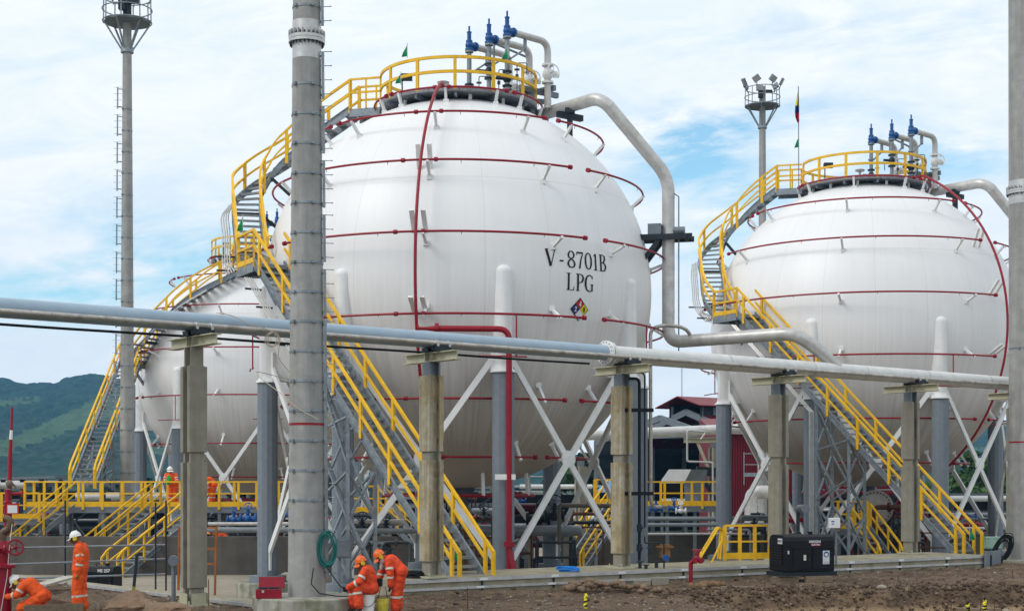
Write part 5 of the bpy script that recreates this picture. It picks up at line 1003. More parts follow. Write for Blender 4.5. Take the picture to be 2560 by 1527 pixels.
# bucket, bag, toolbox
c = gz(AT(920, 31.35, 0)); mb = MB(); mb.lathe([(.125, 0), (.148, .36), (.155, .36), (.155, .39), (.14, .39), (.13, .36), (.12, .02), (.0, .02)], c, 28)
t = mb.build('bucket', M_HELW, None, smooth=True); tag(t, 'white bucket used as a seat by the mast footing', 'bucket'); mb = MB(); mb.tube([c+V((.155*cos(a), -.155*abs(sin(a)), .30-.16*abs(sin(a)))) for a in [pi*k/12 for k in range(13)]], .006, 6); mb.build('handle', M_DSTEEL, t)
c = gz(AT(957, 31.5, 0)); mb = MB(); mb.lathe([(.10, 0), (.13, .1), (.135, .3), (.12, .32), (.115, .1), (.0, .08)], c, 20); mb.v = [p+V((.02*noise.noise(p*9), .02*noise.noise(p*9+V((5, 0, 0))), 0)) for p in mb.v]
t = mb.build('bag', mat('yellow_plastic_bag', (.52, .44, .05), .5, var=.25, scale=9), None, smooth=True); tag(t, 'yellow carrying bag lifted by the stooping worker', 'bag'); mb = MB(); mb.tube([c+V((-.1, 0, .3)), c+V((-.05, 0, .55)), c+V((.06, 0, .55)), c+V((.1, 0, .3))], .008, 6); mb.build('handle', M_DSTEEL, t)
c = AT(672, 31.35, .33); t = thing('toolbox', 'red metal toolbox standing open on the mast footing', 'toolbox', c); R3 = Matrix.Rotation(.16, 3, 'Z')
def loc_box(t, nm_, m, cc, size, bev=.006, rx=0): mb = MB(); mb.box(V((0, 0, 0)), size, Matrix.Rotation(rx, 3, 'X') if rx else None); mb.v = [R3 @ (p+V(cc)) for p in mb.v]; return mb.build(nm_, m, t, bev=bev, world=False)
bd_ = loc_box(t, 'body', M_BRED, (0, 0, .10), (.54, .24, .19)); loc_box(t, 'tray', M_DSTEEL, (0, 0, .195), (.50, .20, .012)); loc_box(t, 'lid', M_BRED, (.06, .20, .32), (.54, .03, .24), rx=-.35); loc_box(t, 'latch', M_ALU, (-.12, -.125, .15), (.05, .015, .05))
for dx in (-.12, .1): loc_box(t, 'tool', M_DSTEEL, (dx, 0, .22), (.2, .03, .03))
# ================================================================== GENERATORS
def text_mesh(txt, size, m, name, parent, org, ux, uz, ext=.003, bold=0.0):
    cu = bpy.data.curves.new('t', 'FONT'); cu.body = txt; cu.size = size; cu.align_x = 'CENTER'; cu.align_y = 'CENTER'; cu.extrude = ext; cu.offset = bold
    o = bpy.data.objects.new('t', cu); COL.objects.link(o); dg = bpy.context.evaluated_depsgraph_get(); me = bpy.data.meshes.new_from_object(o.evaluated_get(dg)); bpy.data.objects.remove(o)
    uy = V(uz); ux = V(ux); n = ux.cross(uy)
    for v_ in me.vertices: c = v_.co.copy(); v_.co = V(org)+ux*c.x+uy*c.y+n*c.z
    me.name = name; me.materials.clear(); me.materials.append(m); ob = bpy.data.objects.new(name, me); COL.objects.link(ob); ob.parent = parent; return ob
def generator(label, base, rz, L_, W_, H_, main=True, plate='MS252'):
    t = thing('welding_generator', label, 'generator', base, 'black welding generators', rz); l, w_, h = L_/2, W_/2, H_; z0 = .24
    prof = [(-w_, z0), (w_, z0), (w_, h-.16), (w_-.05, h-.05), (w_-.16, h), (-w_+.16, h), (-w_+.05, h-.05), (-w_, h-.16)]
    mb = MB(); n = len(prof); mb.add([V((x, p[0], p[1])) for x in (-l, l) for p in prof], [tuple(range(n)), tuple(range(2*n-1, n-1, -1))]+[(k, (k+1) % n, n+(k+1) % n, n+k) for k in range(n)]); mb.build('housing', M_GENB, t, bev=.02, world=False)
    def bx(nm_, m, c, s, bev=.004, par=None): mb = MB(); mb.box(c, s); return mb.build(nm_, m, par or t, bev=bev, world=False)
    bx('skid', M_DSTEEL, (0, 0, .17), (L_+.24, W_*.86, .12)); f = -w_-.012
    for cx_, ww in ((-l*.32, L_*.36), (l*.50, L_*.40)):
        d = bx('door', M_GENB, (cx_, f, h*.47), (ww, .025, h*.46), .01); bx('latch', M_DSTEEL, (cx_+ww*.4, f-.02, h*.47), (.05, .02, .08), par=d)
    bx('drip_edge', M_GENB, (l*.1, f-.01, h*.715), (L_*.86, .03, .03)); g = bx('end_grille', M_BLACK, (-l-.012, 0, h*.55), (.02, W_*.7, h*.45))
    for k in range(7): bx('slat', M_DSTEEL, (-l-.026, 0, h*.36+k*h*.06), (.012, W_*.66, .012), .0, g)
    mb = MB(); mb.cyl((l*.35, 0, h-.01), (l*.35, 0, h+.05), .06, seg=16); mb.cyl((l*.35, 0, h+.05), (l*.35, 0, h+.08), .08, seg=16); mb.build('fuel_cap', M_BLACK, t, smooth=True, world=False)
    mb = MB(); mb.tube([V((-.1+.09*cos(a), 0, h-.02+.1*sin(a))) for a in [pi*k/10 for k in range(11)]], .015, 8); mb.build('lifting_eye', M_DSTEEL, t, smooth=True, world=False)
    if main:
        ux, uz = V((1, 0, 0)), V((0, 0, 1)); W4 = M_NW
        p_ = bx('number_plate', M_NW, (-l-.008, -.12 if 0 else -.2, h*.86), (.012, .26, .15)); text_mesh(plate, .085, M_INK, 'plate_number', p_, (-l-.0155, -.2, h*.86), (0, -1, 0), uz, .001, .002)
        b_ = bx('maker_badge', M_BRED, (l*.24, f+.008, h*.785), (.30, .012, .075), .002); text_mesh('ELECTRIC', .06, M_NW, 'maker_word', b_, (l*.24, f+.001, h*.785), ux, uz, .001, .002)
        text_mesh('LINCOLN', .082, M_NW, 'maker_word', t, (l*.20, -w_-.004, h*.852), ux, uz, .002, .004)
        s_ = bx('safety_sign', M_NW, (l*.64, f-.018, h*.50), (.20, .01, .37), .002)
        mb = MB(); mb.cyl((l*.64, f-.024, h*.57), (l*.64, f-.028, h*.57), .082, seg=28); mb.build('blue_disc', M_BLUE, s_, world=False)
        mb = MB(); mb.cyl((l*.64, f-.0285, h*.57), (l*.64, f-.031, h*.57), .034, seg=18); mb.box((l*.64-.038, f-.030, h*.565), (.022, .004, .05)); mb.box((l*.64+.038, f-.030, h*.565), (.022, .004, .05)); mb.box((l*.64, f-.030, h*.535), (.05, .004, .04)); mb.build('head_symbol', M_NW, s_, world=False)
        for k, tx in enumerate(('USE HEARING', 'PROTECTION')): text_mesh(tx, .026, M_BLUE, 'sign_words', s_, (l*.64, f-.0245, h*.40-.035*k), ux, uz, .0005)
        s_ = bx('warning_sticker', M_NW, (-l*.22, f-.018, h*.50), (.075, .008, .15), .001); mb = MB(); mb.add([(-l*.22-.028, f-.024, h*.475), (-l*.22+.028, f-.024, h*.475), (-l*.22, f-.024, h*.545)], [(0, 1, 2)]); mb.build('triangle', M_NY, s_, world=False)
        bx('sticker', M_NW, (-l*.86, f+.008, h*.62), (.04, .01, .09), .001)
    else:
        text_mesh(plate, .13, M_NW, 'painted_number', t, (l*.4, f+.009, h*.86), V((1, 0, 0)), V((0, 0, 1)), .002, .004)
    return t
gb = gz(AT(2004, 41.6, 0)); g1 = generator('black welding generator on timber blocks before the containment wall, blue safety sign on it', gb+V((0, 0, .06)), radians(17), 1.52, .95, 1.24)
M_WOOD = mat('weathered_timber', (.20, .15, .10), .85, var=.3, scale=4, stretch=(1, 8, 8), col2=(.12, .085, .055), thr=(.5, .7))
for x, lab in ((1962, 'left'), (2046, 'right')):
    p = gz(AT(x, 41.2, 0)); mb = MB(); mb.box(p+V((0, 0, .06)), (.75, .2, .17), radians(10)); o = mb.build('timber_block', M_WOOD, None, bev=.01); tag(o, lab+' timber block under the black generator with the safety sign', 'timber', 'timber blocks under the generator')
g2 = generator('second black generator left of the leftmost pier, white MS 257 on its side', AT(255, 45.5, FLOOR+.25), radians(-6), 1.0, .75, .95, False, 'MS 257')
text_mesh('SGF', .20, mat('faded_pink_paint', (.30, .06, .09), .7), 'painted_mark', g2, (.33, -.405, .30), V((1, 0, 0)), V((0, 0, 1)), .002, .003)
# ================================================================== BACKGROUND
M_FOREST = mat('forest', (.009, .030, .015), .95, var=.55, scale=.15, col2=(.022, .052, .022), thr=(.48, .68))
M_MEADOW = mat('hill_meadow', (.055, .095, .035), .95, var=.25, scale=.02)
RID = [(-900, 880), (-300, 905), (0, 929), (60, 943), (118, 942), (135, 947), (165, 932), (200, 926), (240, 921), (268, 928), (310, 942), (350, 962), (420, 1000), (520, 1040), (700, 1085), (1000, 1115), (1400, 1128), (1800, 1125), (2200, 1100), (2420, 1062), (2520, 1046), (2800, 1030), (3600, 1000)]
def ridge(x):
    for (a, ya), (b, yb) in zip(RID, RID[1:]):
        if a <= x <= b: return ya+(yb-ya)*(x-a)/(b-a)
    return 1100
mb = MB(); NX, NY = 620, 110; D0, D1 = 520.0, 1350.0
inside = []
for j in range(NY+1):
    v = j/NY; d = D0+(D1-D0)*min(1, v*1.12)+(0 if v < .9 else (v-.9)*1500)
    for i in range(NX+1):
        x = -900+4300*i/NX; yr = ridge(x); zr = (HY-yr)/F*D1
        k = min(1, v*1.12); prof = k**1.35
        X_ = (x-CX)/F*d
        fold = noise.fractal(V((X_*.006, d*.004, 1)), 1, 2, 5)*18*k*(1-k*.75)
        can = (noise.noise(V((X_*.045, d*.045, 3)))*2.2+noise.noise(V((X_*.11, d*.11, 8)))*2.4+noise.noise(V((X_*.25, d*.25, 5)))*1.2)*min(1, k*3)
        z = -6+(zr+6)*prof+fold+can-(0 if v < .91 else (v-.9)*900)
        mb.v.append(V((X_, d, z)))
for j in range(NY):
    for i in range(NX):
        a = j*(NX+1)+i; mb.f.append([a, a+1, a+NX+2, a+NX+1]); p = mb.v[a]; px = CX+p.x/p.y*F; py = HY-(p.z-EYE)/p.y*F
        nn = noise.noise(V((p.x*.012, p.y*.012, 4)))*14
        m1 = px < 345 and abs(py-(1128-px*.42+nn)) < 16+px*.05; m2 = -60 < px < 95 and abs(py-(1008-px*.1+nn*.5)) < 7; m3 = 330 < px < 440 and 1105+nn < py < 1135; m4 = 2380 < px < 2560 and abs(py-1150+nn*2) < 18 and noise.noise(V((p.x*.01, p.y*.01, 7))) > 0
        mb.m.append(1 if (m1 or m2 or m3 or m4) and noise.noise(V((p.x*.03, p.y*.03, 11))) < .38 else 0)
me = bpy.data.meshes.new('hills'); me.from_pydata(mb.v, [], mb.f); me.materials.append(M_FOREST); me.materials.append(M_MEADOW); me.polygons.foreach_set('material_index', mb.m); o = bpy.data.objects.new('hills', me); COL.objects.link(o); o['kind'] = 'structure'
# trees
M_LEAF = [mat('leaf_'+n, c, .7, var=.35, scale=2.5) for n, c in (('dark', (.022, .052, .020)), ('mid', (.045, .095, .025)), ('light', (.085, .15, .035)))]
M_BARK = mat('bark', (.09, .07, .05), .9, var=.2)
def tree(label, x, d, h, cr, seed, tones=(0, 0, 1), leaf=.30, n=3400, grp='trees behind the tanks', zb=-1.4, flat=.8):
    r = random.Random(seed); b = AT(x, d, zb); t = thing('tree', label, 'tree', b, grp); top = h*.62
    mb = MB(); mb.tube([V((0, 0, 0)), V((.1, 0, top*.5)), V((-.1, .1, top))], [h*.022, h*.016, h*.009], 8); cs = []
    for k in range(15):
        a = r.uniform(0, 2*pi); e = r.uniform(.34, 1.0); rad = cr*sqrt(r.random())*.8*(1.15-abs(e-.6)*1.1); c = V((cos(a)*rad, sin(a)*rad, h*e*.93)); cs.append((c, cr*r.uniform(.24, .44))); mb.tube([V((0, 0, top*min(1, e*.8))), (c+V((0, 0, top*e*.8)))*.5, c], [h*.009, h*.006, h*.002], 5)
    mb.build('trunk', M_BARK, t, world=False); mb = MB()
    for q in range(n):
        c, rad = cs[q % len(cs)]; u = V((r.gauss(0, 1), r.gauss(0, 1), r.gauss(0, 1))).normalized(); p = c+V((u.x, u.y, u.z*flat))*rad*(r.random()**.38)*r.uniform(.9, 1.15); s = leaf*r.uniform(.5, 1.2)
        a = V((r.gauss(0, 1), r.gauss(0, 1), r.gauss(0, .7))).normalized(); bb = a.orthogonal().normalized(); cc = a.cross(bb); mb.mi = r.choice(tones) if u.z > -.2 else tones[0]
        mb.add([p+bb*s, p+cc*s*.55, p-bb*s*.8, p-cc*s*.5], [(0, 1, 2, 3)])
    me = bpy.data.meshes.new('crown'); me.from_pydata(mb.v, [], mb.f)
    for m_ in M_LEAF: me.materials.append(m_)
    me.polygons.foreach_set('material_index', mb.m); o = bpy.data.objects.new('crown', me); COL.objects.link(o); o.parent = t; return t
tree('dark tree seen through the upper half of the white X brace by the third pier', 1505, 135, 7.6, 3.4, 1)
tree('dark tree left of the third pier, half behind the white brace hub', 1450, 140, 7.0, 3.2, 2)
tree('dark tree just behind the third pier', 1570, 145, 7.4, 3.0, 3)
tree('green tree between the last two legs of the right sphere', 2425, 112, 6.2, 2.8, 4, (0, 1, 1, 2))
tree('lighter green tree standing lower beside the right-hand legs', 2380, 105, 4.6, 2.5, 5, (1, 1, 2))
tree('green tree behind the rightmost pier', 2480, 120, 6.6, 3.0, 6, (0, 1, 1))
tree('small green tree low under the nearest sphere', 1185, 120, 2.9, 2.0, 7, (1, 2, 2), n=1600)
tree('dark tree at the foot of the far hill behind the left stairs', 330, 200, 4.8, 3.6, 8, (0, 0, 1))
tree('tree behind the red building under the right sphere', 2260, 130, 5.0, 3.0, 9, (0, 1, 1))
# ---- shed with red roofs
M_SHED = mat('dark_corrugated_sheet', (.035, .042, .052), .6, var=.3, scale=2.0)
M_ROOF = mat('red_roof_sheet', (.17, .010, .016), .5, var=.15, scale=1.5)
M_RWALL = mat('dark_red_cladding', (.15, .006, .014), .5, var=.12, scale=1.0)
M_LOUV = mat('grey_louvre', (.22, .27, .31), .5, .3)
O_ = AT(1712, 118, 0); e1 = V((.83, .557, 0)); g1_ = V((.557, -.83, 0))
def SH(a, b, z): p = O_+e1*a+g1_*b; p.z = z; return p
t = thing('industrial_shed', 'open dark steel shed with red roofs and a raised ridge monitor', 'shed', SH(5, 0, -1.4))
def quad(nm_, m, pts, th=.08): mb = MB(); n = (V(pts[1])-V(pts[0])).cross(V(pts[2])-V(pts[0])).normalized()*th; mb.add([V(p) for p in pts]+[V(p)-n for p in pts], [(0, 1, 2, 3), (7, 6, 5, 4), (0, 4, 5, 1), (1, 5, 6, 2), (2, 6, 7, 3), (3, 7, 4, 0)]); return mb.build(nm_, m, t)
zr, ze = 9.45, 8.65
for s in (-1, 1): quad('roof', M_ROOF, [SH(-.8, 0, zr), SH(12, 0, zr), SH(12, 2.7*s, ze), SH(-.8, 2.7*s, ze)][::s])
for s in (-1, 1): quad('roof', M_ROOF, [SH(.4, 1.9*s, 7.9), SH(12, 1.9*s, 7.9), SH(12, 8.5*s, 5.6), SH(.4, 8.5*s, 5.6)][::s])
for s in (-1, 1):
    quad('monitor_wall', M_SHED, [SH(0, 1.9*s, 7.9), SH(12, 1.9*s, 7.9), SH(12, 1.9*s, 8.9), SH(0, 1.9*s, 8.9)][::s])
    for k in range(4):
        lv = MB(); a = 1.2+2.7*k
        for q in range(6): lv.bar(SH(a, 2.0*s, 8.05+.1*q), SH(a+2.2, 2.0*s, 8.05+.1*q), .05, .07)
        lv.build('louvre', M_LOUV, t)
quad('back_wall', M_SHED, [SH(11, -9, -1.4), SH(11, 9, -1.4), SH(11, 9, 6), SH(11, -9, 6)]); quad('side_wall', M_SHED, [SH(-2, -8.6, -1.4), SH(11.5, -8.6, -1.4), SH(11.5, -8.6, 6.2), SH(-2, -8.6, 6.2)])
quad('side_wall', M_SHED, [SH(1.5, 8.4, -1.4), SH(11.5, 8.4, -1.4), SH(11.5, 8.4, 5.6), SH(1.5, 8.4, 5.6)])
for k, a in enumerate((-2.5, .2, 3.5, 7.0)):
    mb = MB()
    mb.bar(SH(a, 0, 8.3 if k else 7.75), SH(a, -8.4, 6.0), .22, .5); mb.bar(SH(a, 0, 8.3 if k else 7.75), SH(a, 8.6, 5.5), .22, .5); mb.bar(SH(a, -8.3, -1.4), SH(a, -8.3, 6.1), .3, .35); mb.bar(SH(a, 8.3, -1.4), SH(a, 8.3, 5.6), .3, .35); mb.bar(SH(a, -6, 6.4), SH(a, 6, 6.4), .15, .2)
    if k: mb.bar(SH(a, -1.8, 7.5), SH(a, -1.8, 8.8), .2, .2); mb.bar(SH(a, 1.8, 7.5), SH(a, 1.8, 8.8), .2, .2)
    mb.build('portal_frame', M_GSTEEL, t)
mb = MB(); mb.cyl(SH(-.3, 0, 9.4), SH(-.3, 0, 12.4), .03, seg=6); mb.build('aerial', M_GSTEEL, t)
for k in range(5): mb = MB(); mb.bar(SH(-2, -8.4, .2+k*1.2), SH(11, -8.4, .2+k*1.2), .12, .12); mb.build('wall_rail', M_DSTEEL, t)
# corrugated red building
t = thing('red_building', 'dark red corrugated building behind the left leg of the right sphere', 'building', AT(1930, 102, -1.4)); mb = MB(); a, b = AT(1790, 100, 0), AT(2250, 106, 0); n = 150; vs = []
for k in range(n+1):
    p = a.lerp(b, k/n); p.y += .09*(k % 2); vs += [V((p.x, p.y, -1.4)), V((p.x, p.y, 6.0))]
mb.add(vs, [(2*k, 2*k+2, 2*k+3, 2*k+1) for k in range(n)]); mb.build('front_wall', M_RWALL, t)
mb = MB(); mb.add([V((a.x, a.y-.3, 6.0)), V((b.x, b.y-.3, 6.0)), V((b.x, b.y+9, 7.4)), V((a.x, a.y+9, 7.4))], [(0, 1, 2, 3)]); mb.build('roof', M_ROOF, t)
mb = MB(); mb.add([V((a.x, a.y, -1.4)), V((a.x, a.y+9, -1.4)), V((a.x, a.y+9, 7.4)), V((a.x, a.y, 6.0))], [(0, 1, 2, 3)]); mb.build('side_wall', M_RWALL, t)
t2 = thing('duct', 'bent silver duct standing before the red building', 'duct', AT(1870, 92, -1.4)); mb = MB(); mb.tube(bend([AT(1878, 92, -1.4), AT(1878, 92, 2.15), AT(1920, 92, 2.15)], .9, 10), .42, 20)
mb.build('duct_pipe', M_SILV, t2, smooth=True); mb = MB(); mb.cyl(AT(1878, 92, .2), AT(1878, 92, .28), .45, seg=20); mb.build('duct_seam', M_ALU, t2, smooth=True)
for k, z in enumerate((5.0, 3.6, 2.9)):
    pass
t = thing('steel_gantry', 'grey steel ledge with handrail on the red building', 'gantry', AT(1905, 96, 2.5)); mb = MB(); mb.bar(AT(1862, 96, 3.25), AT(1925, 96, 3.25), .3, .25); mb.build('ledge', M_GALV, t)
for z in (3.9, 4.6): mb = MB(); mb.bar(AT(1860, 95.9, z), AT(1925, 95.9, z), .06, .06); mb.build('rail', M_GALV, t)
mb = MB(); mb.bar(AT(1860, 95.9, 2.6), AT(1860, 95.9, 4.7), .06, .06); mb.build('post', M_GALV, t)
# second pipe rack
def tubeobj(name, label, cat, pts, r, m, grp=None, br=None, seg=14):
    mb = MB(); mb.tube(bend(pts, br or r*2.2) if len(pts) > 2 else pts, r, seg); return tag(mb.build(name, m, None, smooth=True), label, cat, grp)
tubeobj('rack_pipe', 'white pipe of the second rack passing before the dark shed', 'pipe', [AT(1395, 74, 5.02), AT(1870, 76.5, 5.52)], .25, M_WPIPE, 'pipes of the far rack', seg=20)
for x, d, zt, bx_, lab in ((1786, 75.5, 4.75, 1, 'concrete pier of the far rack before the dark shed'), (1452, 74.5, 3.8, 0, 'two-tone concrete pier behind the white X brace'), (1260, 78, 3.6, 0, 'pale concrete pier under the belly of the nearest sphere'), (2355, 84, 4.4, 0, 'concrete pier behind the right sphere near the trees')):
    c = AT(x, d, -1.1); t = thing('far_pier', lab, 'concrete pier', c, 'piers of the far rack'); mb = MB(); rough_prism(mb, Hpoly(.45, .47, .13, .18), -1.1, zt-.25, (c.x, c.y), .5, .04); mb.build('concrete_casing', M_CONC, t); mb = MB(); mb.box((c.x, c.y, zt-.12), (.34, .34, .3)); mb.build('steel_stub', M_GSTEEL, t)
    if bx_:
        mb = MB()
        for z, h in ((zt+.02, .03), (zt+.25, .03), (zt+.135, .2)): mb.bar(V((c.x-1.55, c.y, z)), V((c.x+.25, c.y, z)), .24 if h < .1 else .03, h)
        mb.build('cap_beam', M_CREAM, t); mb = MB(); mb.bar((c.x-.1, c.y, 3.0), (c.x-.85, c.y, zt), .14, .14); mb.build('knee_brace', M_CREAM, t); mb = MB(); mb.bar((c.x-.95, c.y-.3, 3.35), (c.x+.2, c.y-.3, 3.25), .25, .45); mb.bar((c.x-.6, c.y-.3, 2.9), (c.x+.1, c.y-.3, 1.7), .12, .2); mb.build('bracket_frame', M_DSTEEL, t)
tubeobj('bent_pipe', 'thin grey pipe looping over the far white pipe before the shed', 'pipe', [AT(1782, 74.6, -1), AT(1782, 74.6, 3.75), AT(1718, 74.6, 3.8), AT(1718, 74.6, 5.15), AT(1718, 74.6, 5.20), AT(1720, 74.6, 5.35), AT(1766, 74.6, 5.28), AT(1752, 74.6, 4.9)], .05, M_SILV)
# air cooler hood
t = thing('hood', 'pale sheet-metal hood with a sloping face behind the yellow walkway', 'hood', AT(1700, 73, 0)); mb = MB(); A = [AT(1648, 72, 2.72), AT(1710, 72, 2.72), AT(1728, 72.0, 3.38), AT(1672, 72, 3.38)]; bk = [p+V((1.2, 1.8, 0)) for p in A]
mb.add([A[0], A[1], A[2], A[3]], [(0, 1, 2, 3)]); mb.build('sloping_face', M_WHITE, t); lo_ = [AT(1650, 72, 1.9), AT(1712, 72, 1.9)]
mb = MB(); mb.add([A[2], A[2]+V((1.0, 1.6, 0)), AT(1712, 72, 1.8)+V((1.0, 1.6, 0)), AT(1712, 72, 1.8), A[1]], [(0, 1, 2, 3, 4)]); mb.build('side_panel', M_GSTEEL, t)
mb = MB(); mb.add([A[3]+V((.02, .05, -.02)), A[2]+V((-.02, .05, -.02)), A[2]+V((1.0, 1.6, 0)), A[3]+V((1.0, 1.6, 0))], [(0, 1, 2, 3)]); mb.build('top_panel', M_WHITE, t)
mb = MB(); mb.add([AT(1652, 72.1, 2.66), AT(1708, 72.1, 2.66), AT(1712, 72.9, 2.1), AT(1652, 72.9, 2.1)], [(0, 1, 2, 3)]); mb.build('opening', M_BLACK, t); mb = MB(); mb.bar(AT(1650, 72, 1.75), AT(1712, 72, 1.75), .3, .45); mb.build('lip', M_WHITE, t)
for x in (1655, 1715): mb = MB(); mb.bar(AT(x, 72.6, -1), AT(x, 72.6, 1.7), .12, .12); mb.build('leg', M_GSTEEL, t)
M_CANO = mat('sky_blue_canopy', (.10, .32, .66), .5, var=.06)
t = thing('canopy', 'sky blue pitched canopy beside the third pier', 'canopy', AT(1535, 70, 1)); c = AT(1543, 70, 0); mb = MB(); ap = V((c.x, c.y, 3.15)); q = [V((c.x+sx*1.0, c.y+sy*.9, 2.3)) for sx, sy in ((-1, -1), (1, -1), (1, 1), (-1, 1))]; mb.add(q+[ap], [(0, 1, 4), (1, 2, 4), (2, 3, 4), (3, 0, 4), (3, 2, 1, 0)]); mb.build('canopy_cloth', M_CANO, t)
for p in q: mb = MB(); mb.cyl(V((p.x, p.y, -1)), p, .035, seg=8); mb.build('pole', M_SILV, t)
# ---- process pipes, valves, pumps below the tanks
PR = 'process pipes below the tanks'
for i, (x0, x1, d, z, r, m, lab) in enumerate((
    (1610, 1935, 63, 1.22, .10, M_PIPEG, 'grey pipe above the dark wall left of the black generator'), (1610, 1935, 62.6, .98, .085, M_PIPEG, 'second grey pipe running below the first one left of the generator'),
    (1618, 1905, 62, .62, .05, M_ALU, 'slim cable tray edge above the dark wall left of the generator'),
    (505, 840, 59.5, .86, .12, M_PIPEG, 'grey pipe behind the big mast at valve height'), (520, 840, 59, 1.12, .07, M_SILV, 'slim silver pipe behind the big mast'),
    (850, 1010, 55, 1.28, .12, M_SILV, 'silver pipe behind the lattice tower'), (845, 1050, 54.5, .98, .10, M_PIPEG, 'grey pipe below the silver one behind the lattice tower'),
    (1085, 1235, 64, 2.62, .09, M_WPIPE, 'white pipe under the belly of the nearest sphere'), (1085, 1240, 63, 1.55, .13, M_PIPEG, 'grey pipe under the belly of the nearest sphere'), (1090, 1245, 62.5, 1.18, .09, M_WPIPE, 'slim white pipe under the belly of the nearest sphere'),
    (1300, 1480, 90, 2.5, .14, M_WPIPE, 'white pipe far behind the white X brace'), (1300, 1500, 90, .6, .14, M_WPIPE, 'low white pipe far behind the white X brace'),
    (0, 60, 72, 2.6, .16, M_SILV, 'silver pipe at the left edge behind the lower landing'), (190, 440, 76, 2.05, .2, M_WPIPE, 'white pipe behind the foot of the far-left mast'),
    (2375, 2520, 74, 1.95, .14, M_WPIPE, 'white pipe behind the rightmost pier'), (2375, 2520, 72, 1.2, .1, M_PIPEG, 'grey pipe low behind the rightmost pier'), (2375, 2510, 70, .6, .07, M_SILV, 'slim silver pipe low behind the rightmost pier'),
    (2090, 2330, 66, .55, .12, M_PIPED, 'dark pipe beneath the right sphere'), (2090, 2300, 67, 1.5, .09, M_PIPED, 'upper dark pipe beneath the right sphere'))):
    tubeobj('process_pipe', lab, 'pipe', [AT(x0, d, z), AT(x1, d*1.005, z)], r, m, PR)
t = thing('drain_header', 'thick grey pipe with a rounded end below the nearest sphere', 'pipe', AT(1360, 55, -1)); mb = MB(); mb.tube([AT(1085, 55.5, 1.0), AT(1448, 55, .98), AT(1453, 55, .98), AT(1456, 55, .98)], [.2, .2, .17, .06], 20); mb.build('pipe_body', M_PIPEG, t, smooth=True)
for x in (1150, 1325, 1415):
    mb = MB(); mb.bar(AT(x, 55.2, -1), AT(x, 55.2, .78), .2, .2); mb.build('post', M_CONC if x > 1200 else M_PIPED, t)
mb = MB(); mb.bar(AT(1270, 55.3, .55), AT(1430, 55.3, .55), .1, .08); mb.build('cross_beam', M_GSTEEL, t)
tubeobj('bent_pipe', 'brown bent pipe crossing behind the white X brace', 'pipe', [AT(1398, 52, .6), AT(1398, 52, 1.95), AT(1540, 52.5, 1.93)], .07, mat('brown_pipe', (.12, .10, .08), .5, .2))
t = thing('pump', 'dark red motor pump beside the red downpipe', 'pump', AT(1325, 57, .6)); mb = MB(); mb.cyl(AT(1275, 57, 1.75), AT(1340, 57, 1.75), .21, seg=20); mb.cyl(AT(1340, 57, 1.75), AT(1343, 57, 1.75), .15, seg=20); mb.build('motor', mat('dark_red_motor', (.09, .006, .012), .35), t, smooth=True); mb = MB(); mb.box(AT(1310, 57, 1.35), (.8, .4, .3)); mb.build('base', M_DSTEEL, t)
def valve(label, x, d, z, m=M_DSTEEL, wheel=.2, k=1.0, grp='valves below the tanks'):
    c = AT(x, d, z); t = thing('valve', label, 'valve', c, grp); mb = MB(); mb.ball(c, .15*k, 12, 8); mb.cyl(c-V((.26*k, 0, 0)), c+V((.26*k, 0, 0)), .09*k)
    for s in (-1, 1): mb.cyl(c+V((s*.22*k, 0, 0)), c+V((s*.28*k, 0, 0)), .17*k, seg=16)
    mb.cyl(c, c+V((0, 0, .36*k)), .055*k, seg=10); mb.cyl(c+V((0, 0, .18*k)), c+V((0, 0, .23*k)), .11*k); mb.build('valve_body', m, t, smooth=True)
    if wheel:
        w0 = c+V((0, -.02, .42*k)); mb = MB(); ax = V((0, -.8, .6)); M3 = V((0, 0, 1)).rotation_difference(ax.normalized()).to_matrix(); mb.tube([w0+M3 @ V((wheel*cos(2*pi*q/20), wheel*sin(2*pi*q/20), 0)) for q in range(21)], .02, 6, False)
        for q in range(5): a = 2*pi*q/5; mb.cyl(w0, w0+M3 @ V((wheel*cos(a), wheel*sin(a), 0)), .013, seg=6)
        mb.build('hand_wheel', m, t, smooth=True)
    return t
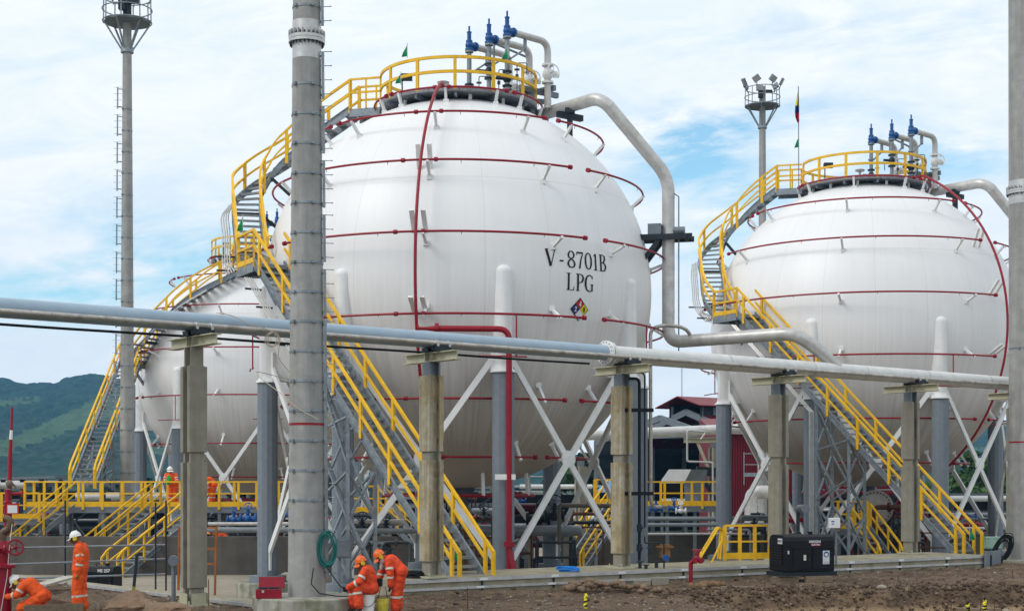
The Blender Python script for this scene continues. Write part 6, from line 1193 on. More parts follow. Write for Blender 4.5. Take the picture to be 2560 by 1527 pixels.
for i, (x, d, z, m, w_, k, lab) in enumerate(((1386, 54, 1.55, M_DSTEEL, .26, 1.3, 'dark valve with big hand wheel on the thick grey pipe'), (1345, 55.5, 1.4, M_DSTEEL, .0, 1.6, 'dark flanged valve left of the hand-wheel valve'), (1300, 58, 2.0, M_BLUE, 0, .9, 'blue actuator above the red motor'),
    (1210, 60, 1.3, M_DSTEEL, .2, 1.2, 'dark valve left of the red downpipe'), (1130, 60, 1.6, M_DSTEEL, .2, 1.5, 'dark valve behind the nearest stairway'), (1105, 58, 2.2, M_BLUE, 0, 1.1, 'blue actuator behind the second pier'),
    (620, 60, 1.3, M_BLUE, .16, 1.2, 'blue valve left of the big mast'), (585, 60.5, 1.25, M_BLUE, .12, 1.0, 'blue valve beside the crouching worker'), (706, 60, 1.45, M_BLUE, 0, 1.1, 'blue valve between thick leg and big mast'),
    (905, 55, 1.05, M_DSTEEL, .2, 1.1, 'dark flanged valve behind the lattice tower'), (965, 55, 1.0, M_DSTEEL, .16, 1.1, 'dark flanged valve right of the lattice tower'),
    (1640, 64, 1.62, M_BLUE, 0, 1.0, 'blue valve under the right-hand walkway'), (1685, 64, 1.65, M_BLUE, .1, .9, 'second blue valve under the right-hand walkway'), (1702, 63.5, 1.55, M_WHITE, .1, .8, 'white valve under the right-hand walkway'),
    (1885, 61, .85, M_DSTEEL, 0, 1.3, 'dark coupling on the pipe left of the generator'), (2250, 64, 1.5, M_RED, .2, 1.4, 'red valve beneath the right sphere'), (2180, 66, 1.1, M_RED, .2, 1.3, 'red valve left of the round flange'), (2440, 70, 1.1, M_BLUE, 0, .8, 'blue valve behind the right-hand stairway'), (2290, 65, .9, M_RED, .18, 1.2, 'red valve behind the fifth pier'), (2120, 63, .7, M_DSTEEL, .2, 1.2, 'dark valve behind the right lattice tower'))):
    valve(lab, x, d, z, m, w_, k)
t = thing('flanged_vessel', 'big round bolted flange on a pale vessel beneath the right sphere', 'vessel', AT(2188, 62, -1)); c = AT(2188, 61, 1.72); ax = V((-.35, -.93, .05)).normalized(); mb = MB(); mb.cyl(c, c-ax*.12, .72, seg=40); mb.cyl(c-ax*.1, c-ax*1.6, .52, seg=32); mb.build('shell', mat('pale_vessel_paint', (.36, .34, .31), .55), t, smooth=True); mb = MB(); bolts(mb, c, ax, .64, 28, .03, .05); mb.build('flange_bolts', M_BLACK, t)
mb = MB(); mb.tube(bend([AT(2225, 62, 1.2), AT(2245, 62, .95), AT(2290, 62.5, .9)], .3), .22, 16); mb.build('outlet', M_PIPED, t, smooth=True); mb = MB(); mb.box(AT(2192, 62, -.1), (.7, .6, 1.8)); mb.build('support', M_DSTEEL, t)
# manifolds: rows of small upright spindles under the nearest sphere
t = thing('manifold', 'row of small dark valves on a pale beam under the nearest sphere', 'manifold', AT(1160, 60, 2)); mb = MB(); mb.bar(AT(1112, 60, 2.15), AT(1192, 60, 2.15), .3, .12); mb.build('beam', M_SILV, t)
for k in range(9): mb = MB(); p = AT(1116+9*k, 59.8, 2.1); mb.cyl(p-V((0, 0, .5-.1*(k % 3))), p+V((0, 0, .16)), .035, seg=8); mb.ball(p+V((0, 0, .2)), .06, 8, 6); mb.build('spindle', (M_BLACK, M_DSTEEL, M_RUST)[k % 3], t, smooth=True)
def frame(label, x, d, z0, z1, wd, dp, m=M_RUST, lv=3, grp='scaffold frames below the tanks'):
    c = AT(x, d, z0); t = thing('scaffold', label, 'scaffold', c, grp); q = [V((c.x+a*wd/2, c.y+b*dp/2, 0)) for a, b in ((-1, -1), (1, -1), (1, 1), (-1, 1))]
    for p in q: mb = MB(); mb.cyl(V((p.x, p.y, z0)), V((p.x, p.y, z1)), .03, seg=8); mb.build('upright', m, t)
    for k in range(1, lv+1):
        z = z0+(z1-z0)*k/(lv+.15)
        for i in range(4): mb = MB(); mb.cyl(V((q[i].x, q[i].y, z)), V((q[(i+1) % 4].x, q[(i+1) % 4].y, z)), .024, seg=8); mb.build('ledger', m, t)
    return t
frame('brown scaffold frame just left of the red downpipe', 1197, 50, -.9, 1.6, .9, .8, lv=4); frame('scaffold frame of thin rusty tubes right of the red downpipe', 1290, 53, -.9, .9, 1.1, .9, lv=3)
frame('dark rusty scaffold frame behind the foot of the nearest stairway', 1158, 46.5, -.9, 1.35, .8, .9, lv=4); frame('low dark scaffold frame behind the green pennant', 1218, 48, -.9, .7, .7, .9, M_DSTEEL, 3); frame('dark scaffold frame under the thick grey pipe', 1390, 52, -.9, .75, 1.3, .8, M_DSTEEL, 3); frame('tall pale scaffold beyond the back leg of the nearest sphere', 1337, 80, -1, 4.0, 2.4, 1.2, M_SPIPE, 6); frame('dark scaffold frame under the right sphere behind the fifth pier', 2262, 60, -.9, 1.6, .7, .8, M_DSTEEL, 5); frame('rusty frame beneath the right sphere', 2330, 58, -.9, .9, 1.2, .8, lv=3)
frame('dark steel rack behind the long walkway at far left', 70, 80, -1, 2.9, 9.5, 2.5, M_DSTEEL, 3); frame('dark steel rack behind the far-left mast', 260, 82, -1, 3.0, 5.5, 2.5, M_DSTEEL, 3); frame('dark steel rack behind the walkway near the leftmost pier', 420, 84, -1, 3.0, 2.5, 2.5, M_DSTEEL, 3); frame('dark steel rack seen behind the rightmost pier', 2440, 78, -1, 1.9, 2.6, 2, M_DSTEEL, 5)
t = thing('steel_canopy', 'dark flat steel canopy at the left edge behind the walkway', 'canopy', AT(70, 78, -1)); mb = MB(); mb.bar(AT(-60, 77, 2.9), AT(160, 77, 3.02), 3, .12); mb.build('roof', M_GSTEEL, t)
for k in range(5): mb = MB(); mb.bar(AT(-40+48*k, 76.5, -1), AT(-40+48*k, 76.5, 2.9), .2, .2); mb.build('post', M_DSTEEL, t)
# blocks of dark machinery that fill the pit
for i, (x, d, w_, h, lab) in enumerate(((1130, 62, 1.4, 1.5, 'dark pump block behind the second pier'), (1345, 59, 1.3, 1.2, 'dark compressor block right of the red downpipe'), (1405, 62, 1.2, .9, 'dark machine block behind the white brace'), (2170, 68, 2.2, 1.7, 'dark machine block beneath the right sphere'), (2300, 69, 2.0, 1.5, 'dark machine block behind the fifth pier'), (640, 66, 2.0, 1.6, 'dark machine block behind the thick leg'), (300, 70, 2.2, 1.9, 'dark machine block behind the middle yellow stair'), (130, 72, 2.4, 1.7, 'dark machine block behind the leftmost yellow stair'), (2425, 80, 2.2, 1.2, 'dark machine block far behind the rightmost pier'), (930, 66, 2.2, 1.8, 'dark machine block behind the lattice tower'))):
    c = AT(x, d, -1.0); t = thing('machine', lab, 'machine', c, 'machines below the tanks'); r = random.Random(i); mb = MB(); mb.box((c.x, c.y, -.6), (w_, 1.2, .8)); mb.build('base', M_DSTEEL, t, bev=.04); mb = MB(); mb.cyl((c.x-w_*.4, c.y, h*.45), (c.x+w_*.35, c.y, h*.45), h*.3, seg=20); mb.build('drum', M_PIPED, t, smooth=True)
    for k in range(3): mb = MB(); p = V((c.x+w_*(-.35+.3*k), c.y-.3, -.3)); hh = h*r.uniform(.9, 1.25); mb.tube(bend([p, p+V((0, 0, hh)), p+V((.4, .1, hh))], .15), .06+.03*r.random(), 10); mb.cyl(p+V((0, 0, hh*.5)), p+V((0, 0, hh*.5+.06)), .15); mb.build('branch_pipe', (M_PIPED, M_PIPEG, M_RED)[(k+i) % 3], t, smooth=True)
    mb = MB(); mb.box((c.x+w_*.3, c.y-.4, h*.3), (.4, .3, .5)); mb.build('control_box', M_GSTEEL, t, bev=.02)
# pipe racks far behind, below the horizon
def rack(label, xa, xb, d, zt, seed, lv=3, m=M_DSTEEL):
    r = random.Random(seed); a, b = AT(xa, d, -1.3), AT(xb, d*1.02, -1.3); t = thing('pipe_rack', label, 'pipe rack', (a+b)/2, 'dark pipe racks behind the tanks'); n = max(2, int((b-a).length/3.4))
    for k in range(n+1):
        p = a.lerp(b, k/n)
        for dy in (0, 2.6): mb = MB(); mb.bar(p+V((0, dy, 0)), V((p.x, p.y+dy, zt)), .22, .22); mb.build('post', m, t)
        for l in range(lv): mb = MB(); z = zt-.1-l*1.15; mb.bar(V((p.x, p.y-.3, z)), V((p.x, p.y+2.9, z)), .16, .2); mb.build('cross_beam', m, t)
    for l in range(lv):
        z = zt+.05-l*1.15
        for k in range(5): rr = r.choice((.06, .09, .12, .16)); mb = MB(); o = V((0, .1+.6*k, z+rr+1.3)); mb.tube([a+o, b+o], rr, 10); mb.build('rack_pipe', r.choice((M_PIPED, M_PIPEG, M_DSTEEL, M_SILV, M_PIPED)), t, smooth=True)
    for k in range(n): mb = MB(); p, q = a.lerp(b, k/n), a.lerp(b, (k+1)/n); mb.bar(p+V((0, -.1, 0)), V((q.x, q.y-.1, zt-.2)), .1, .1); mb.build('diagonal', m, t)
    mb = MB(); mb.bar(a+V((0, 3.0, (zt+1.3)*.46)), b+V((0, 3.0, (zt+1.3)*.46)), .05, (zt+1.3)*.92); mb.build('dark_backing', M_BLACK, t)  # black sheet added behind the pipes to darken the gaps
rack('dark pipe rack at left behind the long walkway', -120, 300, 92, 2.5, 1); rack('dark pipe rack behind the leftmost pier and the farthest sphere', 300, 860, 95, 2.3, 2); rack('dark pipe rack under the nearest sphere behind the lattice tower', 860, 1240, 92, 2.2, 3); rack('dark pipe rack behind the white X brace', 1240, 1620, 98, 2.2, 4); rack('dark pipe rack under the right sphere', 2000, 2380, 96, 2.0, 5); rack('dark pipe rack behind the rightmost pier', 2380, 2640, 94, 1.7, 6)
# tangle of smaller pipes
tg = random.Random(21)
for zone, lab, n in (((1090, 1240, 53, 66, 1.9), 'slender pipe in the tangle of piping left of the red downpipe', 14), ((1290, 1470, 56, 68, 1.6), 'slender pipe in the tangle of piping behind the white X brace', 12), ((1840, 1990, 60, 70, 1.4), 'slender pipe in the tangle of piping left of the right lattice tower', 9), ((2090, 2340, 60, 70, 1.9), 'slender pipe in the tangle of piping beneath the right sphere', 18), ((2370, 2500, 64, 75, 1.3), 'slender pipe in the tangle of piping behind the right-hand stairway', 9), ((560, 830, 62, 70, 1.5), 'slender pipe in the tangle of piping behind the nearest mast', 10), ((850, 1010, 56, 66, 1.5), 'slender pipe in the tangle of piping behind the left lattice tower', 10)):
    for k in range(n):
        x = tg.uniform(*zone[:2]); d = tg.uniform(zone[2], zone[3]); z = tg.uniform(.2, zone[4]); p = AT(x, d, -1); l = tg.choice((-1, 1))*tg.uniform(.6, 1.8); rr = tg.choice((.035, .05, .07, .1)); pts = [p, V((p.x, p.y, z)), V((p.x+l, p.y+tg.uniform(-.5, .5), z))]
        if tg.random() < .6: pts.append(V((p.x+l, p.y, -1)))
        mb = MB(); mb.tube(bend(pts, .18), rr, 10); q = V((p.x, p.y, z*.4)); mb.cyl(q, q+V((0, 0, .06)), rr*2.1, seg=12); q = V((p.x+l*.5, (pts[1].y+pts[2].y)/2, z)); mb.cyl(q-V((.03, 0, 0)), q+V((.03, 0, 0)), rr*2.1, seg=12)
        tag(mb.build('branch_pipe', tg.choice((M_PIPED, M_DSTEEL, M_PIPEG, M_RUST, M_RED, M_PIPED)), None, smooth=True), lab, 'pipe', lab.replace('slender pipe in the', '').strip())
# ---- red equipment and poles at left
t = thing('fire_monitor', 'big red valve with hand wheel at the left edge, brown elbow on top', 'fire valve', gz(AT(6, 30.9, 0))); c = AT(4, 30.9, 0)
mb = MB(); mb.lathe([(.30, .0), (.30, .06), (.2, .1), (.2, .98), (.28, 1.0), (.28, 1.06), (.16, 1.1), (.16, 1.3)], c, 28); mb.tube([c+V((-.3, 0, 1.38)), c+V((.14, -.05, 1.38))], .13, 16); mb.lathe([(.12, 1.25), (.2, 1.4), (.12, 1.55)], c, 20); mb.build('valve_body', M_BRED, t, smooth=True)
mb = MB(); w0 = AT(38, 30.6, 1.43); ax = V((.25, -.95, .1)).normalized(); M3 = V((0, 0, 1)).rotation_difference(ax).to_matrix(); mb.tube([w0+M3 @ V((.155*cos(2*pi*q/28), .155*sin(2*pi*q/28), 0)) for q in range(29)], .021, 8, False)
for q in range(5): a = 2*pi*q/5+.3; mb.tube([w0-ax*.02, w0+M3 @ V((.15*cos(a), .15*sin(a), 0))], .014, 6)
mb.ball(w0, .045, 10, 6); mb.cyl(w0, w0-ax*.35, .03); mb.build('hand_wheel', M_BRED, t, smooth=True)
mb = MB(); mb.tube(bend([c+V((.02, 0, 1.55)), c+V((.02, 0, 1.74)), c+V((.16, -.02, 1.78)), c+V((.2, -.02, 1.98)), c+V((.06, 0, 2.02))], .1), .075, 12); mb.build('elbow', mat('brown_bronze', (.13, .085, .055), .5, .3), t, smooth=True)
mb = MB(); mb.tube([c+V((.25, -.1, 1.9)), c+V((.2, -.12, 1.4)), c+V((.16, -.15, .8)), c+V((.05, -.2, .1))], .008, 6); mb.build('lead_wire', M_SCARF, t)
t = thing('fire_hydrant', 'red hydrant with a red and white notice plate on the lower landing', 'hydrant', AT(20, 61.5, 1.0)); c = AT(20, 61.5, 0); mb = MB(); mb.lathe([(.16, .9), (.16, 1.9), (.2, 1.95), (.13, 2.0), (.13, 2.4), (.18, 2.45), (.0, 2.5)], c, 18); mb.tube([c+V((0, 0, 2.3)), c+V((.55, 0, 2.3))], .07, 10); mb.cyl(c+V((.5, 0, 2.3)), c+V((.6, 0, 2.3)), .13); mb.build('hydrant_body', M_RED, t, smooth=True)
mb = MB(); mb.box(c+V((.26, -.22, 1.68)), (.52, .02, .44)); s_ = mb.build('notice_plate', M_NR, t); mb = MB(); mb.box(c+V((.26, -.235, 1.66)), (.40, .012, .32)); mb.build('notice_panel', M_NW, s_)
mb = MB(); mb.ball(c+V((.06, 0, 2.7)), .16, 10, 6); mb.tube([c+V((.1, 0, 2.75)), c+V((.3, 0, 2.6)), c+V((.33, 0, 2.5))], .05, 8); mb.build('covered_nozzle', mat('dull_cloth', (.16, .13, .10), .9), t, smooth=True)
t = thing('striped_pole', 'red and white striped pole at far left in front of the hill', 'pole', AT(27, 68, 0)); y_ = [1018, 1075, 1098, 1135, 1200]
mb = MB(); z_ = [AT(27, 68, 0).z+0 for _ in y_]
for k, (ya, yb) in enumerate(zip(y_, y_[1:])): a, b = P(30-k*1.5, ya, 68), P(28.5-k*1.5, yb, 68); mb = MB(); mb.cyl(a, b, .055+.012*k, .055+.012*(k+1), 10); mb.build('band', M_RED if k % 2 == 0 or k == 3 else M_WHITE, t, smooth=True)
mb = MB(); mb.cyl(P(24, 1200, 68), AT(24, 68, -1), .1, seg=10); mb.build('stem', M_RUST, t)
t = thing('covered_hydrant', 'post topped with a bright red wrapping behind the long walkway', 'hydrant', AT(262, 75, 0)); mb = MB(); mb.tube([AT(262, 75, 3.65), AT(261, 75, 3.85), AT(262, 75, 3.95)], [.06, .16, .1], 10); mb.ball(AT(265, 75, 3.92), .15, 10, 6); mb.build('red_wrap', mat('scarlet_cloth', (.60, .01, .04), .6), t, smooth=True); mb = MB(); mb.cyl(AT(261, 75, 1.5), AT(261, 75, 3.65), .07); mb.build('post', M_DSTEEL, t)
# red hydrant at right
t = thing('fire_hydrant', 'red hydrant on a slim pipe before the step-over rail', 'hydrant', gz(AT(1727, 39.6, 0))); c = gz(AT(1727, 39.6, 0)); z = lambda h: V((c.x, c.y, h)); mb = MB(); mb.cyl(c, z(.62), .055); mb.tube(bend([z(.5), z(.66), z(.66)+V((.16, -.05, .02))], .08), .06, 10); mb.ball(z(.70)+V((.1, -.1, 0)), .09); mb.ball(z(.70)+V((.24, -.12, 0)), .085); mb.cyl(z(.7)+V((.1, -.1, 0)), z(.7)+V((.1, -.22, 0)), .07); mb.cyl(z(.7)+V((.24, -.12, 0)), z(.7)+V((.26, -.25, 0)), .068); mb.lathe([(.05, .66), (.085, .76), (.055, .82), (.07, .86), (.04, .95), (.0, .96)], c+V((.16, -.06, 0)), 14); mb.build('hydrant_body', M_BRED, t, smooth=True)
mb = MB(); w0 = z(.97)+V((.16, -.06, 0)); mb.tube([w0+V((.13*cos(2*pi*q/18), .13*sin(2*pi*q/18), 0)) for q in range(19)], .016, 6, False); mb.cyl(w0-V((.12, 0, 0)), w0+V((.12, 0, 0)), .012, seg=6); mb.build('hand_wheel', M_RED, t)
# ---- small things on the kerb
def coil(name, label, cat, c, r, n, tr, m, sq=.5, tilt=None, seed=1, vary=.15):
    rn = random.Random(seed); mb = MB()
    for k in range(n):
        rr = r*(1+rn.uniform(-vary, vary)); o = V((rn.uniform(-.04, .04), rn.uniform(-.04, .04), rn.uniform(0, .1))); M3 = (tilt or Matrix.Identity(3)) @ Matrix.Rotation(rn.uniform(-.12, .12), 3, 'X') @ Matrix.Rotation(rn.uniform(-.12, .12), 3, 'Y'); mb.tube([c+o+M3 @ V((rr*cos(2*pi*q/28), rr*sq*sin(2*pi*q/28), 0)) for q in range(29)], tr, 6, False)
    return tag(mb.build(name, m, None, smooth=True), label, cat)
M_BROPE = mat('bright_blue_rope', (.02, .20, .60), .6, var=.2)
coil('rope_coil', 'bright blue rope coil lying on the containment wall before the third pier', 'rope', AT(1421, 39.8, .42), .26, 9, .016, M_BROPE, .7)
coil('rope_coil', 'small blue rope bundle on the wall left of the second pier', 'rope', AT(1047, 37.6, .43), .12, 7, .016, M_BROPE, .8, seed=4)
coil('cable_coil', 'black cable coil on the wall corner behind the stooping worker', 'cable', AT(1026, 37.2, .42), .34, 10, .018, M_BLACK, .6, seed=2)
ms_c = ms[1]; tl = Matrix.Rotation(pi/2, 3, 'X') @ Matrix.Identity(3)
hc_ = V((ms_c.x+.47, ms_c.y-.28, 1.05)); hc_.z = EYE+(HY-1378)/F*(ms_c.y-.3)
coil('hose_coil', 'green hose coil hanging on the side of the nearest mast', 'hose', hc_, .165, 12, .012, M_HOSE, 2.0, tl, 3, .12)
c = V((ms2[1].x-.42, ms2[1].y-.5, .45)); coil('cable_bundle', 'black cable bundle hung at the foot of the mast at the right edge', 'cable', AT(2506, 51.3, .42), .22, 16, .014, M_BLACK, 2.0, Matrix.Rotation(.5, 3, 'Y') @ tl, 6, .3)
mb = MB(); mb.tube([V((ms_c.x+.2, ms_c.y-.42, .95)), V((ms_c.x+.16, ms_c.y-.5, .62)), V((ms_c.x+.34, ms_c.y-.5, .42)), V((ms_c.x+.7, ms_c.y-.45, .36)), V((ms_c.x+.95, ms_c.y-.5, .36))], .012, 6); mb.tube([V((ms_c.x+.5, ms_c.y-.45, .95)), V((ms_c.x+.75, ms_c.y-.5, .6)), V((ms_c.x+1.0, ms_c.y-.5, .38))], .012, 6); tag(mb.build('cable', M_BLACK, None, smooth=True), 'black cables trailing from the hose coil over the mast footing', 'cable')
t = thing('junction_box', 'grey junction box on a thin post right of the nearest mast', 'junction box', AT(853, 33.4, 0)); mb = MB(); mb.bar(AT(850, 33.5, 0), AT(850, 33.5, 1.7), .05, .05); mb.build('post', M_GALV, t); mb = MB(); mb.box(AT(857, 33.4, 1.29), (.31, .2, .42)); mb.build('box', M_GSTEEL, t, bev=.03)
mb = MB(); mb.tube(bend([AT(843, 33.3, 1.45), AT(843, 33.3, 1.53), AT(872, 33.3, 1.53), AT(872, 33.3, 1.45)], .04), .012, 6); mb.build('handle', M_GSTEEL, t)
t = thing('junction_box', 'white switch box on a stand behind the black generator', 'junction box', AT(2086, 44.6, .38)); mb = MB(); mb.bar(AT(2090, 44.8, .3), AT(2090, 44.8, 1.4), .06, .06); mb.build('post', M_GSTEEL, t); mb = MB(); mb.box(AT(2085, 44.6, 1.55), (.33, .2, .30)); mb.build('box', M_WHITE, t, bev=.01); mb = MB(); mb.box(AT(2082, 44.5, 1.6), (.09, .03, .03)); mb.box(AT(2082, 44.5, 1.52), (.07, .03, .02)); mb.build('switch', M_BLUE, t)
t = thing('pipe_end', 'grey round-capped pipe stub on a post left of the generator', 'pipe', AT(2008, 46, 1)); mb = MB(); mb.cyl(AT(1998, 46.3, 1.95), AT(2012, 46, 1.95), .12); mb.cyl(AT(2012, 46, 1.95), AT(2014, 45.9, 1.95), .135, seg=20); mb.build('stub', M_GSTEEL, t, smooth=True); mb = MB(); mb.bar(AT(1995, 46.4, .3), AT(1995, 46.4, 1.9), .1, .1); mb.build('post', M_DSTEEL, t)
t = thing('lamp_post', 'short grey post with a round cap just left of the leftmost pier', 'post', gz(AT(434, 33.3, 0))); mb = MB(); mb.cyl(AT(434, 33.3, 0), AT(434, 33.3, .95), .05, seg=14); mb.build('post', M_GSTEEL, t, smooth=True); mb = MB(); mb.cyl(AT(434, 33.4, 1.02), AT(433, 33.15, 1.02), .115, seg=22); mb.build('round_cap', M_GSTEEL, t, smooth=True)
for x0, y0, x1, y1, d, rad, m, lab in ((343, 1383, 328, 1518, 31.6, .034, M_DSTEEL, 'dark leaning stake with yellow foot left of the leftmost pier'),):
    t = thing('stake', lab, 'stake', P(x1, y1+15, d), 'stakes in the dug ground'); a, b = P(x0, y0, d), P(x1, y1+14, d); m_ = a.lerp(b, .55); mb = MB(); mb.cyl(a, m_, rad); mb.build('upper', m, t); mb = MB(); mb.cyl(m_, b, rad*1.05); mb.build('yellow_foot', mat('faded_yellow', (.34, .26, .02), .6, var=.3, scale=15), t)
for x, ya, yb, lab in ((1168, 1469, 1530, 'rusty rebar stake below the second pier'), (1912, 1458, 1498, 'rusty rebar stake left of the black generator'), (1967, 1418, 1468, 'thin wire stake touching the front of the generator'), (2245, 1436, 1484, 'rusty rebar stake below the fifth pier'), (2377, 1484, 1530, 'leftmost of three rebar stakes on the pale road'), (2451, 1480, 1530, 'middle one of three rebar stakes on the pale road'), (2485, 1484, 1530, 'rightmost of three rebar stakes on the pale road'), (2531, 1424, 1472, 'rusty rebar stake below the mast at the right edge'), (521, 1447, 1530, 'rusty rebar stake right of the leftmost pier')):
    d = F*(EYE+.25)/(yb-HY) if yb < 1520 else 32.6; mb = MB(); mb.tube([P(x, ya, d), P(x+1, (ya+yb)/2, d), P(x, yb+6, d)], .010, 6); tag(mb.build('stake', M_RUST, None), lab, 'stake', 'stakes in the dug ground')
M_TAPE = mat('yellow_caution_tape', (.70, .62, .02), .5, var=.2, scale=12)
for x, ya, lab in ((1464, 1482, 'stake wrapped in yellow tape in front of the rock heap'), (2462, 1500, 'stake wrapped in yellow tape on the pale road'), (2420, 1508, 'black tipped stake with yellow tape on the pale road')):
    d = 32.8; t = thing('marker_stake', lab, 'stake', P(x, 1535, d), 'taped stakes'); mb = MB(); n = 9; mb.tube([P(x+2*sin(k*2.1), ya+(1535-ya)*k/n, d) for k in range(n+1)], [.02+.022*abs(sin(k*1.7+x)) for k in range(n+1)], 7); mb.build('tape', M_TAPE, t); mb = MB(); mb.cyl(P(x, ya-6, d), P(x, ya+8, d), .016 if x != 2420 else .03, seg=7); mb.build('stick', M_GENB, t)
    for k in (3, 5): mb = MB(); y = ya+(1535-ya)*k/9; mb.cyl(P(x, y, d), P(x+1, y+4, d), .046, seg=8); mb.build('black_stripe', M_GENB, t)
def timber(label, x0, y0, x1, y1, d, w_, h, cat='timber', m=None, grp='timbers on the ground'):
    a, b = P(x0, y0, d), P(x1, y1, d); a.z = ground_z(a.x, a.y)+h*.4; b.z = ground_z(b.x, b.y)+h*.45; mb = MB(); mb.bar(a, b, w_, h); tag(mb.build('timber', m or M_WOOD, None, bev=.012), label, cat, grp)
timber('long weathered timber on the pale road at right', 2392, 1494, 2500, 1497, 37.2, .2, .16); timber('weathered timber running out of the right edge of the picture', 2515, 1478, 2600, 1480, 38.6, .2, .15)
timber('old board lying among logs below the step-over rail', 1795, 1478, 1884, 1478, 39.4, .22, .07); timber('second board lying across the logs below the step-over rail', 1778, 1474, 1872, 1477, 39.0, .12, .07)
M_LOG = mat('brown_log', (.20, .125, .07), .85, var=.3, scale=6, bump=.4, bscale=25)
for x0, x1, r, d, lab in ((1722, 1768, .09, 39.0, 'knobbly brown log below the red hydrant'), (1752, 1800, .085, 39.3, 'brown log right of the knobbly one'), (1778, 1812, .075, 39.7, 'short brown log behind the other two')):
    a, b = AT(x0, d, 0), AT(x1, d, 0); mb = MB(); n = 7; z = ground_z(a.x, a.y); mb.tube([a.lerp(b, k/n)+V((0, 0, z+r*.8+.02*sin(k*2+x0))) for k in range(n+1)], [r*(.75+.3*abs(sin(k*1.3+x0))) for k in range(n+1)], 10); tag(mb.build('log', M_LOG, None, smooth=True), lab, 'log', 'logs on the dug ground')
for x, lab in ((1605, 'left'), (1650, 'right')):
    p = gz(AT(x, 39.9, 0)); mb = MB(); mb.box(p+V((0, 0, .08)), (.46, .2, .2), .06); tag(mb.build('concrete_block', M_CONC, None, bev=.015), lab+' one of two small concrete blocks leaning on the containment wall', 'block', 'small concrete blocks')
t = thing('plank_form', 'weathered boards of a shutter in the ground at lower left', 'boards', AT(140, 30.9, 0)); mb = MB(); mb.bar(P(60, 1522, 30.4), P(208, 1516, 30.9), .04, .16); mb.build('board', M_WOOD, t); mb = MB(); mb.bar(P(105, 1500, 31.8), P(208, 1516, 30.9), .04, .14); mb.build('board', M_WOOD, t)
mb = MB(); mb.bar(P(100, 1462, 36.4), P(176, 1441, 38.2), .35, .05); tag(mb.build('plank', mat('grey_plank', (.42, .40, .34), .8, var=.2, scale=5), None), 'pale grey plank bridging the low wall behind the standing worker', 'plank')
# scaffold barrier in front of the dark wall
t = thing('scaffold_barrier', 'barrier of grey scaffold tubes with red ends behind the standing worker', 'barrier', AT(250, 41, -1))
for ya, yb in ((1369, 1361), (1410, 1396), (1446, 1434)):
    a, b = P(20, ya, 41), P(416, yb, 42.6); mb = MB(); mb.cyl(a, b, .028, seg=10); mb.build('tube', M_PIPEG, t, smooth=True); mb = MB(); mb.cyl(b-V((.16, .01, 0)), b+V((.02, 0, 0)), .033, seg=10); mb.build('red_end', M_RED, t)
for x, ya, yb in ((163, 1250, 1450), (389, 1255, 1472), (415, 1250, 1475)): d = 41.9; mb = MB(); mb.cyl(P(x, ya, d), P(x, yb, d), .026, seg=8); mb.build('standard', M_DSTEEL, t)
t = thing('timber_ladder', 'orange-brown ladder-like timber stand right of the leftmost pier', 'frame', AT(530, 40, FLOOR)); M_OW = mat('orange_timber', (.34, .11, .03), .7, var=.2, scale=5)
for x0, y0, x1, y1 in ((541, 1315, 537, 1487), (448, 1318, 446, 1474)): mb = MB(); mb.bar(P(x0, y0, 40), P(x1, y1, 40), .09, .05); mb.build('upright', M_OW, t)
for y in (1318, 1371, 1409): mb = MB(); mb.bar(P(448, y, 40.02), P(540, y, 40.02), .07, .05); mb.build('rung', M_OW, t)
mb = MB(); mb.lathe([(.0, .07), (.05, .05), (.10, 0)], P(518, 1334, 39.8), 16); tag(mb.build('orange_lampshade', mat('orange_plastic', (.70, .16, .04), .5), None, smooth=True), 'small orange cone-shaped lamp shade hanging beside the leftmost pier', 'cone')  # the orange cone is a hanging lamp shade
# small-bore pipework on the kerb
t = thing('sample_manifold', 'small dark pipework with blue gauge on the wall right of the third pier', 'manifold', AT(1630, 41.5, .38)); mb = MB(); mb.tube(bend([P(1612, 1340, 41.3), P(1612, 1357, 41.3), P(1660, 1357, 41.5), P(1660, 1429, 41.5), P(1600, 1429, 41.2), P(1600, 1405, 41.2)], .06), .022, 8); mb.build('pipework', M_DSTEEL, t, smooth=True)
for x, y in ((1600, 1412), (1615, 1420), (1641, 1412), (1625, 1378)): mb = MB(); p = P(x, y, 41.2); mb.cyl(p-V((0, 0, .07)), p+V((0, 0, .1)), .05); mb.cyl(p+V((-.1, 0, .1)), p+V((.1, 0, .1)), .018, seg=6); mb.build('cock', M_DSTEEL, t, smooth=True)
mb = MB(); p = P(1663, 1393, 41.3); mb.cyl(p, p+V((.02, -.12, 0)), .085, seg=18); mb.build('gauge', M_BLUE, t, smooth=True)
mb = MB(); mb.box(P(1662, 1376, 47), (.28, .2, .42), .3); mb.box(P(1662, 1366, 47), (.5, .26, .06), .3); tag(mb.build('crate', mat('tan_crate', (.26, .13, .05), .8, var=.3), None), 'small tan wooden crate behind the blue gauge', 'crate')
mb = MB(); mb.box(AT(2480, 52.6, .62), (.58, .4, .36)); t = mb.build('cable_box', mat('pale_green_plastic', (.36, .55, .46), .5), None, bev=.02); tag(t, 'pale green box at the foot of the right-hand stairway', 'box'); mb = MB(); mb.box(AT(2480, 52.6, .82), (.62, .44, .05)); mb.build('lid', mat('pale_green_plastic', (.36, .55, .46), .5), t)
mb = MB(); a, b = AT(2463, 49.0, 0), AT(2500, 50.4, 0); mb.bar(V((a.x, a.y, .12)), V((b.x, b.y, .12)), .06, .72); tag(mb.build('steel_plate', M_GSTEEL, None), 'grey steel plate closing the end of the containment wall', 'plate')
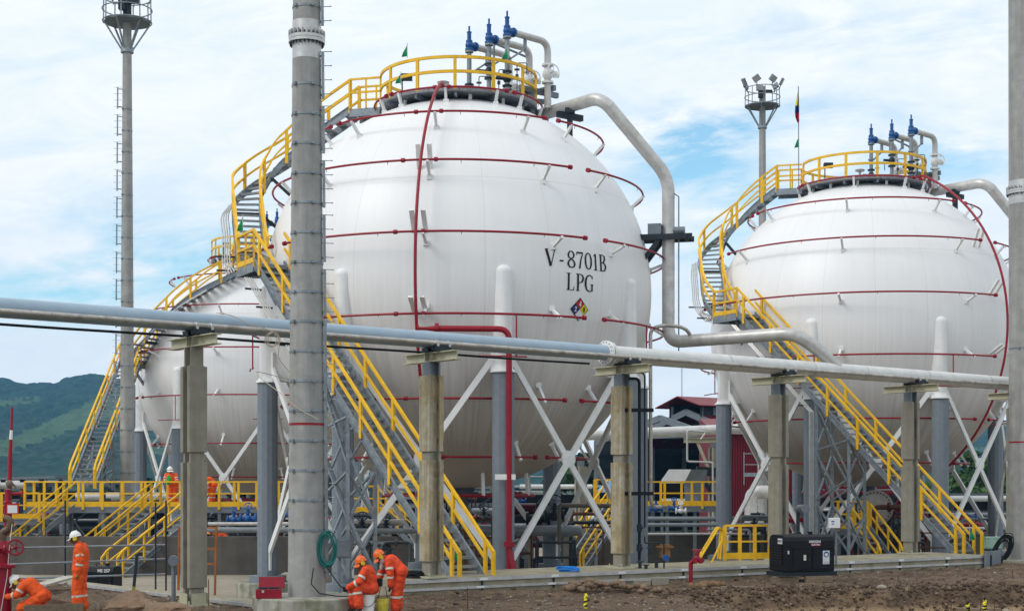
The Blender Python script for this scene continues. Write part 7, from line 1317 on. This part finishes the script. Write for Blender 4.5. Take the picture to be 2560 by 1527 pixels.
# ---- flags
def pennant(label, x, y, d, h=.42, m=M_GREEN, flip=1):
    p = P(x, y, d); t = thing('pennant', label, 'pennant', p, 'green pennants on the railings'); mb = MB(); mb.cyl(p, p+V((0, 0, h*1.15)), .012, seg=6); mb.build('stick', M_SILV, t); mb = MB(); vs = []
    for k in range(7): u = k/6; wv = .03*sin(u*5); vs += [p+V((0, wv, h*(1.12-u))), p+V((-flip*.24*u*(1-.25*u), wv+.04*sin(u*7), h*(1.12-u)-.02))]
    mb.add(vs, [(2*k, 2*k+2, 2*k+3, 2*k+1) for k in range(6)]); mb.build('cloth', m, t)
pennant('green pennant on the crown railing of the nearest sphere', 1018, 146, 48.4); pennant('second green pennant beside the relief valves of the nearest sphere', 1270, 152, 48.2); pennant('green pennant low at the left of the crown platform', 1002, 212, 48.4, .36); pennant('green pennant at the landing of the nearest stairway', 607, 582, 46.9, .5); pennant('green pennant at the foot of the nearest stairway', 1136, 1405, 38.6, .5, flip=-1); pennant('green pennant at the foot of the right-hand stairway', 2424, 1352, 51.6, .5, flip=-1); pennant('green pennant on the flag pole of the right sphere', 1996, 372, 63.1, .42)
t = thing('flag', 'yellow, blue and red flag drooping on a thin pole above the right sphere', 'flag', P(1997, 455, 63)); mb = MB(); mb.cyl(P(1997, 470, 63), P(1996, 216, 63), .02, seg=8); mb.build('pole', M_GSTEEL, t)
fl_ = [(221, 1996, 1996), (245, 1992, 1997.5), (262, 1988.5, 1998), (280, 1987, 1998), (292, 1988, 1998), (304, 1992, 1998.5)]
for i0, i1, m in ((0, 2, mat('flag_yellow', (.70, .55, .03), .8)), (2, 3, mat('flag_blue', (.02, .035, .18), .8)), (3, 5, mat('flag_red', (.50, .02, .05), .8))):
    mb = MB(); vs = []; N = 6
    for i in range(i0, i1+1):
        y, xa, xb = fl_[i]
        for k in range(N+1): u = k/N; vs.append(P(xa+(xb-xa)*u, y+4*sin(u*3), 63+.09*sin(u*9+i)))
    mb.add(vs, [(r*(N+1)+k, r*(N+1)+k+1, (r+1)*(N+1)+k+1, (r+1)*(N+1)+k) for r in range(i1-i0) for k in range(N)]); mb.build('stripe', m, t, smooth=True)
# ================================================================== AIR
hz = MB(); hz.box((0, 740, 75), (2200, 1700, 170)); hm = bpy.data.materials.new('haze'); hm.use_nodes = True; nt = hm.node_tree; nt.nodes.clear()
pv = nd(nt, 'ShaderNodeVolumePrincipled'); pv.inputs['Color'].default_value = (.15, .52, .95, 1); pv.inputs['Density'].default_value = .00022; pv.inputs['Anisotropy'].default_value = .1
ou = nd(nt, 'ShaderNodeOutputMaterial'); nt.links.new(pv.outputs[0], ou.inputs['Volume'])
ho = hz.build('haze', hm, None); ho['kind'] = 'stuff'
